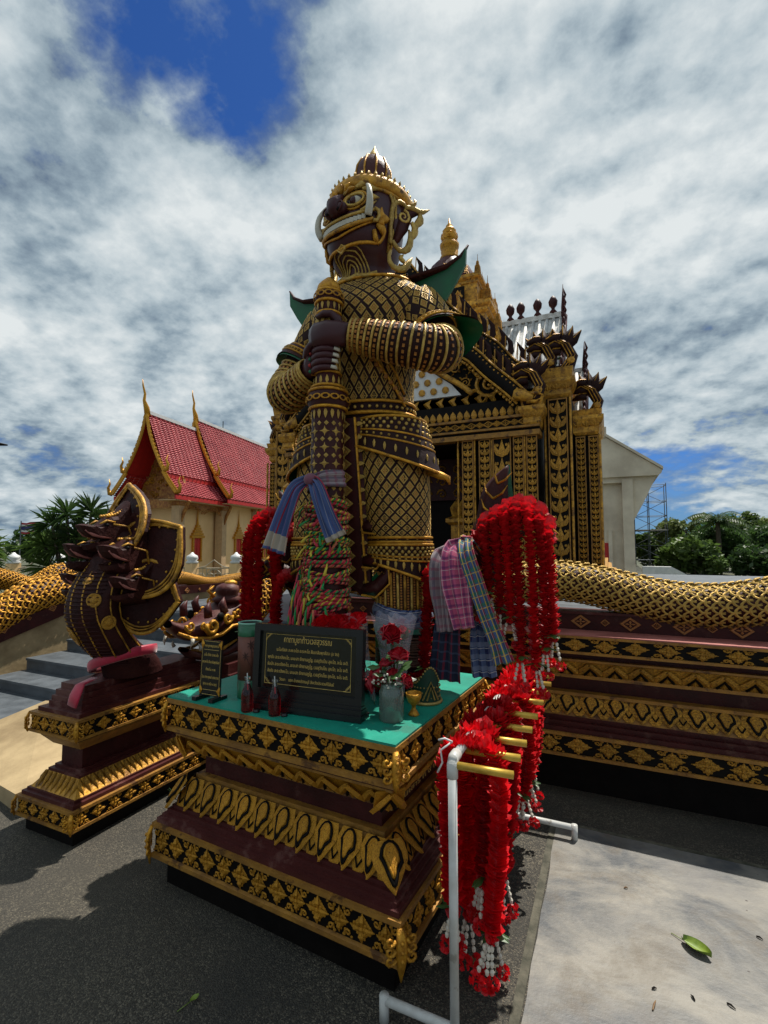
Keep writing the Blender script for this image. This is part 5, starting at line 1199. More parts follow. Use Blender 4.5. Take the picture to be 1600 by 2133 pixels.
# shoulder wings
for s in (1, -1):
    f = lambda x: x if s == 1 else -2.76 - x
    pl = [(f(-1.22), 3.385), (f(-1.05), 3.415), (f(-.86), 3.45), (f(-.775), 3.50), (f(-.735), 3.56), (f(-.74), 3.46), (f(-.80), 3.36), (f(-.87), 3.26), (f(-.98), 3.30)]
    if s == -1: pl = pl[::-1]
    o = part('shoulder_wing', MB().prism(pl, 2.80, 2.825), 'green_edge', giant)
    part('wing_top', MB().tube([(f(-1.25), 2.76, 3.385), (f(-1.05), 2.79, 3.43), (f(-.86), 2.81, 3.465), (f(-.77), 2.815, 3.515), (f(-.725), 2.815, 3.58)], [(.07, .012), (.06, .012), (.045, .012), (.03, .012), (.006, .006)], 6, ref=(0, 0, 1)), 'maroon', o, True)
# ---- hands closed on the club
CX, CY = -1.455, 2.40
def arc(phi0, phi1, r, z, n=7): return [V(CX - r * math.sin(lerp(phi0, phi1, k / (n - 1))), CY - r * math.cos(lerp(phi0, phi1, k / (n - 1))), z) for k in range(n)]
h = MB(); nails = MB(); rings = []
h.tube([(-1.28, 2.382, 2.945), (-1.35, 2.345, 2.95), (-1.42, 2.315, 2.955), (-1.49, 2.315, 2.955), (-1.52, 2.335, 2.955)], [(.062, .05), (.075, .045), (.078, .038), (.074, .034), (.066, .03)], 12, ref=(0, -1, 0))
for k in range(4):
    z = 3.010 - .037 * k; r = (.0185, .0195, .0195, .017)[k]
    h.tube(arc(.15, 3.6, .083, z, 9), [r * 1.1] * 7 + [r * .95, r * .75], 8); rings.append(('upper', k, arc(1.15, 1.2, .083, z, 2), r))
h.tube([(-1.36, 2.35, 3.0), (-1.37, 2.36, 3.045), (-1.40, 2.33, 3.07), (-1.44, 2.32, 3.075), (-1.49, 2.325, 3.065)], [.028, .026, .023, .021, .014], 8)
part('hand', h, 'skin', giant, True)
h = MB()
h.tube([(-1.60, 2.43, 2.785), (-1.575, 2.39, 2.80), (-1.555, 2.37, 2.81), (-1.54, 2.345, 2.81)], [(.055, .05), (.07, .05), (.072, .042), (.068, .03)], 12, ref=(-1, -.4, 0))
for k in range(4):
    z = 2.868 - .036 * k; r = (.0185, .0195, .0195, .017)[k]
    P_ = arc(1.55, -1.2 + .08 * k, .085, z - .0, 9); h.tube(P_, [r * 1.1] * 7 + [r * .95, r * .8], 8); e = P_[-1]; nails.tube([P_[-2] + V(.012, -.012, 0), e + V(.016, -.012, -.004), e + V(.014, .006, -.008)], [(.010, .005), (.012, .006), (.004, .003)], 6, ref=(.7, -.7, 0)); rings.append(('lower', k, arc(1.05, 1.0, .085, z, 2), r))
h.tube([(-1.575, 2.36, 2.85), (-1.56, 2.34, 2.885), (-1.53, 2.325, 2.905), (-1.50, 2.315, 2.91)], [.028, .025, .021, .014], 8)
ho = part('hand', h, 'skin', giant, True); part('fingernails', nails, 'ivory', ho, True, 'stuff')
M['ring_g'] = mat('green glass stone', (.0, .16, .07), .2); M['ring_r'] = mat('red glass stone', (.45, .02, .015), .2)
for q, k, a, r in rings:
    d = (a[0] - V(CX, CY, a[0].z)).normalized(); part('finger_ring', MB().ball(a[0] + d * r * 1.1, (.014, .014, .013), 8, 5), 'ring_g' if (k + (q == 'upper')) % 2 else 'ring_r', giant, True)
    part('ring_band', MB().tube([a[0] + d * (r * 1.18 * math.cos(x)) + V(0, 0, r * 1.18 * math.sin(x)) for x in [2 * PI * j / 12 for j in range(12)]], .004, 4, close=True), 'gold', giant)
# ---- head
HD_ = Limb([(-1.375, 2.775, 3.20, .20, .19), (-1.375, 2.77, 3.36, .19, .18), (-1.375, 2.765, 3.43, .185, .175), (-1.375, 2.745, 3.47, .20, .20), (-1.375, 2.715, 3.52, .235, .245), (-1.375, 2.70, 3.60, .265, .28), (-1.375, 2.70, 3.72, .282, .295), (-1.375, 2.715, 3.84, .283, .285), (-1.375, 2.735, 3.94, .272, .268), (-1.375, 2.745, 4.03, .23, .23), (-1.375, 2.75, 4.09, .15, .15), (-1.375, 2.75, 4.11, .03, .03)], ((1, 0, 0), (0, -1, 0)), N=80)
head = part('head', HD_.mesh(40), 'skin', giant, True)
def ht(z):
    a, b_ = 0., 1.
    for _ in range(24):
        c = (a + b_) / 2
        if HD_.center(c).z < z: a = c
        else: b_ = c
    return a
def hp(th, z, off=0):
    p, a, n = HD_.frame(ht(z), th); return p + n * off
def hline(nm, pts, r, m, off=.006, n=6, close=False, par=None): return part(nm, MB().tube([hp(a, z, off) for a, z in pts], r, n, close=close), m, par or head, True)
# mouth: lips, teeth, tusks
mz = lambda th: 3.63 + .070 * th * th
ths = [-.92 + 1.84 * k / 18 for k in range(19)]
part('mouth', MB().grid(lambda u, v: hp(-.92 + 1.84 * u, mz(-.92 + 1.84 * u) + .028 - .056 * v, .012), 24, 4), 'black', head)
hline('upper_lip', [(t, mz(t) + .030) for t in ths], .011, 'gold_pale', .022); hline('lower_lip', [(t, mz(t) - .030) for t in ths], .013, 'gold_old', .024)
hline('lip_edge', [(t, mz(t) - .062 + .02 * abs(t)) for t in ths], .008, 'gold', .014)
for k in range(16):
    t = -.70 + 1.40 * k / 15; p, a, n = HD_.frame(ht(mz(t)), t); part('tooth', MB().merge(MB().box(-.5, .5, -.5, .5, -.5, .5), fr(p + n * .014, a, n, .0275, .030, .02)), 'ivory', head)
for s in (-1, 1):
    t = s * .92; hline('lip_corner', [(t, mz(t) + .040), (t + s * .10, mz(t) + .032), (t + s * .14, mz(t)), (t + s * .10, mz(t) - .034), (t, mz(t) - .040)], .014, 'gold_pale', .022)
    q = [hp(s * .80, mz(.8) - .005, .03), hp(s * .80, mz(.8) + .05, .062), hp(s * .76, mz(.8) + .12, .07), hp(s * .70, mz(.8) + .185, .05), hp(s * .62, mz(.8) + .225, .03)]
    part('tusk', MB().tube([Vector(x) for x in catmull([tuple(x) for x in q], 14)], [.026, .026, .026, .025, .024, .023, .021, .02, .018, .016, .014, .011, .008, .003], 10), 'ivory', head, True)
    # eye with white, iris, rims; brow flames
    e = hp(s * .44, 3.785, .0); n = (e - V(-1.375, 2.70, 3.785)).normalized(); tx = Vector((-n.y, n.x, 0)).normalized() * 1
    part('eyeball', MB().ball(e - n * .006, (.050, .040, .034), 14, 8), 'ivory', head, True); part('iris', MB().ball(e + n * .020 - tx * s * .010 - V(0, 0, .006), (.026, .022, .027), 12, 7), 'skin', head, True)
    rim = [e + n * .02 + tx * (.066 * math.cos(x)) + V(0, 0, .040 * math.sin(x) + .012 * math.cos(x) * s) for x in [2 * PI * j / 20 for j in range(20)]]; part('eye_rim', MB().tube(rim, .010, 6, close=True), 'gold_pale', head, True)
    rim = [e + n * .010 + tx * (.086 * math.cos(x)) + V(0, 0, .058 * math.sin(x) + .016 * math.cos(x) * s) for x in [2 * PI * j / 20 for j in range(20)]]; part('eye_rim', MB().tube(rim, .009, 6, close=True), 'gold', head, True)
    for (a0, z0, a1, z1, a2, z2, w) in ((.10, 3.85, .22, 3.885, .40, 3.905, .022), (.34, 3.885, .52, 3.905, .62, 3.95, .026), (.56, 3.875, .74, 3.875, .95, 3.90, .03), (.72, 3.84, .86, 3.80, 1.0, 3.83, .022), (.62, 3.70, .80, 3.73, .95, 3.80, .014)):
        part('brow_flame', MB().blade([hp(s * a0, z0, .012), hp(s * a1, z1, .028), hp(s * a2, z2, .008)], [.012, w, .003], .018, n, n=6), 'gold_pale', head, True)
    for k, (a0, z0, a1, z1, a2, z2, w) in enumerate(((1.02, 3.66, 1.12, 3.70, 1.10, 3.765, .030), (1.06, 3.655, 1.22, 3.69, 1.38, 3.71, .032), (1.04, 3.64, 1.16, 3.62, 1.24, 3.58, .030), (.98, 3.60, 1.02, 3.555, 1.14, 3.53, .02), (1.05, 3.65, 1.15, 3.655, 1.25, 3.64, .02))):
        part('cheek_leaf', MB().blade([hp(s * a0, z0, .010), hp(s * a1, z1, .024), hp(s * a2, z2, .008)], [.016, w, .003], .015, (hp(s * a1, z1, 1) - hp(s * a1, z1, 0)), n=6), 'gold', head, True)
    # jaw strap with up-curled end, side hair lines, ear flourish
    hline('jaw_strap', [(s * t, 3.515 + .02 * t) for t in (.0, .2, .4, .6, .8, 1.0)] + [(s * 1.15, 3.545), (s * 1.24, 3.58), (s * 1.26, 3.615), (s * 1.23, 3.635)], .012, 'gold', .012)
    for o_ in (0, .10): hline('side_band', [(s * (1.18 + o_), 3.93), (s * (1.36 + o_), 3.85), (s * (1.44 + o_), 3.74), (s * (1.42 + o_), 3.62), (s * (1.46 + o_), 3.52)], .011, 'gold_pale', .010)
    eo = part('ear', MB().ball((-1.375 + s * .285, 2.73, 3.70), (.035, .06, .10), 10, 7), 'skin', head, True)
    ax = Vector((s * .50, .86, 0)).normalized(); up = V(0, 0, 1); c = V(-1.375 + s * .315, 2.70, 3.765); nn = Vector((s * .86, -.50, 0)); g = MB()
    def q2(u, v): return c + ax * u + up * v
    fl2 = [  # (points, widths)
        ([(-.05, -.22), (-.06, -.10), (-.05, .05), (.0, .10), (.05, .08)], [.012, .016, .018, .018, .01]),
        ([(-.04, -.20), (.02, -.25), (.08, -.22), (.10, -.14), (.08, -.08)], [.016, .02, .026, .024, .006]),
        ([(.04, .07), (.10, .085), (.17, .08), (.24, .12)], [.016, .022, .022, .003]),
        ([(.16, .07), (.17, .02), (.14, -.03), (.15, -.07)], [.012, .03, .022, .003]),
        ([(.10, -.02), (.13, -.06), (.12, -.11), (.10, -.15)], [.012, .028, .024, .006]),
        ([(.09, .10), (.12, .13), (.11, .16)], [.014, .015, .002]),
        ([(-.05, -.27), (-.06, -.33), (-.02, -.38), (.05, -.375), (.09, -.32), (.12, -.27)], [.012, .016, .022, .026, .024, .003]),
        ([(.06, -.32), (.03, -.30), (.05, -.27)], [.012, .018, .004])]
    for pts, w in fl2:
        pp = [q2(*x[:2]) for x in catmull(pts, 9)]; ww = [x[0] for x in catmull([(x,) for x in w], 9)]; part('ear_flourish', MB().blade(pp, ww, .016, nn, n=6), 'gold_pale', eo, True)
    part('ear_flourish', MB().scroll(q2(.035, .0), .05, 1.5, ax, up, start=PI / 2, rad=.013, seg=14, sgn=-1, n=6), 'gold_pale', eo, True)
    part('ear_plate', MB().blade([q2(-.02, -.2), q2(.03, -.08), q2(.06, .04), q2(.16, .07)], [.02, .045, .05, .01], .006, nn), 'maroon', eo, True)
part('jaw_diamond', MB().merge(UM['diamond'], fr(hp(.0, 3.515, .016), (1, 0, 0), (0, -1, -.1), .045, .038, .04)), dmt, head)
# nose
nb = MB(); nc = hp(0, 3.755, 0); nb.tube([nc + V(0, .03, .11), nc + V(0, -.02, .05), nc + V(0, -.058, .0), nc + V(0, -.055, -.035), nc + V(0, -.005, -.06)], [(.034, .02), (.046, .036), (.056, .045), (.054, .04), (.04, .02)], 12, ref=(0, -1, 0))
for s in (-1, 1): nb.ball(nc + V(s * .055, -.028, -.028), (.042, .042, .036), 12, 7)
no = part('nose', nb, 'skin', head, True)
for s in (-1, 1): part('nostril', MB().ball(nc + V(s * .052, -.055, -.050), (.018, .016, .014), 8, 5), 'black', no, True); part('nostril_rim', MB().tube([nc + V(s * .056 + .036 * math.cos(x), -.056 - .01 * math.cos(x) * s, -.03 + .030 * math.sin(x)) for x in [2 * PI * j / 14 for j in range(14)]], .006, 5, close=True), 'maroon_step', no, True)
for (x, z, dx, dz, w) in ((0, 3.87, 0, .085, .028), (-.03, 3.865, -.06, .06, .02), (.03, 3.865, .06, .06, .02), (-.05, 3.845, -.09, .02, .016), (.05, 3.845, .09, .02, .016)):
    p = hp(x / .29, z, .012); part('brow_jewel', MB().blade([p, p + V(dx * .55, -.02, dz * .5), p + V(dx, -.004, dz)], [.012, w, .002], .02, (0, -1, 0), n=6), 'gold', head, True)
# throat arcs
for k, w in enumerate((.16, .30, .44, .58, .72)):
    zt = 3.43 + .018 * k + .0; arcp = [(-w, 3.375), (-w * .98, 3.40), (-w * .75, zt - .02 + .02), (-w * .35, zt + .016), (0, zt + .022), (w * .35, zt + .016), (w * .75, zt), (w * .98, 3.40), (w, 3.375)]
    hline('throat_line', [tuple(x) for x in catmull(arcp, 22)], .0065, 'gold_pale', .004)
# crown: hat brim ring, spikes, lotus bud
part('crown_ring', MB().tube([(-1.375 + .30 * math.sin(a), 2.745 - .30 * math.cos(a), 3.955) for a in [2 * PI * k / 48 for k in range(48)]], [(.026, .042)] * 48, 10, ref=(0, 0, 1), close=True), 'gold_old', head, True)
part('crown_ring', MB().tube([(-1.375 + .293 * math.sin(a), 2.745 - .293 * math.cos(a), 3.905) for a in [2 * PI * k / 48 for k in range(48)]], .012, 8, close=True), 'gold_old', head, True)
for k in range(40):
    a = 2 * PI * k / 40; d = V(math.sin(a), -math.cos(a), 0); p = V(-1.375, 2.745, 3.985) + d * .305; part('crown_leaf', MB().blade([p, p + d * .010 + V(0, 0, .014), p + d * .012 + V(0, 0, .030)], [.014, .012, .002], .01, d), 'gold_pale', head)
part('crown_cap', MB().lathe([(.285, 3.95), (.27, 4.0), (.20, 4.06), (.14, 4.09)], (-1.375, 2.745, 0), 32), 'maroon', head, True)
part('crown_bud', MB().lathe([(.125, 4.06), (.128, 4.12), (.142, 4.20), (.135, 4.26), (.105, 4.325), (.07, 4.35), (.045, 4.36)], (-1.375, 2.745, 0), 30), 'maroon_step', head, True)
for k in range(10):
    a = 2 * PI * k / 10 + .25; part('bud_rib', MB().tube([(-1.375 + r * math.sin(a), 2.745 - r * math.cos(a), z) for r, z in ((.128, 4.08), (.131, 4.12), (.145, 4.20), (.138, 4.26), (.108, 4.325), (.072, 4.35))], .008, 5), 'gold', head, True)
    a += PI / 10; d = V(math.sin(a), -math.cos(a), 0); p = V(-1.375, 2.745, 4.07) + d * .135; part('bud_leaf', MB().blade([p, p + d * .012 + V(0, 0, .035), p + d * .012 + V(0, 0, .09)], [.03, .026, .002], .01, d), 'gold', head)
for k in range(28): a = 2 * PI * k / 28; d = V(math.sin(a), -math.cos(a), 0); p = V(-1.375, 2.745, 4.055) + d * .15; part('crown_bead', MB().ball(p, (.016, .016, .022), 6, 4), 'gold_pale', head, True)
part('crown_tip', MB().lathe([(.055, 4.355), (.052, 4.38), (.03, 4.42), (.012, 4.455), (.003, 4.48)], (-1.375, 2.745, 0), 14), 'gold_pale', head, True)
hc = Vector((-1.375, 2.745, 3.58)) - Vector(giant.location)
head.matrix_local = Matrix.Translation(hc + V(.0, 0, .03)) @ Matrix.Rotation(R(-13), 4, 'Z') @ Matrix.Rotation(R(-5), 4, 'X') @ Matrix.Diagonal((.86, .86, .93, 1)) @ Matrix.Translation(-hc)
# ------------------------------------------------------------------ club
club = thing('ceremonial_club', 'maroon club studded with gold stars held upright by the giant', 'club', (CX, CY, .955))
prof = [(.10, .955), (.11, 1.2), (.105, 1.6), (.10, 2.0), (.095, 2.3), (.092, 2.50), (.10, 2.53), (.118, 2.565), (.120, 2.60), (.105, 2.64), (.085, 2.67), (.072, 2.72), (.062, 2.80), (.058, 2.92), (.058, 3.06), (.066, 3.10), (.074, 3.17), (.082, 3.20), (.078, 3.225), (.06, 3.235)]
part('shaft', MB().lathe(prof, (CX, CY, 0), 24), 'maroon', club, True); part('bud_knob', MB().lathe([(.066, 3.235), (.072, 3.25), (.066, 3.275), (.045, 3.30), (.018, 3.325), (.004, 3.335)], (CX, CY, 0), 18), 'gold', club, True)
def cr(z):
    for (r0, z0), (r1, z1) in zip(prof, prof[1:]):
        if z0 <= z <= z1: return lerp(r0, r1, (z - z0) / (z1 - z0))
    return .1
for z in (2.535, 2.635, 2.66, 2.745, 3.10, 3.165, 3.23):
    part('gilded_ring', MB().tube([(CX + (cr(z) + .004) * math.sin(a), CY - (cr(z) + .004) * math.cos(a), z) for a in [2 * PI * k / 26 for k in range(26)]], .009, 6, close=True), 'gold', club, True)
stb = MB()
for k in range(8):
    a = k * PI / 4; stb.add([(0, -.3, 0), (math.cos(a - .39) * .42, 0, math.sin(a - .39) * .42), (math.cos(a) * 1, 0, math.sin(a) * 1) if k % 2 == 0 else (math.cos(a) * .45, 0, math.sin(a) * .45), (math.cos(a + .39) * .42, 0, math.sin(a + .39) * .42)], [(0, 1, 2), (0, 2, 3)])
sm = stb.mesh('star', M['gold_pale'])
def around(nm, me_, z, n, sx, sz, off=0, m0=0, par=club, dep=None):
    for k in range(n):
        a = 2 * PI * (k + m0) / n; d = V(math.sin(a), -math.cos(a), 0); place(nm, me_, fr(V(CX, CY, z) + d * (cr(z) + off), V(math.cos(a), math.sin(a), 0), d, sx, sz, dep or sx * .5), par)
pyr = MB().add([(0, -.5, 0), (1, 0, 0), (0, 0, 1), (-1, 0, 0), (0, 0, -1)], [(0, 1, 2), (0, 2, 3), (0, 3, 4), (0, 4, 1)]).mesh('stud', M['gold_pale'])
for i in range(12):
    z = 2.44 - .046 * i
    around('star', sm, z, 9, .030, .030, .001, .5 * (i % 2)) if i % 2 else around('stud', pyr, z, 14, .014, .014, .001, .25 * i)
dpm = me('drop', 'gold_pale'); around('hanging_drop', dpm, 2.495, 16, .04, .055, .003); around('hanging_drop', dpm, 2.695, 14, .035, -.05, .003); around('hanging_drop', dpm, 3.135, 13, .03, .05, .003)
chain = MB().tube([(math.cos(a), -.15, math.sin(a)) for a in [2 * PI * k / 10 for k in range(10)]], .3, 5, close=True).mesh('chain_link', M['gold'], True); around('chain_link', chain, 2.585, 15, .022, .014, .004); around('chain_link', chain, 3.20, 12, .020, .013, .004)
for k in range(10):
    a = 2 * PI * k / 10; d = V(math.sin(a), -math.cos(a), 0)
    part('gilded_strip', MB().tube([V(CX, CY, z) + d * (cr(z) + .001) for z in (2.76, 2.80, 2.86, 2.95, 3.03, 3.09)], (.012), 5), 'gold_pale', club, True)
around('stud', pyr, 2.775, 10, .012, .012, 0, .5); around('stud', pyr, 3.08, 10, .012, .012, 0, .5); around('stud', pyr, 3.05, 10, .012, .012, 0, .5)
# ------------------------------------------------------------------ naga pedestal and many-headed naga
NX0, NX1, NY0, NY1 = -3.36, -2.89, 1.95, 3.10
nped = thing('naga_pedestal', 'narrow maroon and gold stepped pedestal under the many-headed naga', 'pedestal', ((NX0 + NX1) / 2, (NY0 + NY1) / 2, 0))
rc = (NX0, NX1, NY0, NY1)
tiers(nped, rc, [
    ('base', 'black', [(.01, 0), (.01, .095)]),
    ('lower_rail', 'gold_dull', [(-.035, .095), (-.035, .112)]), ('lower_band', 'black', [(-.022, .112), (-.022, .196)]), ('lower_rail', 'gold_dull', [(-.035, .196), (-.035, .214)]),
    ('plinth_step', 'maroon_step', [(-.012, .214), (-.012, .236), (.008, .238), (.008, .252)]),
    ('feathered_slope', 'gold_old', [(.02, .252), (.06, .300), (.085, .335)]),
    ('waist_step', 'maroon_step', [(.085, .335), (.085, .352), (.11, .354), (.11, .372)]),
    ('waist', 'maroon', [(.135, .372), (.135, .50)]),
    ('upper_slope', 'gold_dull', [(.10, .50), (.05, .56), (.05, .575)]), ('cove', 'maroon', [(.035, .575), (.035, .592)]),
    ('upper_rail', 'gold_dull', [(0, .592), (0, .607)]), ('upper_band', 'black', [(.013, .607), (.013, .697)]), ('upper_rail', 'gold_dull', [(0, .697), (0, .713)]),
    ('top_step', 'maroon_step', [(.035, .713), (.035, .738), (.075, .74), (.075, .77)]),
    ('statue_base', 'maroon_step', [(.085, .77), (.085, .80), (.10, .803), (.10, .835), (.12, .838), (.12, .875)]),
])
for a, b_, n in four(NX0 + .013, NX1 - .013, NY0 + .013, NY1 - .013):
    k = 5 if abs(n[1]) else 10; band(nped, [FOL, ROS], a, b_, n, .652, .050, k, None, h=.043, dep=.036)
for a, b_, n in four(NX0 - .022, NX1 + .022, NY0 - .022, NY1 + .022):
    k = 5 if abs(n[1]) else 11; band(nped, [FOL, ROS], a, b_, n, .154, .050, k, None, h=.040, dep=.036)
fm = MB().blade([(0, -.02, .5), (0, -.1, .1), (0, -.04, -.55)], [.3, .42, .02], .12, (0, -1, 0)).mesh('feather', M['gold_old'], True)
for a, b_, n in four(NX0 + .055, NX1 - .055, NY0 + .055, NY1 - .055):
    L = (Vector(b_) - Vector(a)).length; k = int(L / .045)
    for i in range(k): p = Vector(a).lerp(Vector(b_), (i + .5) / k); t = (Vector(b_) - Vector(a)).normalized(); place('feather', fm, fr((p.x, p.y, .295), (t.x, t.y, 0), (n[0], n[1], .75), .05, .095, .07), nped)
for sx, x in ((-1, NX0), (1, NX1)):
    for sy, y in ((-1, NY0), (1, NY1)):
        corner_leaf(nped, x - sx * .004, y - sy * .004, sx, sy, .607, .697, .036, tip=.02); corner_leaf(nped, x + sx * .03, y + sy * .03, sx, sy, .112, .196, .036, tip=.025)
NXc = -3.06
naga = thing('naga_statue', 'dark maroon many-headed naga with gold edged hoods rearing over the steps', 'statue', (NXc, 2.4, .875))
tr = Limb([(NXc, 2.46, .87, .165, .20), (NXc + .01, 2.40, .98, .17, .185), (NXc + .01, 2.26, 1.11, .175, .165), (NXc, 2.15, 1.29, .18, .145), (NXc - .0, 2.16, 1.46, .195, .125), (NXc, 2.25, 1.62, .205, .10), (NXc, 2.34, 1.76, .17, .06)], ((1, 0, 0), (0, -1, 0)))
M['naga_skin'] = mat('naga maroon, ribbed', (.046, .010, .008), .6, c2=(.024, .005, .005), vscale=8, bump=.8, bscale=30, spec=.2)
body = part('body', tr.mesh(30), 'naga_skin', naga, True)
for th in (-1.3, -.75, -.25, .25, .75, 1.3, 1.85): part('gold_line', MB().tube(tr.line([(.22 + .7 * k / 10, th + .25 * math.sin(k * .5)) for k in range(11)], .003), .005, 5), 'gold_old', body, True)
for k in range(30): part('belly_rib', MB().tube(tr.line([(.16 + .025 * k, -1.0 + 2.0 * j / 10) for j in range(11)], .003), [.003, .005, .006, .006, .006, .006, .006, .006, .006, .005, .003], 5), 'naga_skin', body, True)
med = MB().lathe([(1, 0), (1, .12), (.8, .18), (.75, .1), (.5, .12), (.45, .22), (.2, .28), (.02, .3)], n=18, lobes=18, amp=.1).mesh('medallion', M['gold_old'], True)
for t, th, s in ((.40, -.45, .075), (.62, .75, .045), (.74, .15, .04), (.48, 1.35, .045)):
    p, a, n = tr.frame(t, th); m_ = fr(p - n * .002, a, n, s, s, s); place('medallion', med, m_ @ Matrix.Rotation(PI / 2, 4, 'X'), body)
sash = MB()
M['scale_dark'] = mat('purple scale', (.07, .012, .02), .5, var=.4)
def nhead(c, fwd, s, tip, w, side):
    """one hooded head: c = back of the skull, fwd = facing direction, tip = hood tip"""
    c = Vector(c); f = Vector(fwd).normalized(); up = V(0, 0, 1); rt = f.cross(up).normalized(); up = rt.cross(f).normalized()
    b = MB(); root = tr.center(.62); q2_ = lambda x, z, o=0: c + f * (x * s) + up * (z * s) + rt * (o * s)
    b.tube([root, root.lerp(c, .5) - f * .03, c - f * .07 * s - up * .02 * s, c - f * .01 * s], [(.10, .10), (.095 * s, .095 * s), (.085 * s, .095 * s), (.06 * s, .075 * s)], 12, 0, ref=up)
    # carved head in profile: curled lip, parted jaws, brow and back-swept crest
    pr_ = [(-.12, -.09), (-.04, -.085), (.05, -.10), (.12, -.098), (.165, -.082), (.18, -.055), (.15, -.058), (.09, -.052), (.045, -.030), (.10, -.022), (.15, -.010), (.185, .020), (.205, .055), (.175, .060), (.145, .042), (.105, .050), (.075, .075), (.045, .098), (.005, .102), (-.02, .13), (-.075, .185), (-.085, .12), (-.13, .135), (-.135, .05)]
    lay = ((-.062, .74), (-.050, .92), (-.022, 1.0), (.022, 1.0), (.050, .92), (.062, .74)); n_ = len(pr_); vs = []
    for o_, k_ in lay: vs += [q2_(.02 + (x - .02) * k_, z * k_, o_) for x, z in pr_]
    fs = [tuple(range(n_)), tuple(range(6 * n_ - 1, 5 * n_ - 1, -1))] + [(l * n_ + i, l * n_ + (i + 1) % n_, (l + 1) * n_ + (i + 1) % n_, (l + 1) * n_ + i) for l in range(5) for i in range(n_)]
    b.add(vs, fs)
    ho = part('head', b, 'naga_skin', naga)
    for q in (-1, 1):
        part('lip', MB().tube([q2_(.05, -.026, q * .055), q2_(.10, -.016, q * .054), q2_(.145, -.002, q * .05), q2_(.18, .03, q * .036)], [.006 * s, .009 * s, .010 * s, .007 * s], 6), 'pink', ho, True)
        part('eye', MB().ball(q2_(.075, .048, q * .052), (.015 * s, .015 * s, .012 * s), 8, 5), 'black', ho, True); part('brow', MB().tube([q2_(.11, .056, q * .05), q2_(.075, .072, q * .056), q2_(.03, .062, q * .06)], [.004 * s, .008 * s, .005 * s], 5), 'gold_old', ho, True)
        part('nostril_curl', MB().scroll(q2_(.165, .038, q * .04), .018 * s, 1.1, f, up, rad=.006 * s, seg=8), 'naga_skin', ho, True)
    cr_ = MB()
    for k in range(9): u = k / 8; cr_.ball(c + f * (.06 - .12 * u) * s + up * (.098 + .05 * u * u) * s + rt * .03 * s, (.010 * s), 6, 4); cr_.ball(c + f * (.06 - .12 * u) * s + up * (.098 + .05 * u * u) * s - rt * .03 * s, (.010 * s), 6, 4)
    part('crest_bead', cr_, 'gold_old', ho, True, 'stuff')
    for q in (-1, 1): part('cheek_line', MB().tube([c + f * .05 * s + rt * q * .078 * s + up * .05 * s, c - f * .02 * s + rt * q * .10 * s + up * .035 * s, c - f * .05 * s + rt * q * .10 * s - up * .06 * s], .006 * s, 5), 'gold_old', ho, True)
    # hood: pointed leaf behind the head with a ribbed gold border
    tip = Vector(tip); base = root.lerp(c, .35) - f * .03; mid = base.lerp(tip, .5); ax = (tip - base).normalized(); sd_ = ax.cross(f).normalized()
    sh = [(0, .35), (.15, .75), (.35, 1.0), (.55, .98), (.72, .78), (.86, .45), (.95, .16), (1.0, .0)]
    Lh = (tip - base).length
    def edge(q, k=1.0, off=0): return [base + ax * (Lh * u * (1 if k == 1 else .97)) + sd_ * (q * w * x * k) + f * (off - .03 * x * x) for u, x in sh]
    pl = edge(1) + edge(-1)[::-1]; n_ = len(pl); th = f * -.035
    hb = MB(); hb.add([p for p in pl] + [p + th for p in pl], [tuple(range(n_)), tuple(range(2 * n_ - 1, n_ - 1, -1))] + [(i, (i + 1) % n_, n_ + (i + 1) % n_, n_ + i) for i in range(n_)])
    # replace the flat ngon by a fan with a raised centre
    hd = part('hood', hb, 'naga_skin', ho)
    for q in (-1, 1):
        for kk, r in ((1.0, .013), (.90, .006), (.82, .006)):
            part('hood_border', MB().tube([Vector(x) for x in catmull([tuple(p) for p in edge(q, kk, .012)], 18)], r * s, 6), 'gold_old', hd, True)
    bd_ = MB()
    for k in range(10):
        for q in (-1, 1): e = edge(q, .70, .012); p = Vector(catmull([tuple(x) for x in e], 10)[k]); bd_.ball(p, .008 * s, 5, 3)
    part('hood_bead', bd_, 'gold_old', hd, True, 'stuff')
F0 = (-.12, -1, -.08)
nhead((NXc - .02, 2.29, 1.84), F0, 1.2, (NXc - .10, 2.46, 2.20), .28, 0)
nhead((NXc + .15, 2.28, 1.68), (.10, -1, .05), 1.15, (NXc + .43, 2.45, 1.88), .27, 1)
nhead((NXc - .15, 2.28, 1.69), (-.2, -1, .05), 1.15, (NXc - .43, 2.45, 1.90), .27, -1)
nhead((NXc + .22, 2.29, 1.49), (.12, -1, .05), 1.05, (NXc + .43, 2.45, 1.38), .24, 1)
nhead((NXc - .22, 2.29, 1.50), (-.25, -1, .05), 1.05, (NXc - .43, 2.45, 1.40), .24, -1)
# pink sash tied round the naga's base
sash = MB(); sp_ = []
for k in range(20):
    a = -2.3 + 4.2 * k / 19; sp_.append(V(NXc + .205 * math.sin(a), 2.40 - .235 * math.cos(a), .95 + .06 * math.sin(a * 1.1 + .2) + .05 * (k / 19)))
sash.tube(sp_, [(.035, .010)] * 20, 8, ref=[(p - V(NXc, 2.38, p.z)) for p in sp_])
sash.tube([V(NXc + .05, 2.13, .91), V(NXc + .08, 2.02, .90), V(NXc + .08, 1.99, .84), V(NXc + .07, 1.98, .78)], [(.03, .008), (.04, .009), (.05, .009), (.045, .008)], 8, ref=[(0, 0, 1), (0, -1, 1), (0, -1, 0), (0, -1, 0)])
solo('pink_sash', sash, 'cloth_pink', True, 'bright pink satin sash wound round the base of the naga', 'sash')
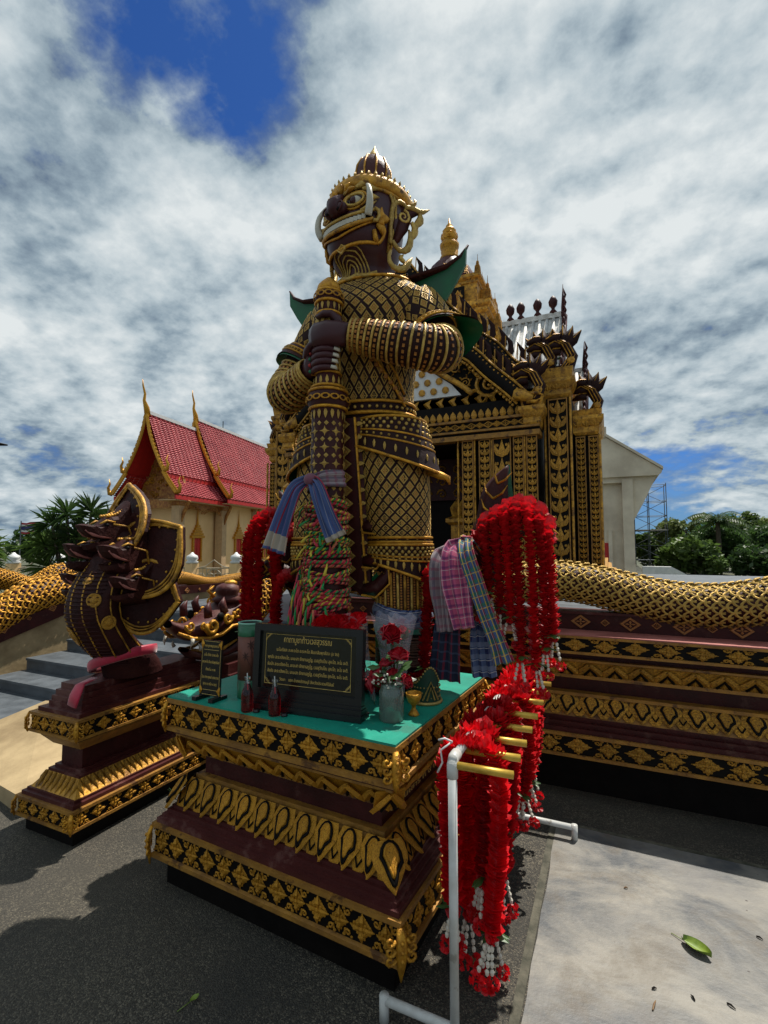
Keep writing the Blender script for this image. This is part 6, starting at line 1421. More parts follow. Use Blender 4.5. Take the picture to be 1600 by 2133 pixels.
# ------------------------------------------------------------------ makara whose mouth the naga comes out of
mk = thing('makara_statue', 'maroon makara head with gold scrolls and white fangs behind the naga', 'statue', (-3.05, 3.15, .72))
MX = -3.02
part('plinth', MB().box(-3.3, -2.78, 3.12, 4.6, 0, .72).box(-3.27, -2.81, 3.13, 4.6, .72, .80), 'maroon', mk)
up_ = Limb([(MX, 3.62, 1.18, .17, .17), (MX, 3.42, 1.16, .19, .17), (MX, 3.22, 1.15, .19, .12), (MX, 3.05, 1.10, .16, .085), (MX, 2.90, 1.08, .12, .07), (MX, 2.78, 1.12, .085, .05), (MX, 2.70, 1.17, .05, .03)], ((1, 0, 0), (0, 0, 1)))
part('upper_jaw', up_.mesh(18), 'maroon_step', mk, True)
lo_ = Limb([(MX, 3.5, .98, .15, .1), (MX, 3.3, .90, .15, .07), (MX, 3.1, .87, .13, .045), (MX, 2.95, .90, .10, .035), (MX, 2.86, .95, .06, .02)], ((1, 0, 0), (0, 0, 1)))
part('lower_jaw', lo_.mesh(16), 'maroon_step', mk, True)
part('throat', MB().box(MX - .13, MX + .13, 3.2, 3.6, .86, 1.14), 'black', mk)
for s in (1, -1):
    x = MX + s * .165
    part('lip', MB().tube([(MX + s * .07, 2.74, 1.10), (MX + s * .12, 2.84, 1.045), (MX + s * .155, 2.96, 1.03), (MX + s * .185, 3.08, 1.05), (MX + s * .20, 3.18, 1.10), (MX + s * .205, 3.28, 1.10), (MX + s * .205, 3.36, 1.07)], [.012, .016, .018, .018, .016, .014, .008], 7), 'gold', mk, True)
    part('lip', MB().tube([(MX + s * .06, 2.88, .955), (MX + s * .11, 2.98, .925), (MX + s * .15, 3.12, .92), (MX + s * .16, 3.28, .97)], [.010, .014, .015, .008], 7), 'gold_old', mk, True)
    for (y, z, r, sg) in ((2.80, 1.145, .045, 1), (2.99, 1.125, .07, 1), (2.90, 1.14, .035, -1), (3.13, 1.17, .05, -1), (3.24, 1.20, .045, 1), (3.34, 1.17, .05, 1), (3.33, 1.27, .04, -1), (3.42, 1.22, .05, 1), (3.45, 1.12, .045, -1), (3.50, 1.30, .045, 1), (3.38, 1.08, .04, 1), (3.52, 1.18, .05, 1), (3.54, 1.04, .045, 1), (3.46, 1.36, .04, -1)):
        part('scroll', MB().scroll((MX + s * (.13 if y < 2.9 else .165 if y < 3.05 else .195), y, z), r, 1.3, (0, 1, 0), (0, 0, 1), start=PI * (.9 if sg > 0 else .1), rad=r * .34, seg=13, sgn=sg, n=6), 'gold', mk, True)
    for (y, z, l, m_) in ((2.82, 1.05, -.065, 1), (3.16, 1.08, -.06, 1), (2.90, .955, .05, 1)):
        part('fang', MB().tube([(MX + s * .14, y, z), (MX + s * .145, y - .012, z + l * .5), (MX + s * .135, y - .02, z + l)], [.016, .012, .002], 6), 'ivory', mk, True)
    part('eye', MB().ball((MX + s * .165, 3.08, 1.185), (.02, .04, .035), 10, 6), 'black', mk, True)
    part('brow_horn', MB().blade([(MX + s * .13, 2.98, 1.19), (MX + s * .13, 2.97, 1.26), (MX + s * .12, 3.0, 1.31)], [.04, .035, .004], .03, (s, 0, 0), n=6), 'maroon_step', mk, True)
    part('brow_horn', MB().blade([(MX + s * .15, 3.14, 1.21), (MX + s * .15, 3.11, 1.28), (MX + s * .14, 3.14, 1.335)], [.04, .035, .004], .03, (s, 0, 0), n=6), 'maroon_step', mk, True)
    for k in range(7): part('mane_curl', MB().blade([(MX + s * .17, 3.36 + .035 * k, 1.30 - .055 * k), (MX + s * .19, 3.30 + .035 * k, 1.36 - .05 * k), (MX + s * .18, 3.36 + .035 * k, 1.40 - .05 * k)], [.016, .02, .003], .014, (s, 0, 0), n=6), 'gold', mk, True)
part('topknot', MB().lathe([(.10, 1.27), (.13, 1.30), (.09, 1.325), (.085, 1.34), (.105, 1.37), (.09, 1.41), (.05, 1.43)], (MX + .03, 3.30, 0), 16), 'maroon_step', mk, True)
part('topknot_cap', MB().lathe([(.06, 1.42), (.055, 1.445), (.02, 1.46)], (MX + .03, 3.34, 0), 12, lobes=8, amp=.15), 'gold', mk, True)
naga_body('makara_naga', 'gold scaled body climbing from the makara head towards the platform', [(MX, 3.5, 1.10), (MX, 3.75, 1.30), (MX, 4.05, 1.50), (MX, 4.35, 1.58), (MX, 4.8, 1.48), (MX, 5.3, 1.36)], [.16, .165, .165, .16, .15, .14], 7, view=(1, 0, 0), limit=140, scale='gold')
# ------------------------------------------------------------------ fabric garlands
def petal_rope(b, pts, r, rnd, step=.012, n=11, m=0):
    """strung ruffled petal discs along a path"""
    pts = [Vector(p) for p in pts]; L = [0]
    for i in range(len(pts) - 1): L.append(L[-1] + (pts[i + 1] - pts[i]).length)
    s = 0; k = 0; ph = 0
    while s < L[-1]:
        while k < len(pts) - 2 and L[k + 1] < s: k += 1
        u = (s - L[k]) / max(L[k + 1] - L[k], 1e-6); p = pts[k].lerp(pts[k + 1], u); t = (pts[k + 1] - pts[k]).normalized()
        a = t.orthogonal().normalized(); a = (a + Vector((rnd.gauss(0, .12), rnd.gauss(0, .12), rnd.gauss(0, .12)))).normalized(); c = t.cross(a).normalized(); a = c.cross(t).normalized(); tl = t + Vector((rnd.gauss(0, .13), rnd.gauss(0, .13), rnd.gauss(0, .13)))
        bul = .64 + .40 * abs(math.sin(s * 78 + r * 900)); rr = r * bul * rnd.uniform(.92, 1.08); ph = rnd.uniform(0, 6.28)
        vs = [p + t * r * .30]
        for j in range(n):
            th = ph + 2 * PI * j / n; q = rr * (1 if j % 2 else .80) * rnd.uniform(.9, 1.1); vs.append(p + (a * math.cos(th) + c * math.sin(th)) * q - tl * (r * (.30 if j % 2 else .12) * rnd.uniform(.6, 1.4)))
        b.add(vs, [(0, 1 + j, 1 + (j + 1) % n) for j in range(n)], m); s += step
def pom(b, c, r, rnd, m=0, n=46):
    c = Vector(c)
    for k in range(n):
        d = Vector((rnd.gauss(0, 1), rnd.gauss(0, 1), rnd.gauss(0, 1))).normalized(); a = d.orthogonal().normalized(); a = (a * math.cos(k) + d.cross(a) * math.sin(k)); e = d.cross(a); q = r * rnd.uniform(.85, 1.1)
        b.add([c + d * q * .35, c + d * q * .85 + a * q * .42, c + d * q + e * q * .1, c + d * q * .85 - a * q * .42], [(0, 1, 2, 3)], m)
def tassel(parent, p, rnd, s=1.0, red='red'):
    """three strings of cream buds, each ending in a red puff"""
    p = Vector(p)
    r = MB(); pom(r, p, .026 * s, rnd); part('ruffle', r, red, parent)
    for k in range(3):
        d = V(rnd.uniform(-.022, .022) * s, rnd.uniform(-.022, .022) * s, 0); b = MB(); z = 0
        for j in range(4): b.lathe([(.003, 0), (.0075 * s, -.006 * s), (.006 * s, -.016 * s), (.003, -.02 * s)], tuple(p + d * (1 + j * .25) + V(0, 0, -.02 * s - j * .021 * s)), 6)
        part('bud_string', b, 'bead', parent); e = MB(); pom(e, p + d * 2.1 + V(0, 0, -.125 * s), .026 * s, rnd, n=30); part('puff', e, red, parent)
GN = [0]
def garland(label, strands, r, group, tass=True, red='red', ts=1.0, leafy=True, step=.0095):
    GN[0] += 1; rnd = random.Random(100 + GN[0]); p0 = strands[0][-1]
    o = thing('flower_garland', label, 'garland', Vector(min((q for st_ in strands for q in st_), key=lambda q: q[2])), group)
    for st_ in strands:
        b = MB(); pts = [Vector(q) for q in catmull([tuple(q) for q in st_], 24)]; petal_rope(b, pts, r, rnd, step); part('petal_rope', b, red, o, kind='stuff')
        if leafy:
            e = MB(); q = pts[-1]
            for k in range(4): a = rnd.uniform(0, 6.28); d = V(math.cos(a), math.sin(a), -.2); e.blade([q, q + d * r * .9, q + d * r * 1.5], [.006, .014, .002], .003, (0, 0, 1))
            part('leaf_collar', e, 'leaf', o, kind='stuff')
    if tass:
        e = [Vector(st_[-1]) for st_ in strands]
        for q in (e if len(e) > 2 else e[:1] if (len(e) > 1 and (e[0] - e[1]).length < .09) else e): tassel(o, q + V(0, 0, -.015), rnd, ts, red)
    return o
# ------------------------------------------------------------------ garland rack
RX = -.535; RY0, RY1 = 1.76, 3.24; RH = .975
rack = thing('garland_rack', 'white pipe rack with gold pegs standing beside the offering pedestal', 'rack', (RX, (RY0 + RY1) / 2, 0))
for y in (RY0, RY1):
    part('post', MB().tube([(RX, y, .07), (RX, y, RH)], .0165, 12), 'pvc', rack, True)
    part('foot_bar', MB().tube([(RX - .27, y, .075), (RX + .30, y, .075)], .0165, 12), 'pvc', rack, True)
    for x in (RX - .27, RX + .30): part('foot', MB().tube([(x, y, .092), (x, y, 0)], .0185, 12), 'pvc', rack, True)
    part('elbow', MB().tube([(RX, y, RH - .055), (RX, y, RH - .01), (RX, y + (.02 if y == RY0 else -.02), RH + .008), (RX, y + (.055 if y == RY0 else -.055), RH + .008)], .0205, 12), 'pvc', rack, True)
part('top_bar', MB().tube([(RX, RY0, RH + .006), (RX, RY1, RH + .006)], .0165, 12), 'pvc', rack, True)
PEG = [RY0 + .005, 1.91, 2.06, 2.22, 2.40, 2.62, 2.80, 2.98, 3.16]
for y in PEG: part('peg', MB().tube([(RX + .01, y, RH - .012), (RX + .215, y, RH - .008)], .0135, 10), 'pegpaint', rack, True)
rnd = random.Random(9)
desc = ['nearest the camera', 'second', 'third', 'fourth', 'fifth', 'sixth', 'seventh', 'farthest']
low = [.27, .16, .30, .38, .46, .44, .42, .38, .40]
for i, y in enumerate(PEG[1:]):
    x0 = RX + .02 + rnd.uniform(0, .03); zt = RH + .03; zb = low[i]; yy = y + rnd.uniform(-.01, .01)
    xl, xr = RX - .055 + rnd.uniform(-.01, .02), RX + .075 + rnd.uniform(0, .05)
    st1 = [(x0 + .03, yy, zt), (xl + .02, yy - .02, zt - .02), (xl, yy - .03, zt - .12), (xl + .01, yy - .03, .7), (xl + .02, yy - .02, zb + .12)]
    st2 = [(x0 + .03, yy, zt), (xr, yy - .01, zt - .02), (xr + .02, yy, zt - .14), (xr + .01, yy + .01, .65), (xr - .02, yy + .01, zb + .05)]
    st3 = [(x0 + .02, yy + .02, zt), (x0 + .035, yy + .05, zt - .10), (x0 + .03, yy + .055, .65), (x0 + .03, yy + .04, zb + .22)]
    lab = 'long red fabric garland on the rack, %s of the row counting from the camera' % desc[i] if 0 < i < 7 else ('long red fabric garland with white bud tassels on the rack peg nearest the camera' if i == 0 else 'red fabric garland at the far end of the rack by the platform wall')
    garland(lab, [st1, st2, st3] if i < 5 else [st1, st2], .044 if i < 5 else .050, 'garlands on the rack', ts=1.15)
# bow of white string at the rack end
wb_ = MB(); wb_.tube([(RX - .03, 1.86, RH + .03), (RX - .07, 1.84, RH + .0), (RX - .06, 1.83, RH - .04), (RX - .08, 1.83, RH - .08)], .004, 5); wb_.tube([(RX - .03, 1.86, RH + .03), (RX - .05, 1.83, RH + .05), (RX - .075, 1.83, RH + .04)], .004, 5)
solo('white_string', wb_, 'white', True, 'loose white ribbon string knotted at the near end of the rack', 'string')
# ------------------------------------------------------------------ garlands on the giant's skirt tails
rnd = random.Random(21)
def on_tail(label, xs, y, zt, zb, r, n=1, **k): pass
spotsR = [(-.93, 2.62, 1.62, 1.10), (-.60, 2.58, 1.87, 1.52), (-.54, 2.575, 1.905, 1.44), (-.485, 2.57, 1.935, 1.40), (-.43, 2.565, 1.955, 1.21), (-.375, 2.57, 1.945, 1.18), (-.325, 2.58, 1.91, 1.26), (-.285, 2.60, 1.84, 1.32)]
lr = ['red garland hanging against the giant\'s calf beside the checked cloths', 'short red garland hanging innermost under the arched tail', 'red garland second from the checked cloths under the arched tail', 'red garland in the middle of the bunch under the arched tail', 'longest red garland of the bunch hanging from the arched tail', 'bright red garland next to the outermost on the arched tail', 'red garland draped just inside the outer end of the tail', 'outermost red garland on the drooping tip of the tail']
for i, (x, y, zt, zb) in enumerate(spotsR):
    q = rnd.uniform(-.01, .01)
    if i == 0: st_ = [[(x, y + .12, zt), (x + .01, y, zt - .02), (x + .02, y - .05, zt - .15), (x + .015, y - .06, 1.35), (x + .01, y - .08, zb)]]
    else: st_ = [[(x - .01, y + .24, zt - .06), (x, y + .14, zt + .04), (x, y, zt), (x + .01 + q, y - .04, zt - .12), (x + .02 + q, y - .04, (zt + zb) / 2), (x + .025 + q, y - .04, zb)]]
    garland(lr[i], st_, .039 if i else .046, 'garlands on the giant', red='red' if i > 2 else 'red_dk', ts=1.0)
# a red rope laid along the tail's spine
garland('thick red rope garland laid along the top of the arched tail', [[(-.90, 2.66, 1.58), (-.80, 2.66, 1.66), (-.70, 2.66, 1.76), (-.60, 2.66, 1.86), (-.50, 2.66, 1.92), (-.40, 2.67, 1.955), (-.32, 2.67, 1.92)]], .045, 'garlands on the giant', tass=False, leafy=False)
spotsL = [(-2.18, 2.62, 1.86, 1.20), (-2.12, 2.60, 1.93, 1.14), (-2.05, 2.59, 1.95, 1.24), (-1.99, 2.60, 1.90, 1.12), (-1.93, 2.62, 1.80, 1.16), (-1.86, 2.52, 1.55, 1.05)]
ll = ['outermost dark red garland on the tail beside the hall', 'long red garland second on the tail beside the hall', 'red garland in the middle of the bunch beside the hall', 'slanting red garland crossing the tail near the club', 'dark red garland half hidden behind the club', 'low red garland beside the roped foot of the club']
for i, (x, y, zt, zb) in enumerate(spotsL):
    sl = .08 if i == 3 else 0
    garland(ll[i], [[(x + .03, y + .2, zt - .05), (x + .01, y + .1, zt + .02), (x, y, zt - .01), (x - .01 + sl * .5, y - .04, zt - .14), (x - .01 + sl, y - .04, (zt + zb) / 2), (x - .01 + sl, y - .04, zb)]], .045, 'garlands on the giant', red='red_dk' if i in (0, 4) else 'red', ts=.9)
# ring garlands round the foot
ring_ = [(-1.10 + .19 * math.sin(a), 2.62 - .20 * math.cos(a), 1.02 + .05 * math.sin(a * .5)) for a in [-2.2 + 4.4 * k / 14 for k in range(15)]]
garland('red garland ringing the giant\'s foot behind the flower jar', [ring_], .045, 'garlands on the giant', tass=False, red='red_dk')
garland('red garland seen at the left edge of the picture above the gold naga', [[(-6.18, 3.08, 1.70), (-6.16, 3.06, 1.62), (-6.15, 3.06, 1.45), (-6.18, 3.06, 1.2)]], .085, 'garlands on the giant', tass=False, leafy=False, step=.02)
# ------------------------------------------------------------------ woven and tied cloths
def mat_plaid(name, base, stripes, rough=.85):
    """stripes: (axis 'u'/'v', period, width, offset, colour, strength) on the mesh's UV map"""
    m = bpy.data.materials.new(name); m.use_nodes = True; t = NT(m.node_tree); b = t.n['Principled BSDF']
    uv = t.node('ShaderNodeUVMap'); sp = t.node('ShaderNodeSeparateXYZ'); t.link(uv.outputs[0], sp.inputs[0])
    col = t.mix(t.noise(uv.outputs[0], 30, 4), tuple(x * .8 for x in base), base)
    for ax, per, wid, off, c, k in stripes:
        f = t.math('FRACT', t.math('ADD', t.math('DIVIDE', sp.outputs[0 if ax == 'u' else 1], per), off)); f = t.math('LESS_THAN', f, wid)
        col = t.mix(t.math('MULTIPLY', f, k), col, c)
    t.link(col, b.inputs['Base Color']); b.inputs['Roughness'].default_value = rough; b.inputs['Specular IOR Level'].default_value = .15; b.inputs['Sheen Weight'].default_value = .2
    bn = t.node('ShaderNodeBump'); bn.inputs['Strength'].default_value = .3; bn.inputs['Distance'].default_value = .002; t.link(t.noise(uv.outputs[0], 160, 2), bn.inputs['Height']); t.link(bn.outputs[0], b.inputs['Normal']); return m
WH, NV, RD, BL, YE, GR, PK = (.55, .52, .50), (.012, .015, .05), (.34, .015, .03), (.05, .10, .30), (.50, .34, .05), (.02, .16, .06), (.52, .10, .20)
M['pl_blue'] = mat_plaid('blue and white checked loincloth', (.07, .11, .26), [('u', .045, .14, 0, RD, .9), ('u', .09, .30, .5, (.10, .16, .38), .6), ('u', .045, .04, .5, WH, .6), ('v', .5, .17, .26, (.50, .42, .30), .8)])
M['pl_pink'] = mat_plaid('pink checked loincloth', PK, [('u', .05, .28, 0, (.10, .02, .10), .55), ('v', .05, .25, 0, (.08, .02, .10), .6), ('u', .05, .05, .6, WH, .7), ('v', .05, .05, .6, WH, .7)])
M['pl_grey'] = mat_plaid('grey and maroon checked loincloth', (.28, .22, .24), [('u', .05, .3, 0, NV, .5), ('v', .05, .3, 0, (.25, .04, .08), .5), ('u', .05, .06, .5, WH, .6)])
M['pl_multi'] = mat_plaid('red green and yellow checked loincloth', (.06, .10, .22), [('u', .06, .25, 0, RD, .85), ('v', .06, .3, 0, GR, .6), ('u', .06, .08, .5, YE, .9), ('v', .06, .08, .6, YE, .8), ('u', .06, .06, .8, WH, .7)])
M['pl_dark'] = mat_plaid('dark checked loincloth', (.02, .025, .05), [('u', .05, .2, 0, RD, .4), ('v', .05, .2, 0, (.06, .08, .14), .6)])
M['pl_navy'] = mat_plaid('navy and white checked loincloth', (.02, .03, .10), [('u', .05, .5, 0, (.10, .14, .26), .7), ('v', .06, .4, 0, (.22, .25, .33), .5), ('v', .06, .05, .5, WH, .8)])
def cloth(b_pts, wid, me_name, m, label, cat='cloth', fold=3, amp=.014, thick=.006, group=None, nv=26, nu=15, normal=(0, -1, 0), parent=None, seed=1):
    """strip of folded cloth following a path, with a UV map in metres"""
    rnd = random.Random(seed); pts = [Vector(p) for p in catmull([tuple(p) for p in b_pts], nv)]; ww = [x[0] for x in catmull([(x,) for x in wid], nv)]; N = Vector(normal)
    L = [0]
    for i in range(nv - 1): L.append(L[-1] + (pts[i + 1] - pts[i]).length)
    vs = []; uvs = []; W0 = max(ww) * 2.2
    ph = rnd.uniform(0, 6)
    for i in range(nv):
        t = (pts[min(i + 1, nv - 1)] - pts[max(i - 1, 0)]).normalized(); sd_ = t.cross(N).normalized(); nn = sd_.cross(t).normalized()
        for j in range(nu):
            u = j / (nu - 1); a = amp * (.5 + .5 * (ww[i] / max(ww))) * math.sin(ph + u * fold * 2 * PI + i * .06) + amp * .4 * math.sin(ph * 2 + u * 11 + i * .25)
            vs.append(pts[i] + sd_ * ((u - .5) * 2 * ww[i]) + nn * a); uvs.append((u * W0, L[i]))
    nf = []
    for i in range(nv - 1):
        for j in range(nu - 1): a = i * nu + j; nf.append((a, a + 1, a + nu + 1, a + nu))
    k = len(vs); b = MB(); b.add(vs, nf); org = min((tuple(v) for v in vs), key=lambda v: v[2])
    me_ = b.mesh(me_name, m, True, org if parent is None else root_of(parent).location); uvl = me_.uv_layers.new(name='UVMap')
    for lp in me_.loops: uvl.data[lp.index].uv = uvs[lp.vertex_index]
    o = link(me_name, me_, parent)
    if parent is None: o.location = org; tag(o, label, cat, group)
    so_ = o.modifiers.new('thickness', 'SOLIDIFY'); so_.thickness = thick
    return o
# blue checked cloth knotted round the club
kc = thing('checked_cloth', 'blue and red checked cloth knotted round the club', 'cloth', (CX, CY - .1, 1.70), 'cloths tied on the giant')
cloth([(CX + .125, CY - .02, 2.13), (CX + .06, CY - .115, 2.12), (CX - .02, CY - .125, 2.11), (CX - .10, CY - .06, 2.10), (CX - .12, CY + .04, 2.10)], [.05, .045, .03, .045, .05], 'wrap', 'pl_grey', None, normal=(0, -1, 0), parent=kc, amp=.008, seed=2)
cloth([(CX - .03, CY - .13, 2.12), (CX - .10, CY - .17, 2.07), (CX - .15, CY - .18, 1.96), (CX - .20, CY - .18, 1.83), (CX - .235, CY - .18, 1.72)], [.018, .04, .055, .065, .075], 'tail_end', 'pl_blue', None, parent=kc, seed=3)
cloth([(CX - .02, CY - .135, 2.12), (CX + .04, CY - .18, 2.07), (CX + .08, CY - .185, 1.98), (CX + .12, CY - .18, 1.88), (CX + .16, CY - .17, 1.79)], [.018, .04, .05, .055, .06], 'tail_end', 'pl_blue', None, parent=kc, seed=4)
part('knot', MB().ball((CX - .02, CY - .145, 2.115), (.04, .035, .035), 12, 8), 'pl_grey', kc, True)
# cloths over the right-hand tail
cloth([(-.80, 2.72, 1.66), (-.82, 2.60, 1.71), (-.83, 2.53, 1.66), (-.82, 2.51, 1.52), (-.81, 2.51, 1.40), (-.80, 2.51, 1.30)], [.05, .055, .06, .065, .05, .045], 'checked_cloth', 'pl_grey', 'grey checked cloth hung beside the giant\'s calf next to the pink one', group='cloths tied on the giant', fold=2, seed=5)
cloth([(-.72, 2.72, 1.70), (-.735, 2.58, 1.75), (-.74, 2.50, 1.70), (-.72, 2.475, 1.56), (-.70, 2.47, 1.44), (-.68, 2.47, 1.33)], [.05, .06, .07, .08, .065, .055], 'checked_cloth', 'pl_pink', 'pink checked cloth hung over the giant\'s tail', group='cloths tied on the giant', fold=2.4, seed=6)
cloth([(-.68, 2.70, 1.74), (-.69, 2.56, 1.79), (-.67, 2.47, 1.72), (-.62, 2.45, 1.58), (-.565, 2.445, 1.42), (-.51, 2.44, 1.28), (-.48, 2.44, 1.18)], [.03, .035, .04, .042, .04, .04, .05], 'checked_cloth', 'pl_multi', 'red green and yellow checked cloth slanting across the pink one', group='cloths tied on the giant', fold=2, seed=7)
cloth([(-.80, 2.60, 1.38), (-.80, 2.555, 1.30), (-.81, 2.55, 1.15), (-.82, 2.55, 1.04)], [.06, .07, .08, .09], 'checked_cloth', 'pl_dark', 'dark checked cloth hanging lowest under the pink one', group='cloths tied on the giant', fold=3, seed=8)
cloth([(-.63, 2.60, 1.36), (-.62, 2.55, 1.28), (-.61, 2.54, 1.18), (-.60, 2.54, 1.08)], [.05, .055, .06, .065], 'checked_cloth', 'pl_navy', 'dark blue checked cloth hanging under the tricolour one', group='cloths tied on the giant', fold=3, seed=9)
# cloths wound round the shin
def wound(nm, m, label, z0, z1, r0, r1, c=(-1.11, 2.69), seed=1, sat=None):
    rnd = random.Random(seed); nu, nv = 40, 9; vs = []; uvs = []
    for j in range(nv):
        v = j / (nv - 1)
        for i in range(nu + 1):
            a = 2 * PI * i / nu; r = lerp(r0, r1, v) + .014 * math.sin(PI * v) + .006 * math.sin(a * 5 + v * 6) * (0 if i in (0, nu) else 1); vs.append((c[0] + r * math.sin(a + PI), c[1] - r * math.cos(a + PI), lerp(z0, z1, v) + .022 * math.sin(a + .7) + .006 * math.sin(3 * a))); uvs.append((a * r, v * (z1 - z0)))
    b = MB(); b.add(vs, [(j * (nu + 1) + i, j * (nu + 1) + i + 1, (j + 1) * (nu + 1) + i + 1, (j + 1) * (nu + 1) + i) for j in range(nv - 1) for i in range(nu)]); org = (c[0], c[1], z0)
    me_ = b.mesh(nm, m, True, org); uvl = me_.uv_layers.new(name='UVMap')
    for lp in me_.loops: uvl.data[lp.index].uv = uvs[lp.vertex_index]
    o = link(nm, me_); o.location = org; tag(o, label, 'cloth', 'cloths tied on the giant'); s_ = o.modifiers.new('thickness', 'SOLIDIFY'); s_.thickness = .006; return o
wound('checked_cloth', 'pl_navy', 'navy and white checked cloth wound round the giant\'s shin', 1.315, 1.42, .165, .160)
M['satin_green'] = mat('green satin scarf', (.0, .20, .13), .4, c2=(.0, .09, .07), vscale=12, sheen=.3); M['satin_pale'] = mat('pale yellow satin', (.42, .40, .20), .45, c2=(.16, .22, .12), vscale=10)
gs_ = thing('green_scarf', 'knotted green satin scarf round the giant\'s ankle under the checked cloth', 'scarf', (-1.11, 2.69, 1.21))
part('wrap', MB().grid(lambda u, v: (-1.11 + (.158 + .012 * math.sin(PI * v)) * math.sin(u * 2 * PI), 2.69 - (.158 + .012 * math.sin(PI * v)) * math.cos(u * 2 * PI), 1.24 + .085 * v + .02 * math.sin(u * 6.28 + 1)), 40, 7, cu=True), 'satin_green', gs_, True)
part('knot', MB().ball((-1.06, 2.515, 1.265), (.035, .025, .028), 12, 8), 'satin_pale', gs_, True)
part('loose_end', MB().tube([(-1.07, 2.51, 1.26), (-1.12, 2.495, 1.23), (-1.145, 2.49, 1.17)], [(.02, .008), (.035, .008), (.03, .005)], 8, ref=(0, -1, 0)), 'satin_green', gs_, True); part('loose_end', MB().tube([(-1.05, 2.51, 1.27), (-1.10, 2.495, 1.285), (-1.18, 2.50, 1.27)], [(.015, .008), (.025, .008), (.02, .005)], 8, ref=(0, -1, 0)), 'satin_pale', gs_, True)
bk = MB()
for k in range(12): bk.tube([(-1.11 + .155 * math.sin(a), 2.69 - .155 * math.cos(a), 1.235 - .014 * k + .004 * math.sin(a * 4 + k)) for a in [2 * PI * j / 28 for j in range(28)]], .0075, 5, close=True)
M['rope_brown'] = mat('brown twisted cord', (.10, .045, .025), .8, c2=(.05, .02, .012), vscale=60); solo('ankle_cord', bk, 'rope_brown', True, 'brown cord coiled round the giant\'s ankle', 'cord')
# bright plaited ropes wound up the club
rp = thing('ribbon_ropes', 'bundle of red yellow and green plaited ribbon ropes wound round the club', 'ribbons', (CX, CY, .955))
for i, (nm, c) in enumerate((('rr', (.62, .03, .06)), ('ry', (.72, .56, .05)), ('rg', (.02, .30, .07)), ('ro', (.70, .20, .10)), ('rk', (.03, .02, .02)))): M[nm] = mat('ribbon ' + nm, c, .7, var=.3, vscale=30)
rnd = random.Random(77); cols = ['rr', 'ry', 'rg', 'ro', 'rk', 'rr']
for k in range(29):
    z = 1.12 + .030 * k; tl_ = rnd.uniform(.008, .034); tp_ = rnd.uniform(0, 6.28); R_ = (.114 if k < 20 else .106) + rnd.uniform(-.004, .008)
    for j in range(2):
        b = MB(); ph = rnd.uniform(0, 6.28)
        for s3 in range(3):
            pts = []
            for q in range(121):
                a = 2 * PI * q / 120; tw = ph + q * 1.05 + s3 * 2.094; rr = R_ + .008 * j + .0075 * math.cos(tw); pts.append((CX + rr * math.sin(a), CY - rr * math.cos(a), z + .02 * j + .0065 * math.sin(tw) + tl_ * math.sin(a + tp_)))
            b.tube(pts[:-1], .0056, 4, m=s3, close=True)
        c3 = rnd.sample(cols, 3); part('plaited_rope', b, c3, rp, True)
for k in range(40):
    a = rnd.uniform(-1.6, 1.2); z = rnd.uniform(1.15, 2.0); d = V(math.sin(a), -math.cos(a), 0); p = V(CX, CY, z) + d * .13; b = MB(); l = rnd.uniform(.03, .075); q = V(rnd.uniform(-.05, .05), -.02, 0)
    b.tube([p, p + d * .02 + q * .3 + V(0, 0, -l * .4), p + d * .022 + q + V(0, 0, -l)], [(.004, .004), (.006, .005), (.009, .003)], 6, ref=d); part('ribbon_end', b, rnd.choice(['ry', 'rg', 'ro', 'rr', 'rg']), rp, True)
for k in range(9):      # loose hanks down the front left
    a = -.9 + .2 * k; z = 1.62 - .03 * k; d = V(math.sin(a - .4), -math.cos(a - .4), 0); b = MB(); p = V(CX, CY, z) + d * .15
    for s3 in range(3): b.tube([p + d * (.03 * math.sin(PI * q / 16)) + V(-.05 * q / 16, 0, -.42 * q / 16 * (1 - .03 * k)) + V(.007 * math.cos(q * .9 + s3 * 2.09), .007 * math.sin(q * .9 + s3 * 2.09), 0) for q in range(17)], .0068, 4, m=s3)
    part('plaited_rope', b, rnd.sample(cols, 3), rp, True)
# ------------------------------------------------------------------ things on the green top
TZ_ = .952
c0, s0 = math.cos(R(-3.8)), math.sin(R(-3.8))
def on(u, v, z=0): return V(PC[0] + u * c0 - v * s0, PC[1] + u * s0 + v * c0, TZ_ + z)      # pedestal coordinates from its centre
# framed prayer plaque
A_, B2 = on(-.185, -.505), on(.435, -.425); sx_ = (B2 - A_).normalized(); nrm = Vector((sx_.y, -sx_.x, 0)); mid = (A_ + B2) / 2
sign = thing('prayer_plaque', 'large black framed plaque with gold Thai prayer text on the green top', 'plaque', mid)
lean = (V(0, 0, 1) - nrm * .06).normalized(); nl = sx_.cross(lean) if sx_.cross(lean).dot(nrm) > 0 else -sx_.cross(lean)
SW, SH, SB = .60, .345, .062
def sp3(u, v, d=0): return mid + sx_ * u + lean * (SB + v) + nl * d
def slab_(b, u0, u1, v0, v1, d0, d1, m=0): b.add([sp3(u, v, d) for v in (v0, v1) for d in (d0, d1) for u in (u0, u1)], [(0, 2, 3, 1), (4, 5, 7, 6), (0, 1, 5, 4), (2, 6, 7, 3), (0, 4, 6, 2), (1, 3, 7, 5)], m); return b
FW = .034
part('panel', slab_(MB(), -SW / 2 + FW * .6, SW / 2 - FW * .6, FW * .6, SH - FW * .6, -.012, .004), 'plaque', sign)
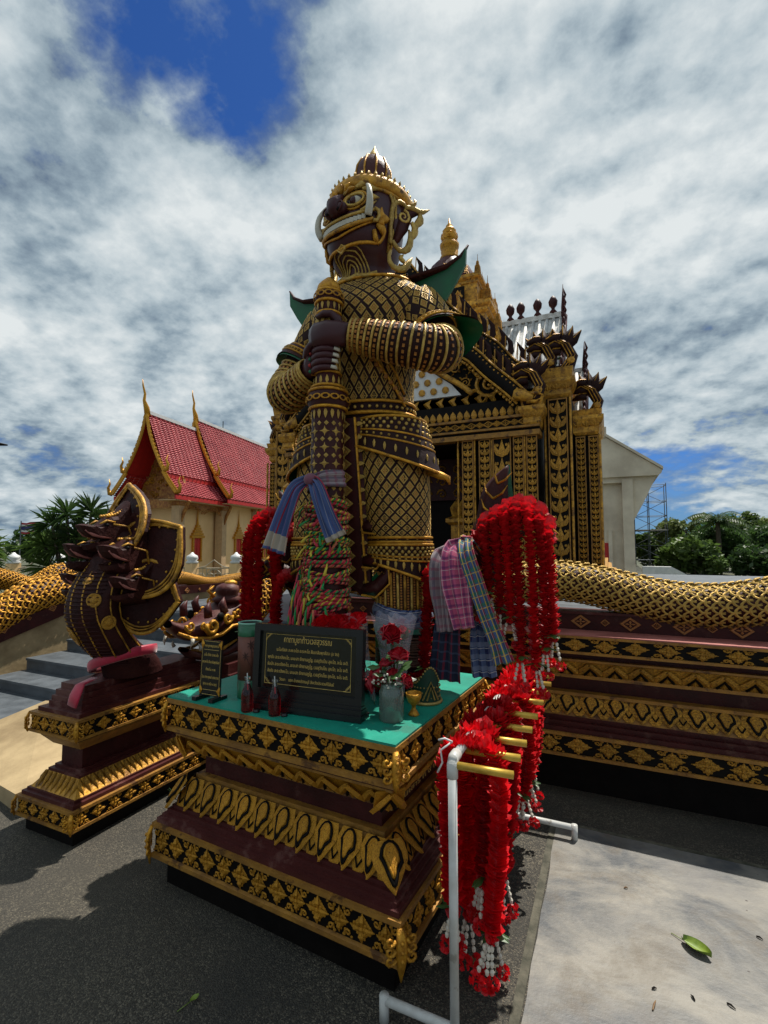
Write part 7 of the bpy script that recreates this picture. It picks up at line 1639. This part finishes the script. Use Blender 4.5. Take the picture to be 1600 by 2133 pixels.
for nm, q in (('frame', (-SW / 2, SW / 2, SH - FW, SH)), ('frame', (-SW / 2, SW / 2, 0, FW)), ('frame', (-SW / 2, -SW / 2 + FW, FW, SH - FW)), ('frame', (SW / 2 - FW, SW / 2, FW, SH - FW))): part(nm, slab_(MB(), *q, -.018, .018), 'ebony', sign)
for k, (d, h0, h1) in enumerate(((.050, -.062, -.036), (.036, -.036, -.014), (.024, -.014, 0))): part('base', slab_(MB(), -SW / 2 - .012 + .004 * k, SW / 2 + .012 - .004 * k, h0, h1, -d, d), 'ebony', sign)
def txt(s, v, w, size): return text('lettering', s, text_m(sp3(0, v, .0055), sx_, lean), sign, w, size, ext=.0006)
txt('คาถาบูชาท้าวเวสสุวรรณ', .272, .265, .040)
txt('นะโมตัสสะ ภะคะวะโต อะระหะโต สัมมาสัมพุทธัสสะ (๓ จบ)', .222, .345, .022)
for k, w in enumerate(('พุทธัง', 'ธัมมัง', 'สังฆัง')): txt(w + ' สะระณังคะโต, มะนะสา ยักขาเสฏโฐ, เวสสุวัณโณ สุคะโต, จะโร จะติ.', .184 - .033 * k, .445, .022)
txt('วัดเขา    นอก อำเภอปราณบุรี จังหวัดประจวบคีรีขันธ์', .080, .30, .020)
def bl(u0, v0, u1, v1): return part('border_line', MB().tube([sp3(u0, v0, .005), sp3(u1, v1, .005)], .0011, 4), 'letter', sign)
U, V0, V1 = .236, .056, .296
for q in ((-U + .04, V1, U - .04, V1), (-U + .04, V0, U - .04, V0), (-U, V0 + .04, -U, V1 - .04), (U, V0 + .04, U, V1 - .04)): bl(*q)
for su in (-1, 1):
    for sv, v in ((-1, V0), (1, V1)):
        part('border_line', MB().tube([sp3(su * (U - .04 + .04 * math.sin(a)), v - sv * (.04 - .04 * math.cos(a)) * 1, .005) for a in [PI / 2 * k / 6 for k in range(7)]], .0011, 4), 'letter', sign)
        c = MB(); c.tube([sp3(su * (U - .035), v, .005), sp3(su * U, v, .005), sp3(su * U, v - sv * .035, .005)], .0018, 4)
        for k in range(3): c.scroll(sp3(su * (U - .008 - .006 * k), v - sv * (.008 + .006 * (2 - k)), .005), .006, 1, sx_, lean, rad=.0012, seg=6)
        part('corner_flourish', c, 'letter', sign)
# small plaque on feet
A_, B2 = on(-.505, -.545), on(-.375, -.535); ssx = (B2 - A_).normalized(); sn = Vector((ssx.y, -ssx.x, 0)); smid = (A_ + B2) / 2
s2 = thing('small_plaque', 'narrow upright black plaque with gold Thai lines on two feet', 'plaque', smid); sl_ = (V(0, 0, 1) - sn * .05).normalized(); sn2 = ssx.cross(sl_); sn2 = sn2 if sn2.dot(sn) > 0 else -sn2
def q3(u, v, d=0): return smid + ssx * u + sl_ * v + sn2 * d
def slab2(u0, u1, v0, v1, d0, d1): return MB().add([q3(u, v, d) for v in (v0, v1) for d in (d0, d1) for u in (u0, u1)], [(0, 2, 3, 1), (4, 5, 7, 6), (0, 1, 5, 4), (2, 6, 7, 3), (0, 4, 6, 2), (1, 3, 7, 5)])
part('panel', slab2(-.068, .068, .018, .302, -.005, .005), 'plaque', s2)
for u in (-.055, .055): part('foot', slab2(u - .014, u + .014, 0, .018, -.055, .055), 'ebony', s2)
for i, (s_, v, w) in enumerate((('คาถาบูชาพญานาคราช', .272, .095), ('นะโม ตัสสะ ภะคะวะโต', .226, .095), ('อะระหะโต สัมมาสัมพุทธัสสะ', .190, .115), ('ตั้งนะโม ๓ จบ', .152, .065), ('โอม ราชะภุชงค์ นาคะราชา', .112, .115), ('(สวด ๕ หรือ ๙ จบ)', .078, .09))): text('lettering', s_, text_m(q3(0, v, .006), ssx, sl_), s2, w, .019, ext=.0005)
for a, b_ in (((-.062, .03), (-.062, .29)), ((.062, .03), (.062, .29)), ((-.05, .296), (.05, .296)), ((-.05, .252), (.05, .252)), ((-.05, .025), (.05, .025)), ((-.045, .048), (.045, .048))): part('border_line', MB().tube([q3(*a, .006), q3(*b_, .006)], .001, 4), 'letter', s2)
for su in (-1, 1):
    for v in (.045, .28): part('corner_plate', MB().blade([q3(su * .066, v - .022, .004), q3(su * .058, v, .008), q3(su * .066, v + .022, .004)], [.003, .012, .003], .004, sn2), 'gold', s2)
# carved clay pot with green bands
M['clay'] = mat('terracotta glaze', (.20, .065, .038), .5, c2=(.13, .04, .024), vscale=8, bump=.3, bscale=30); M['glaze'] = mat('green glaze', (.03, .17, .08), .3, c2=(.015, .10, .05), vscale=7); M['rimglaze'] = mat('pale green glazed rim', (.22, .48, .36), .3)
cp_ = on(-.30, -.40); pot_ = thing('clay_urn', 'tall terracotta cylinder urn with green bands and carved bamboo beside the plaque', 'urn', cp_); r_ = .062
part('base_band', MB().lathe([(r_ * .98, 0), (r_, .01), (r_, .095)], tuple(cp_), 28), 'glaze', pot_, True); part('barrel', MB().lathe([(r_ * .985, .095), (r_ * .985, .32)], tuple(cp_), 28), 'clay', pot_, True)
part('neck_band', MB().lathe([(r_ * .985, .32), (r_ * 1.01, .325), (r_ * 1.01, .385)], tuple(cp_), 28), 'glaze', pot_, True); part('rim', MB().tube([cp_ + V(r_ * .96 * math.sin(a), r_ * .96 * math.cos(a), .387) for a in [2 * PI * k / 28 for k in range(28)]], .006, 6, close=True), 'rimglaze', pot_, True); part('mouth', MB().lathe([(r_ * .9, .386), (r_ * .9, .387)], tuple(cp_), 24), 'black', pot_)
M['clay_cut'] = mat('carved clay line', (.07, .022, .013), .6)
view = math.atan2(-cp_.x, cp_.y)     # side that faces the camera
def ps(a, z): a += R(40); return cp_ + V(r_ * .99 * math.sin(a), -r_ * .99 * math.cos(a), z)
for bx_, zt in ((.1, .28), (.55, .25), (-.35, .22)):
    b = MB(); b.tube([ps(.35, .10), ps(.35 + (bx_ - .35) * .4, .17), ps(bx_, zt)], .0022, 4)
    for k in range(7): a = k * .9; b.blade([ps(bx_, zt), ps(bx_ + .16 * math.cos(a), zt + .012 * math.sin(a)), ps(bx_ + .36 * math.cos(a), zt + .026 * math.sin(a))], [.001, .0035, .0008], .002, (.5, -.8, 0))
    part('carved_bamboo', b, 'clay_cut', pot_)
# red soda bottles, caps beside them
def glass(name, c, rough=.03, ior=1.45, alpha=1):
    m = bpy.data.materials.new(name); m.use_nodes = True; b = m.node_tree.nodes['Principled BSDF']; b.inputs['Base Color'].default_value = (*c, 1); b.inputs['Roughness'].default_value = rough; b.inputs['Transmission Weight'].default_value = 1; b.inputs['IOR'].default_value = ior
    t = NT(m.node_tree); tc = t.node('ShaderNodeTexCoord').outputs['Object']; t.link(t.mix(t.noise(tc, 20), tuple(x * .92 for x in c), c), b.inputs['Base Color']); return m
M['soda'] = glass('red soda', (.72, .02, .03), .08); M['clear'] = glass('clear glass', (.9, .93, .92), .05); M['foil'] = mat('clear cellophane', (.62, .58, .64), .10, var=.1, alpha=.20, spec=1)
bot = [(.026, 0), (.029, .006), (.029, .075), (.026, .095), (.016, .12), (.0125, .135)]
for (u, v, lab) in ((-.135, -.585, 'red soda bottle standing nearer the clay urn'), (.020, -.565, 'red soda bottle standing in front of the plaque\'s middle')):
    c = on(u, v); o = thing('soda_bottle', lab, 'bottle', c, 'red soda bottles')
    part('body', MB().lathe(bot, tuple(c), 20), 'soda', o, True); part('neck', MB().lathe([(.0125, .135), (.0135, .14), (.0115, .142), (.0125, .158), (.0135, .16), (.0135, .166)], tuple(c), 16), 'clear', o, True)
    part('straw', MB().tube([c + V(.002, 0, .10), c + V(-.004, .002, .18)], .0025, 6), 'white', o)
    k = on(u + .05, v + .012); solo('bottle_cap', MB().lathe([(.016, 0), (.0165, .004), (.014, .013), (.012, .014)], tuple(k), 14), 'ebony', True, lab.replace('red soda bottle standing', 'black bottle cap lying by the soda bottle'), 'cap', 'bottle caps')
# jar of roses
def rose(b, c, r, rnd, up=V(0, 0, 1)):
    up = up.normalized(); a0 = up.orthogonal().normalized(); b0 = up.cross(a0)
    for ring, n in ((0, 3), (1, 4), (2, 5), (3, 6)):
        for k in range(n):
            a = 2 * PI * k / n + ring * .6; d = a0 * math.cos(a) + b0 * math.sin(a); e = up.cross(d); R1 = r * (.28 + .24 * ring); hgt = r * (1.0 - .16 * ring)
            b.grid(lambda u, v: c + d * (R1 * (.35 + .65 * math.sin(v * 2.1)) - r * .10 * (2 * u - 1) ** 2 * (1 - v)) + e * ((2 * u - 1) * R1 * .95 * math.sin(.5 + v * 1.9)) + up * (-r * .5 + hgt * 1.3 * v - r * .22 * (2 * u - 1) ** 2 * v), 5, 5)
rnd = random.Random(8)
jc = on(.535, -.355); jar = thing('flower_jar', 'cloudy glass jar holding red roses near the front corner of the green top', 'jar', jc)
M['jarglass'] = mat('cloudy jar glass', (.30, .36, .30), .15, c2=(.16, .22, .20), vscale=14, trans=.55, spec=.7)
part('glass', MB().lathe([(.052, 0), (.057, .006), (.057, .125), (.050, .142), (.047, .150), (.049, .160)], tuple(jc), 26), 'jarglass', jar, True)
tops = [(-.075, -.015, .20, .040, (-.8, -.3, .5)), (-.045, .03, .245, .034, (-.3, 0, 1)), (.015, -.02, .225, .022, (.1, -.5, 1)), (.085, -.01, .19, .030, (.8, -.2, .6)), (.03, .02, .30, .042, (.2, -.3, 1)), (-.10, -.02, .16, .038, (-.9, -.5, 0)), (-.02, .05, .385, .045, (.4, -.4, .4))]
for (dx, dy, z, r, u) in tops:
    part('stem', MB().tube([jc + V(dx * .1, dy * .1, .02), jc + V(dx * .4, dy * .4, .14), jc + V(dx, dy, z)], .003, 5), 'leaf', jar); b = MB(); rose(b, jc + V(dx, dy, z), r, rnd, Vector(u)); part('rose', b, 'rose', jar, True)
for k in range(16):
    a = rnd.uniform(0, 6.28); z = rnd.uniform(.15, .27); q = rnd.uniform(.02, .06); p = jc + V(math.cos(a) * q, math.sin(a) * q, z); d = V(math.cos(a), math.sin(a), rnd.uniform(-.2, .6)).normalized(); part('leaf', MB().blade([p, p + d * .03, p + d * .06], [.004, .018, .001], .002, (0, -.6, .8)), 'leaf', jar)
b = MB()
for k in range(22): p = jc + V(rnd.uniform(-.07, .06), rnd.uniform(-.07, .0), rnd.uniform(.15, .22)); b.ball(p, .006, 5, 3)
part('filler_blossom', b, 'bead', jar, kind='stuff')
# cellophane-wrapped roses standing behind the plaque
wr = [(.36, -.20, .10, 'cellophane wrapped rose leaning furthest towards the club'), (.42, -.16, .02, 'cellophane wrapped rose in the middle of the three'), (.50, -.19, -.01, 'cellophane wrapped rose closest to the jar')]
for i, (u, v, tx, lab) in enumerate(wr):
    c = on(u, v); o = thing('wrapped_rose', lab, 'rose', c, 'wrapped roses'); top = c + V(-tx, .0, .35 + .015 * i)
    part('stem', MB().tube([c, top], .003, 5), 'leaf', o); b = MB(); rose(b, top + V(0, 0, .0), .034, rnd); part('bloom', b, 'rose', o, True)
    part('leaf_spray', MB().merge(MB().blade([top + V(0, 0, -.05), top + V(.03, -.02, -.02), top + V(.045, -.03, .02)], [.004, .016, .001], .002, (0, -1, 0))).blade([top + V(0, 0, -.09), top + V(-.03, -.02, -.07), top + V(-.05, -.02, -.03)], [.004, .018, .001], .002, (0, -1, 0)), 'leaf', o, kind='stuff')
    ax = (top - c).normalized(); w = MB(); n_ = 13
    w.grid(lambda uu, vv: c + ax * (.02 + .43 * vv) + V(math.sin(uu * 6.283), -math.cos(uu * 6.283), 0) * ((.012 + .055 * vv ** 1.3) * (1 + .14 * math.sin(uu * 6.283 * 4 + vv * 5))) + V(0, 0, .012 * math.sin(uu * 6.283 * 5) * vv), 26, 9, cu=True)
    part('cellophane', w, 'foil', o, True)
# heap of big red blooms behind the plaque
for k, (u, v, z, r, lab) in enumerate(((.10, -.28, .40, .055, 'big red bloom nearest the club in the heap behind the plaque'), (.20, -.30, .41, .055, 'large red bloom second from the club behind the plaque'), (.27, -.24, .425, .05, 'red bloom at the crest of the heap behind the plaque'), (.29, -.33, .385, .045, 'pinkish red rose in front of the heap behind the plaque'), (.06, -.20, .42, .05, 'red bloom tucked behind the others against the ribbon ropes'))):
    c = on(u, v, z); o = thing('red_bloom', lab, 'flower', on(u, v), 'heap of red blooms'); part('stem', MB().tube([on(u, v + .02), c], .005, 5), 'leaf', o); b = MB(); rose(b, c, r, rnd, V(rnd.uniform(-.4, .4), -.6, .8)); part('bloom', b, 'red', o, True)
# gold footed cup and green beaded crown
c = on(.60, -.25); solo('offering_cup', MB().lathe([(.024, 0), (.026, .004), (.022, .012), (.010, .030), (.010, .045), (.026, .060), (.036, .085), (.038, .105), (.034, .103), (.028, .075), (.004, .066)], tuple(c), 22), 'gold', True, 'small gold footed offering cup beside the flower jar', 'cup')
M['crowngreen'] = mat('dark green velvet', (.004, .045, .022), .7, var=.4, vscale=20); M['crowngold'] = mat('gold beadwork', (.55, .40, .12), .4, metal=.5, var=.4, vscale=60)
c = on(.565, -.03); crw = thing('green_headdress', 'dark green headdress with gold beads and pointed front on the green top', 'headdress', c)
part('cap', MB().grid(lambda u, v: c + V(math.sin(u * 6.283) * (.078 - .012 * v), -math.cos(u * 6.283) * (.078 - .012 * v), v * (.10 + .085 * max(0, math.cos(u * 6.283 - .7)) ** 3)), 36, 8, cu=True), 'crowngreen', crw, True); part('base_roll', MB().tube([c + V(.080 * math.sin(a), -.080 * math.cos(a), .008) for a in [2 * PI * k / 28 for k in range(28)]], .009, 6, close=True), 'crowngold', crw, True)
b = MB()
for k in range(40):
    a = 2 * PI * k / 40; z = .10 + .085 * max(0, math.cos(a - .7)) ** 3; b.ball(c + V(math.sin(a) * .068, -math.cos(a) * .068, z), .006, 5, 3)
for k in range(26):
    for j in range(3): a = 2 * PI * (k + j * .5) / 26; b.ball(c + V(math.sin(a) * .074, -math.cos(a) * .074, .035 + .025 * j), .0045, 5, 3)
part('bead_edge', b, 'crowngold', crw, kind='stuff')
for o_ in (0, .014):
    def pc(a, z): a += .7; return c + V(math.sin(a) * .079, -math.cos(a) * .079, z)
    part('chevron_trim', MB().tube([pc(-.55 + o_ * 20, .025), pc(0, .115 - o_ * 2), pc(.55 - o_ * 20, .025)], .0045, 5), 'crowngold', crw)
# ------------------------------------------------------------------ fallen leaves and weeds
M['leaf_lime'] = mat('fresh yellow green leaf', (.20, .28, .035), .45, c2=(.12, .19, .02), vscale=30); M['leaf_dry'] = mat('dry brown leaf', (.22, .13, .05), .7, c2=(.12, .06, .025), vscale=30)
def leaf(name, p, ang, l, w, m, label, curl=.02):
    p = Vector(p); b = MB(); ca, sa = math.cos(ang), math.sin(ang)
    def fn(u, v): x = (u - .5) * 2 * w * math.sin(PI * min(.98, .05 + v * .93)) ** .8; y = (v - .5) * l; z = .008 + curl * (abs(u - .5) * 2) ** 2 + curl * .8 * max(0, v - .6) ; return (p.x + ca * y - sa * x, p.y + sa * y + ca * x, p.z + z)
    b.grid(fn, 7, 10); b.tube([fn(.5, 0), (p.x - ca * (l * .5 + .05), p.y - sa * (l * .5 + .05), p.z + .004)], .0018, 4); b.tube([fn(.5, v / 6) for v in range(7)], .0012, 4); return solo(name, b, m, True, label, 'leaf')
leaf('fallen_leaf', (.295, 2.60, .006), R(-35), .12, .034, 'leaf_lime', 'fresh green fallen leaf lying on the pale cement slab')
leaf('fallen_leaf', (-1.504, 1.529, 0), R(70), .035, .012, 'leaf_lime', 'small yellow leaf on the shaded paving before the pedestal', .006)
leaf('fallen_leaf', (-4.45, 2.45, .0), R(20), .14, .03, 'leaf_dry', 'dry brown leaf curled at the foot of the cream ramp flank')
leaf('fallen_leaf', (-.569, 2.136, 0), R(-20), .06, .024, 'leaf_dry', 'pale dry leaf on the paving under the hanging garlands', .008)
for k, (x, y, a, l) in enumerate(((.104, 2.31, .5, .02), (.25, 2.321, 2, .025), (.36, 2.36, -.6, .03), (.1, 2.21, 1.3, .05), (.02, 2.9, .3, .02), (.55, 2.8, -.5, .025))):
    lab = ['dark seed on the slab left of the green leaf', 'round dark seed on the slab below the green leaf', 'dark twig on the slab below and right of the green leaf', 'thin reddish stalk at the bottom of the slab', 'tiny dry bit on the slab near the wall', 'tiny dark twig on the slab far right'][k]
    solo('twig', MB().tube([(x, y, .010), (x + math.cos(a) * l * .5, y + math.sin(a) * l * .5, .014), (x + math.cos(a) * l, y + math.sin(a) * l, .010)], [.003, .004, .0015], 5), 'leaf_dry' if k in (3, 4) else 'black', False, lab, 'twig', 'bits on the slab')
wd = thing('weed', 'small green weed growing at the corner of the naga pedestal', 'plant', (-2.80, 2.62, 0)); rnd = random.Random(3)
for k in range(12):
    a = rnd.uniform(0, 6.28); l = rnd.uniform(.04, .09); p = V(-2.80, 2.62, 0); d = V(math.cos(a) * .6, math.sin(a) * .6, 1).normalized(); part('leaf', MB().blade([p, p + d * l * .6, p + d * l + V(math.cos(a) * .02, 0, -.01)], [.003, .010, .001], .002, (0, -1, .3)), 'leaf', wd)
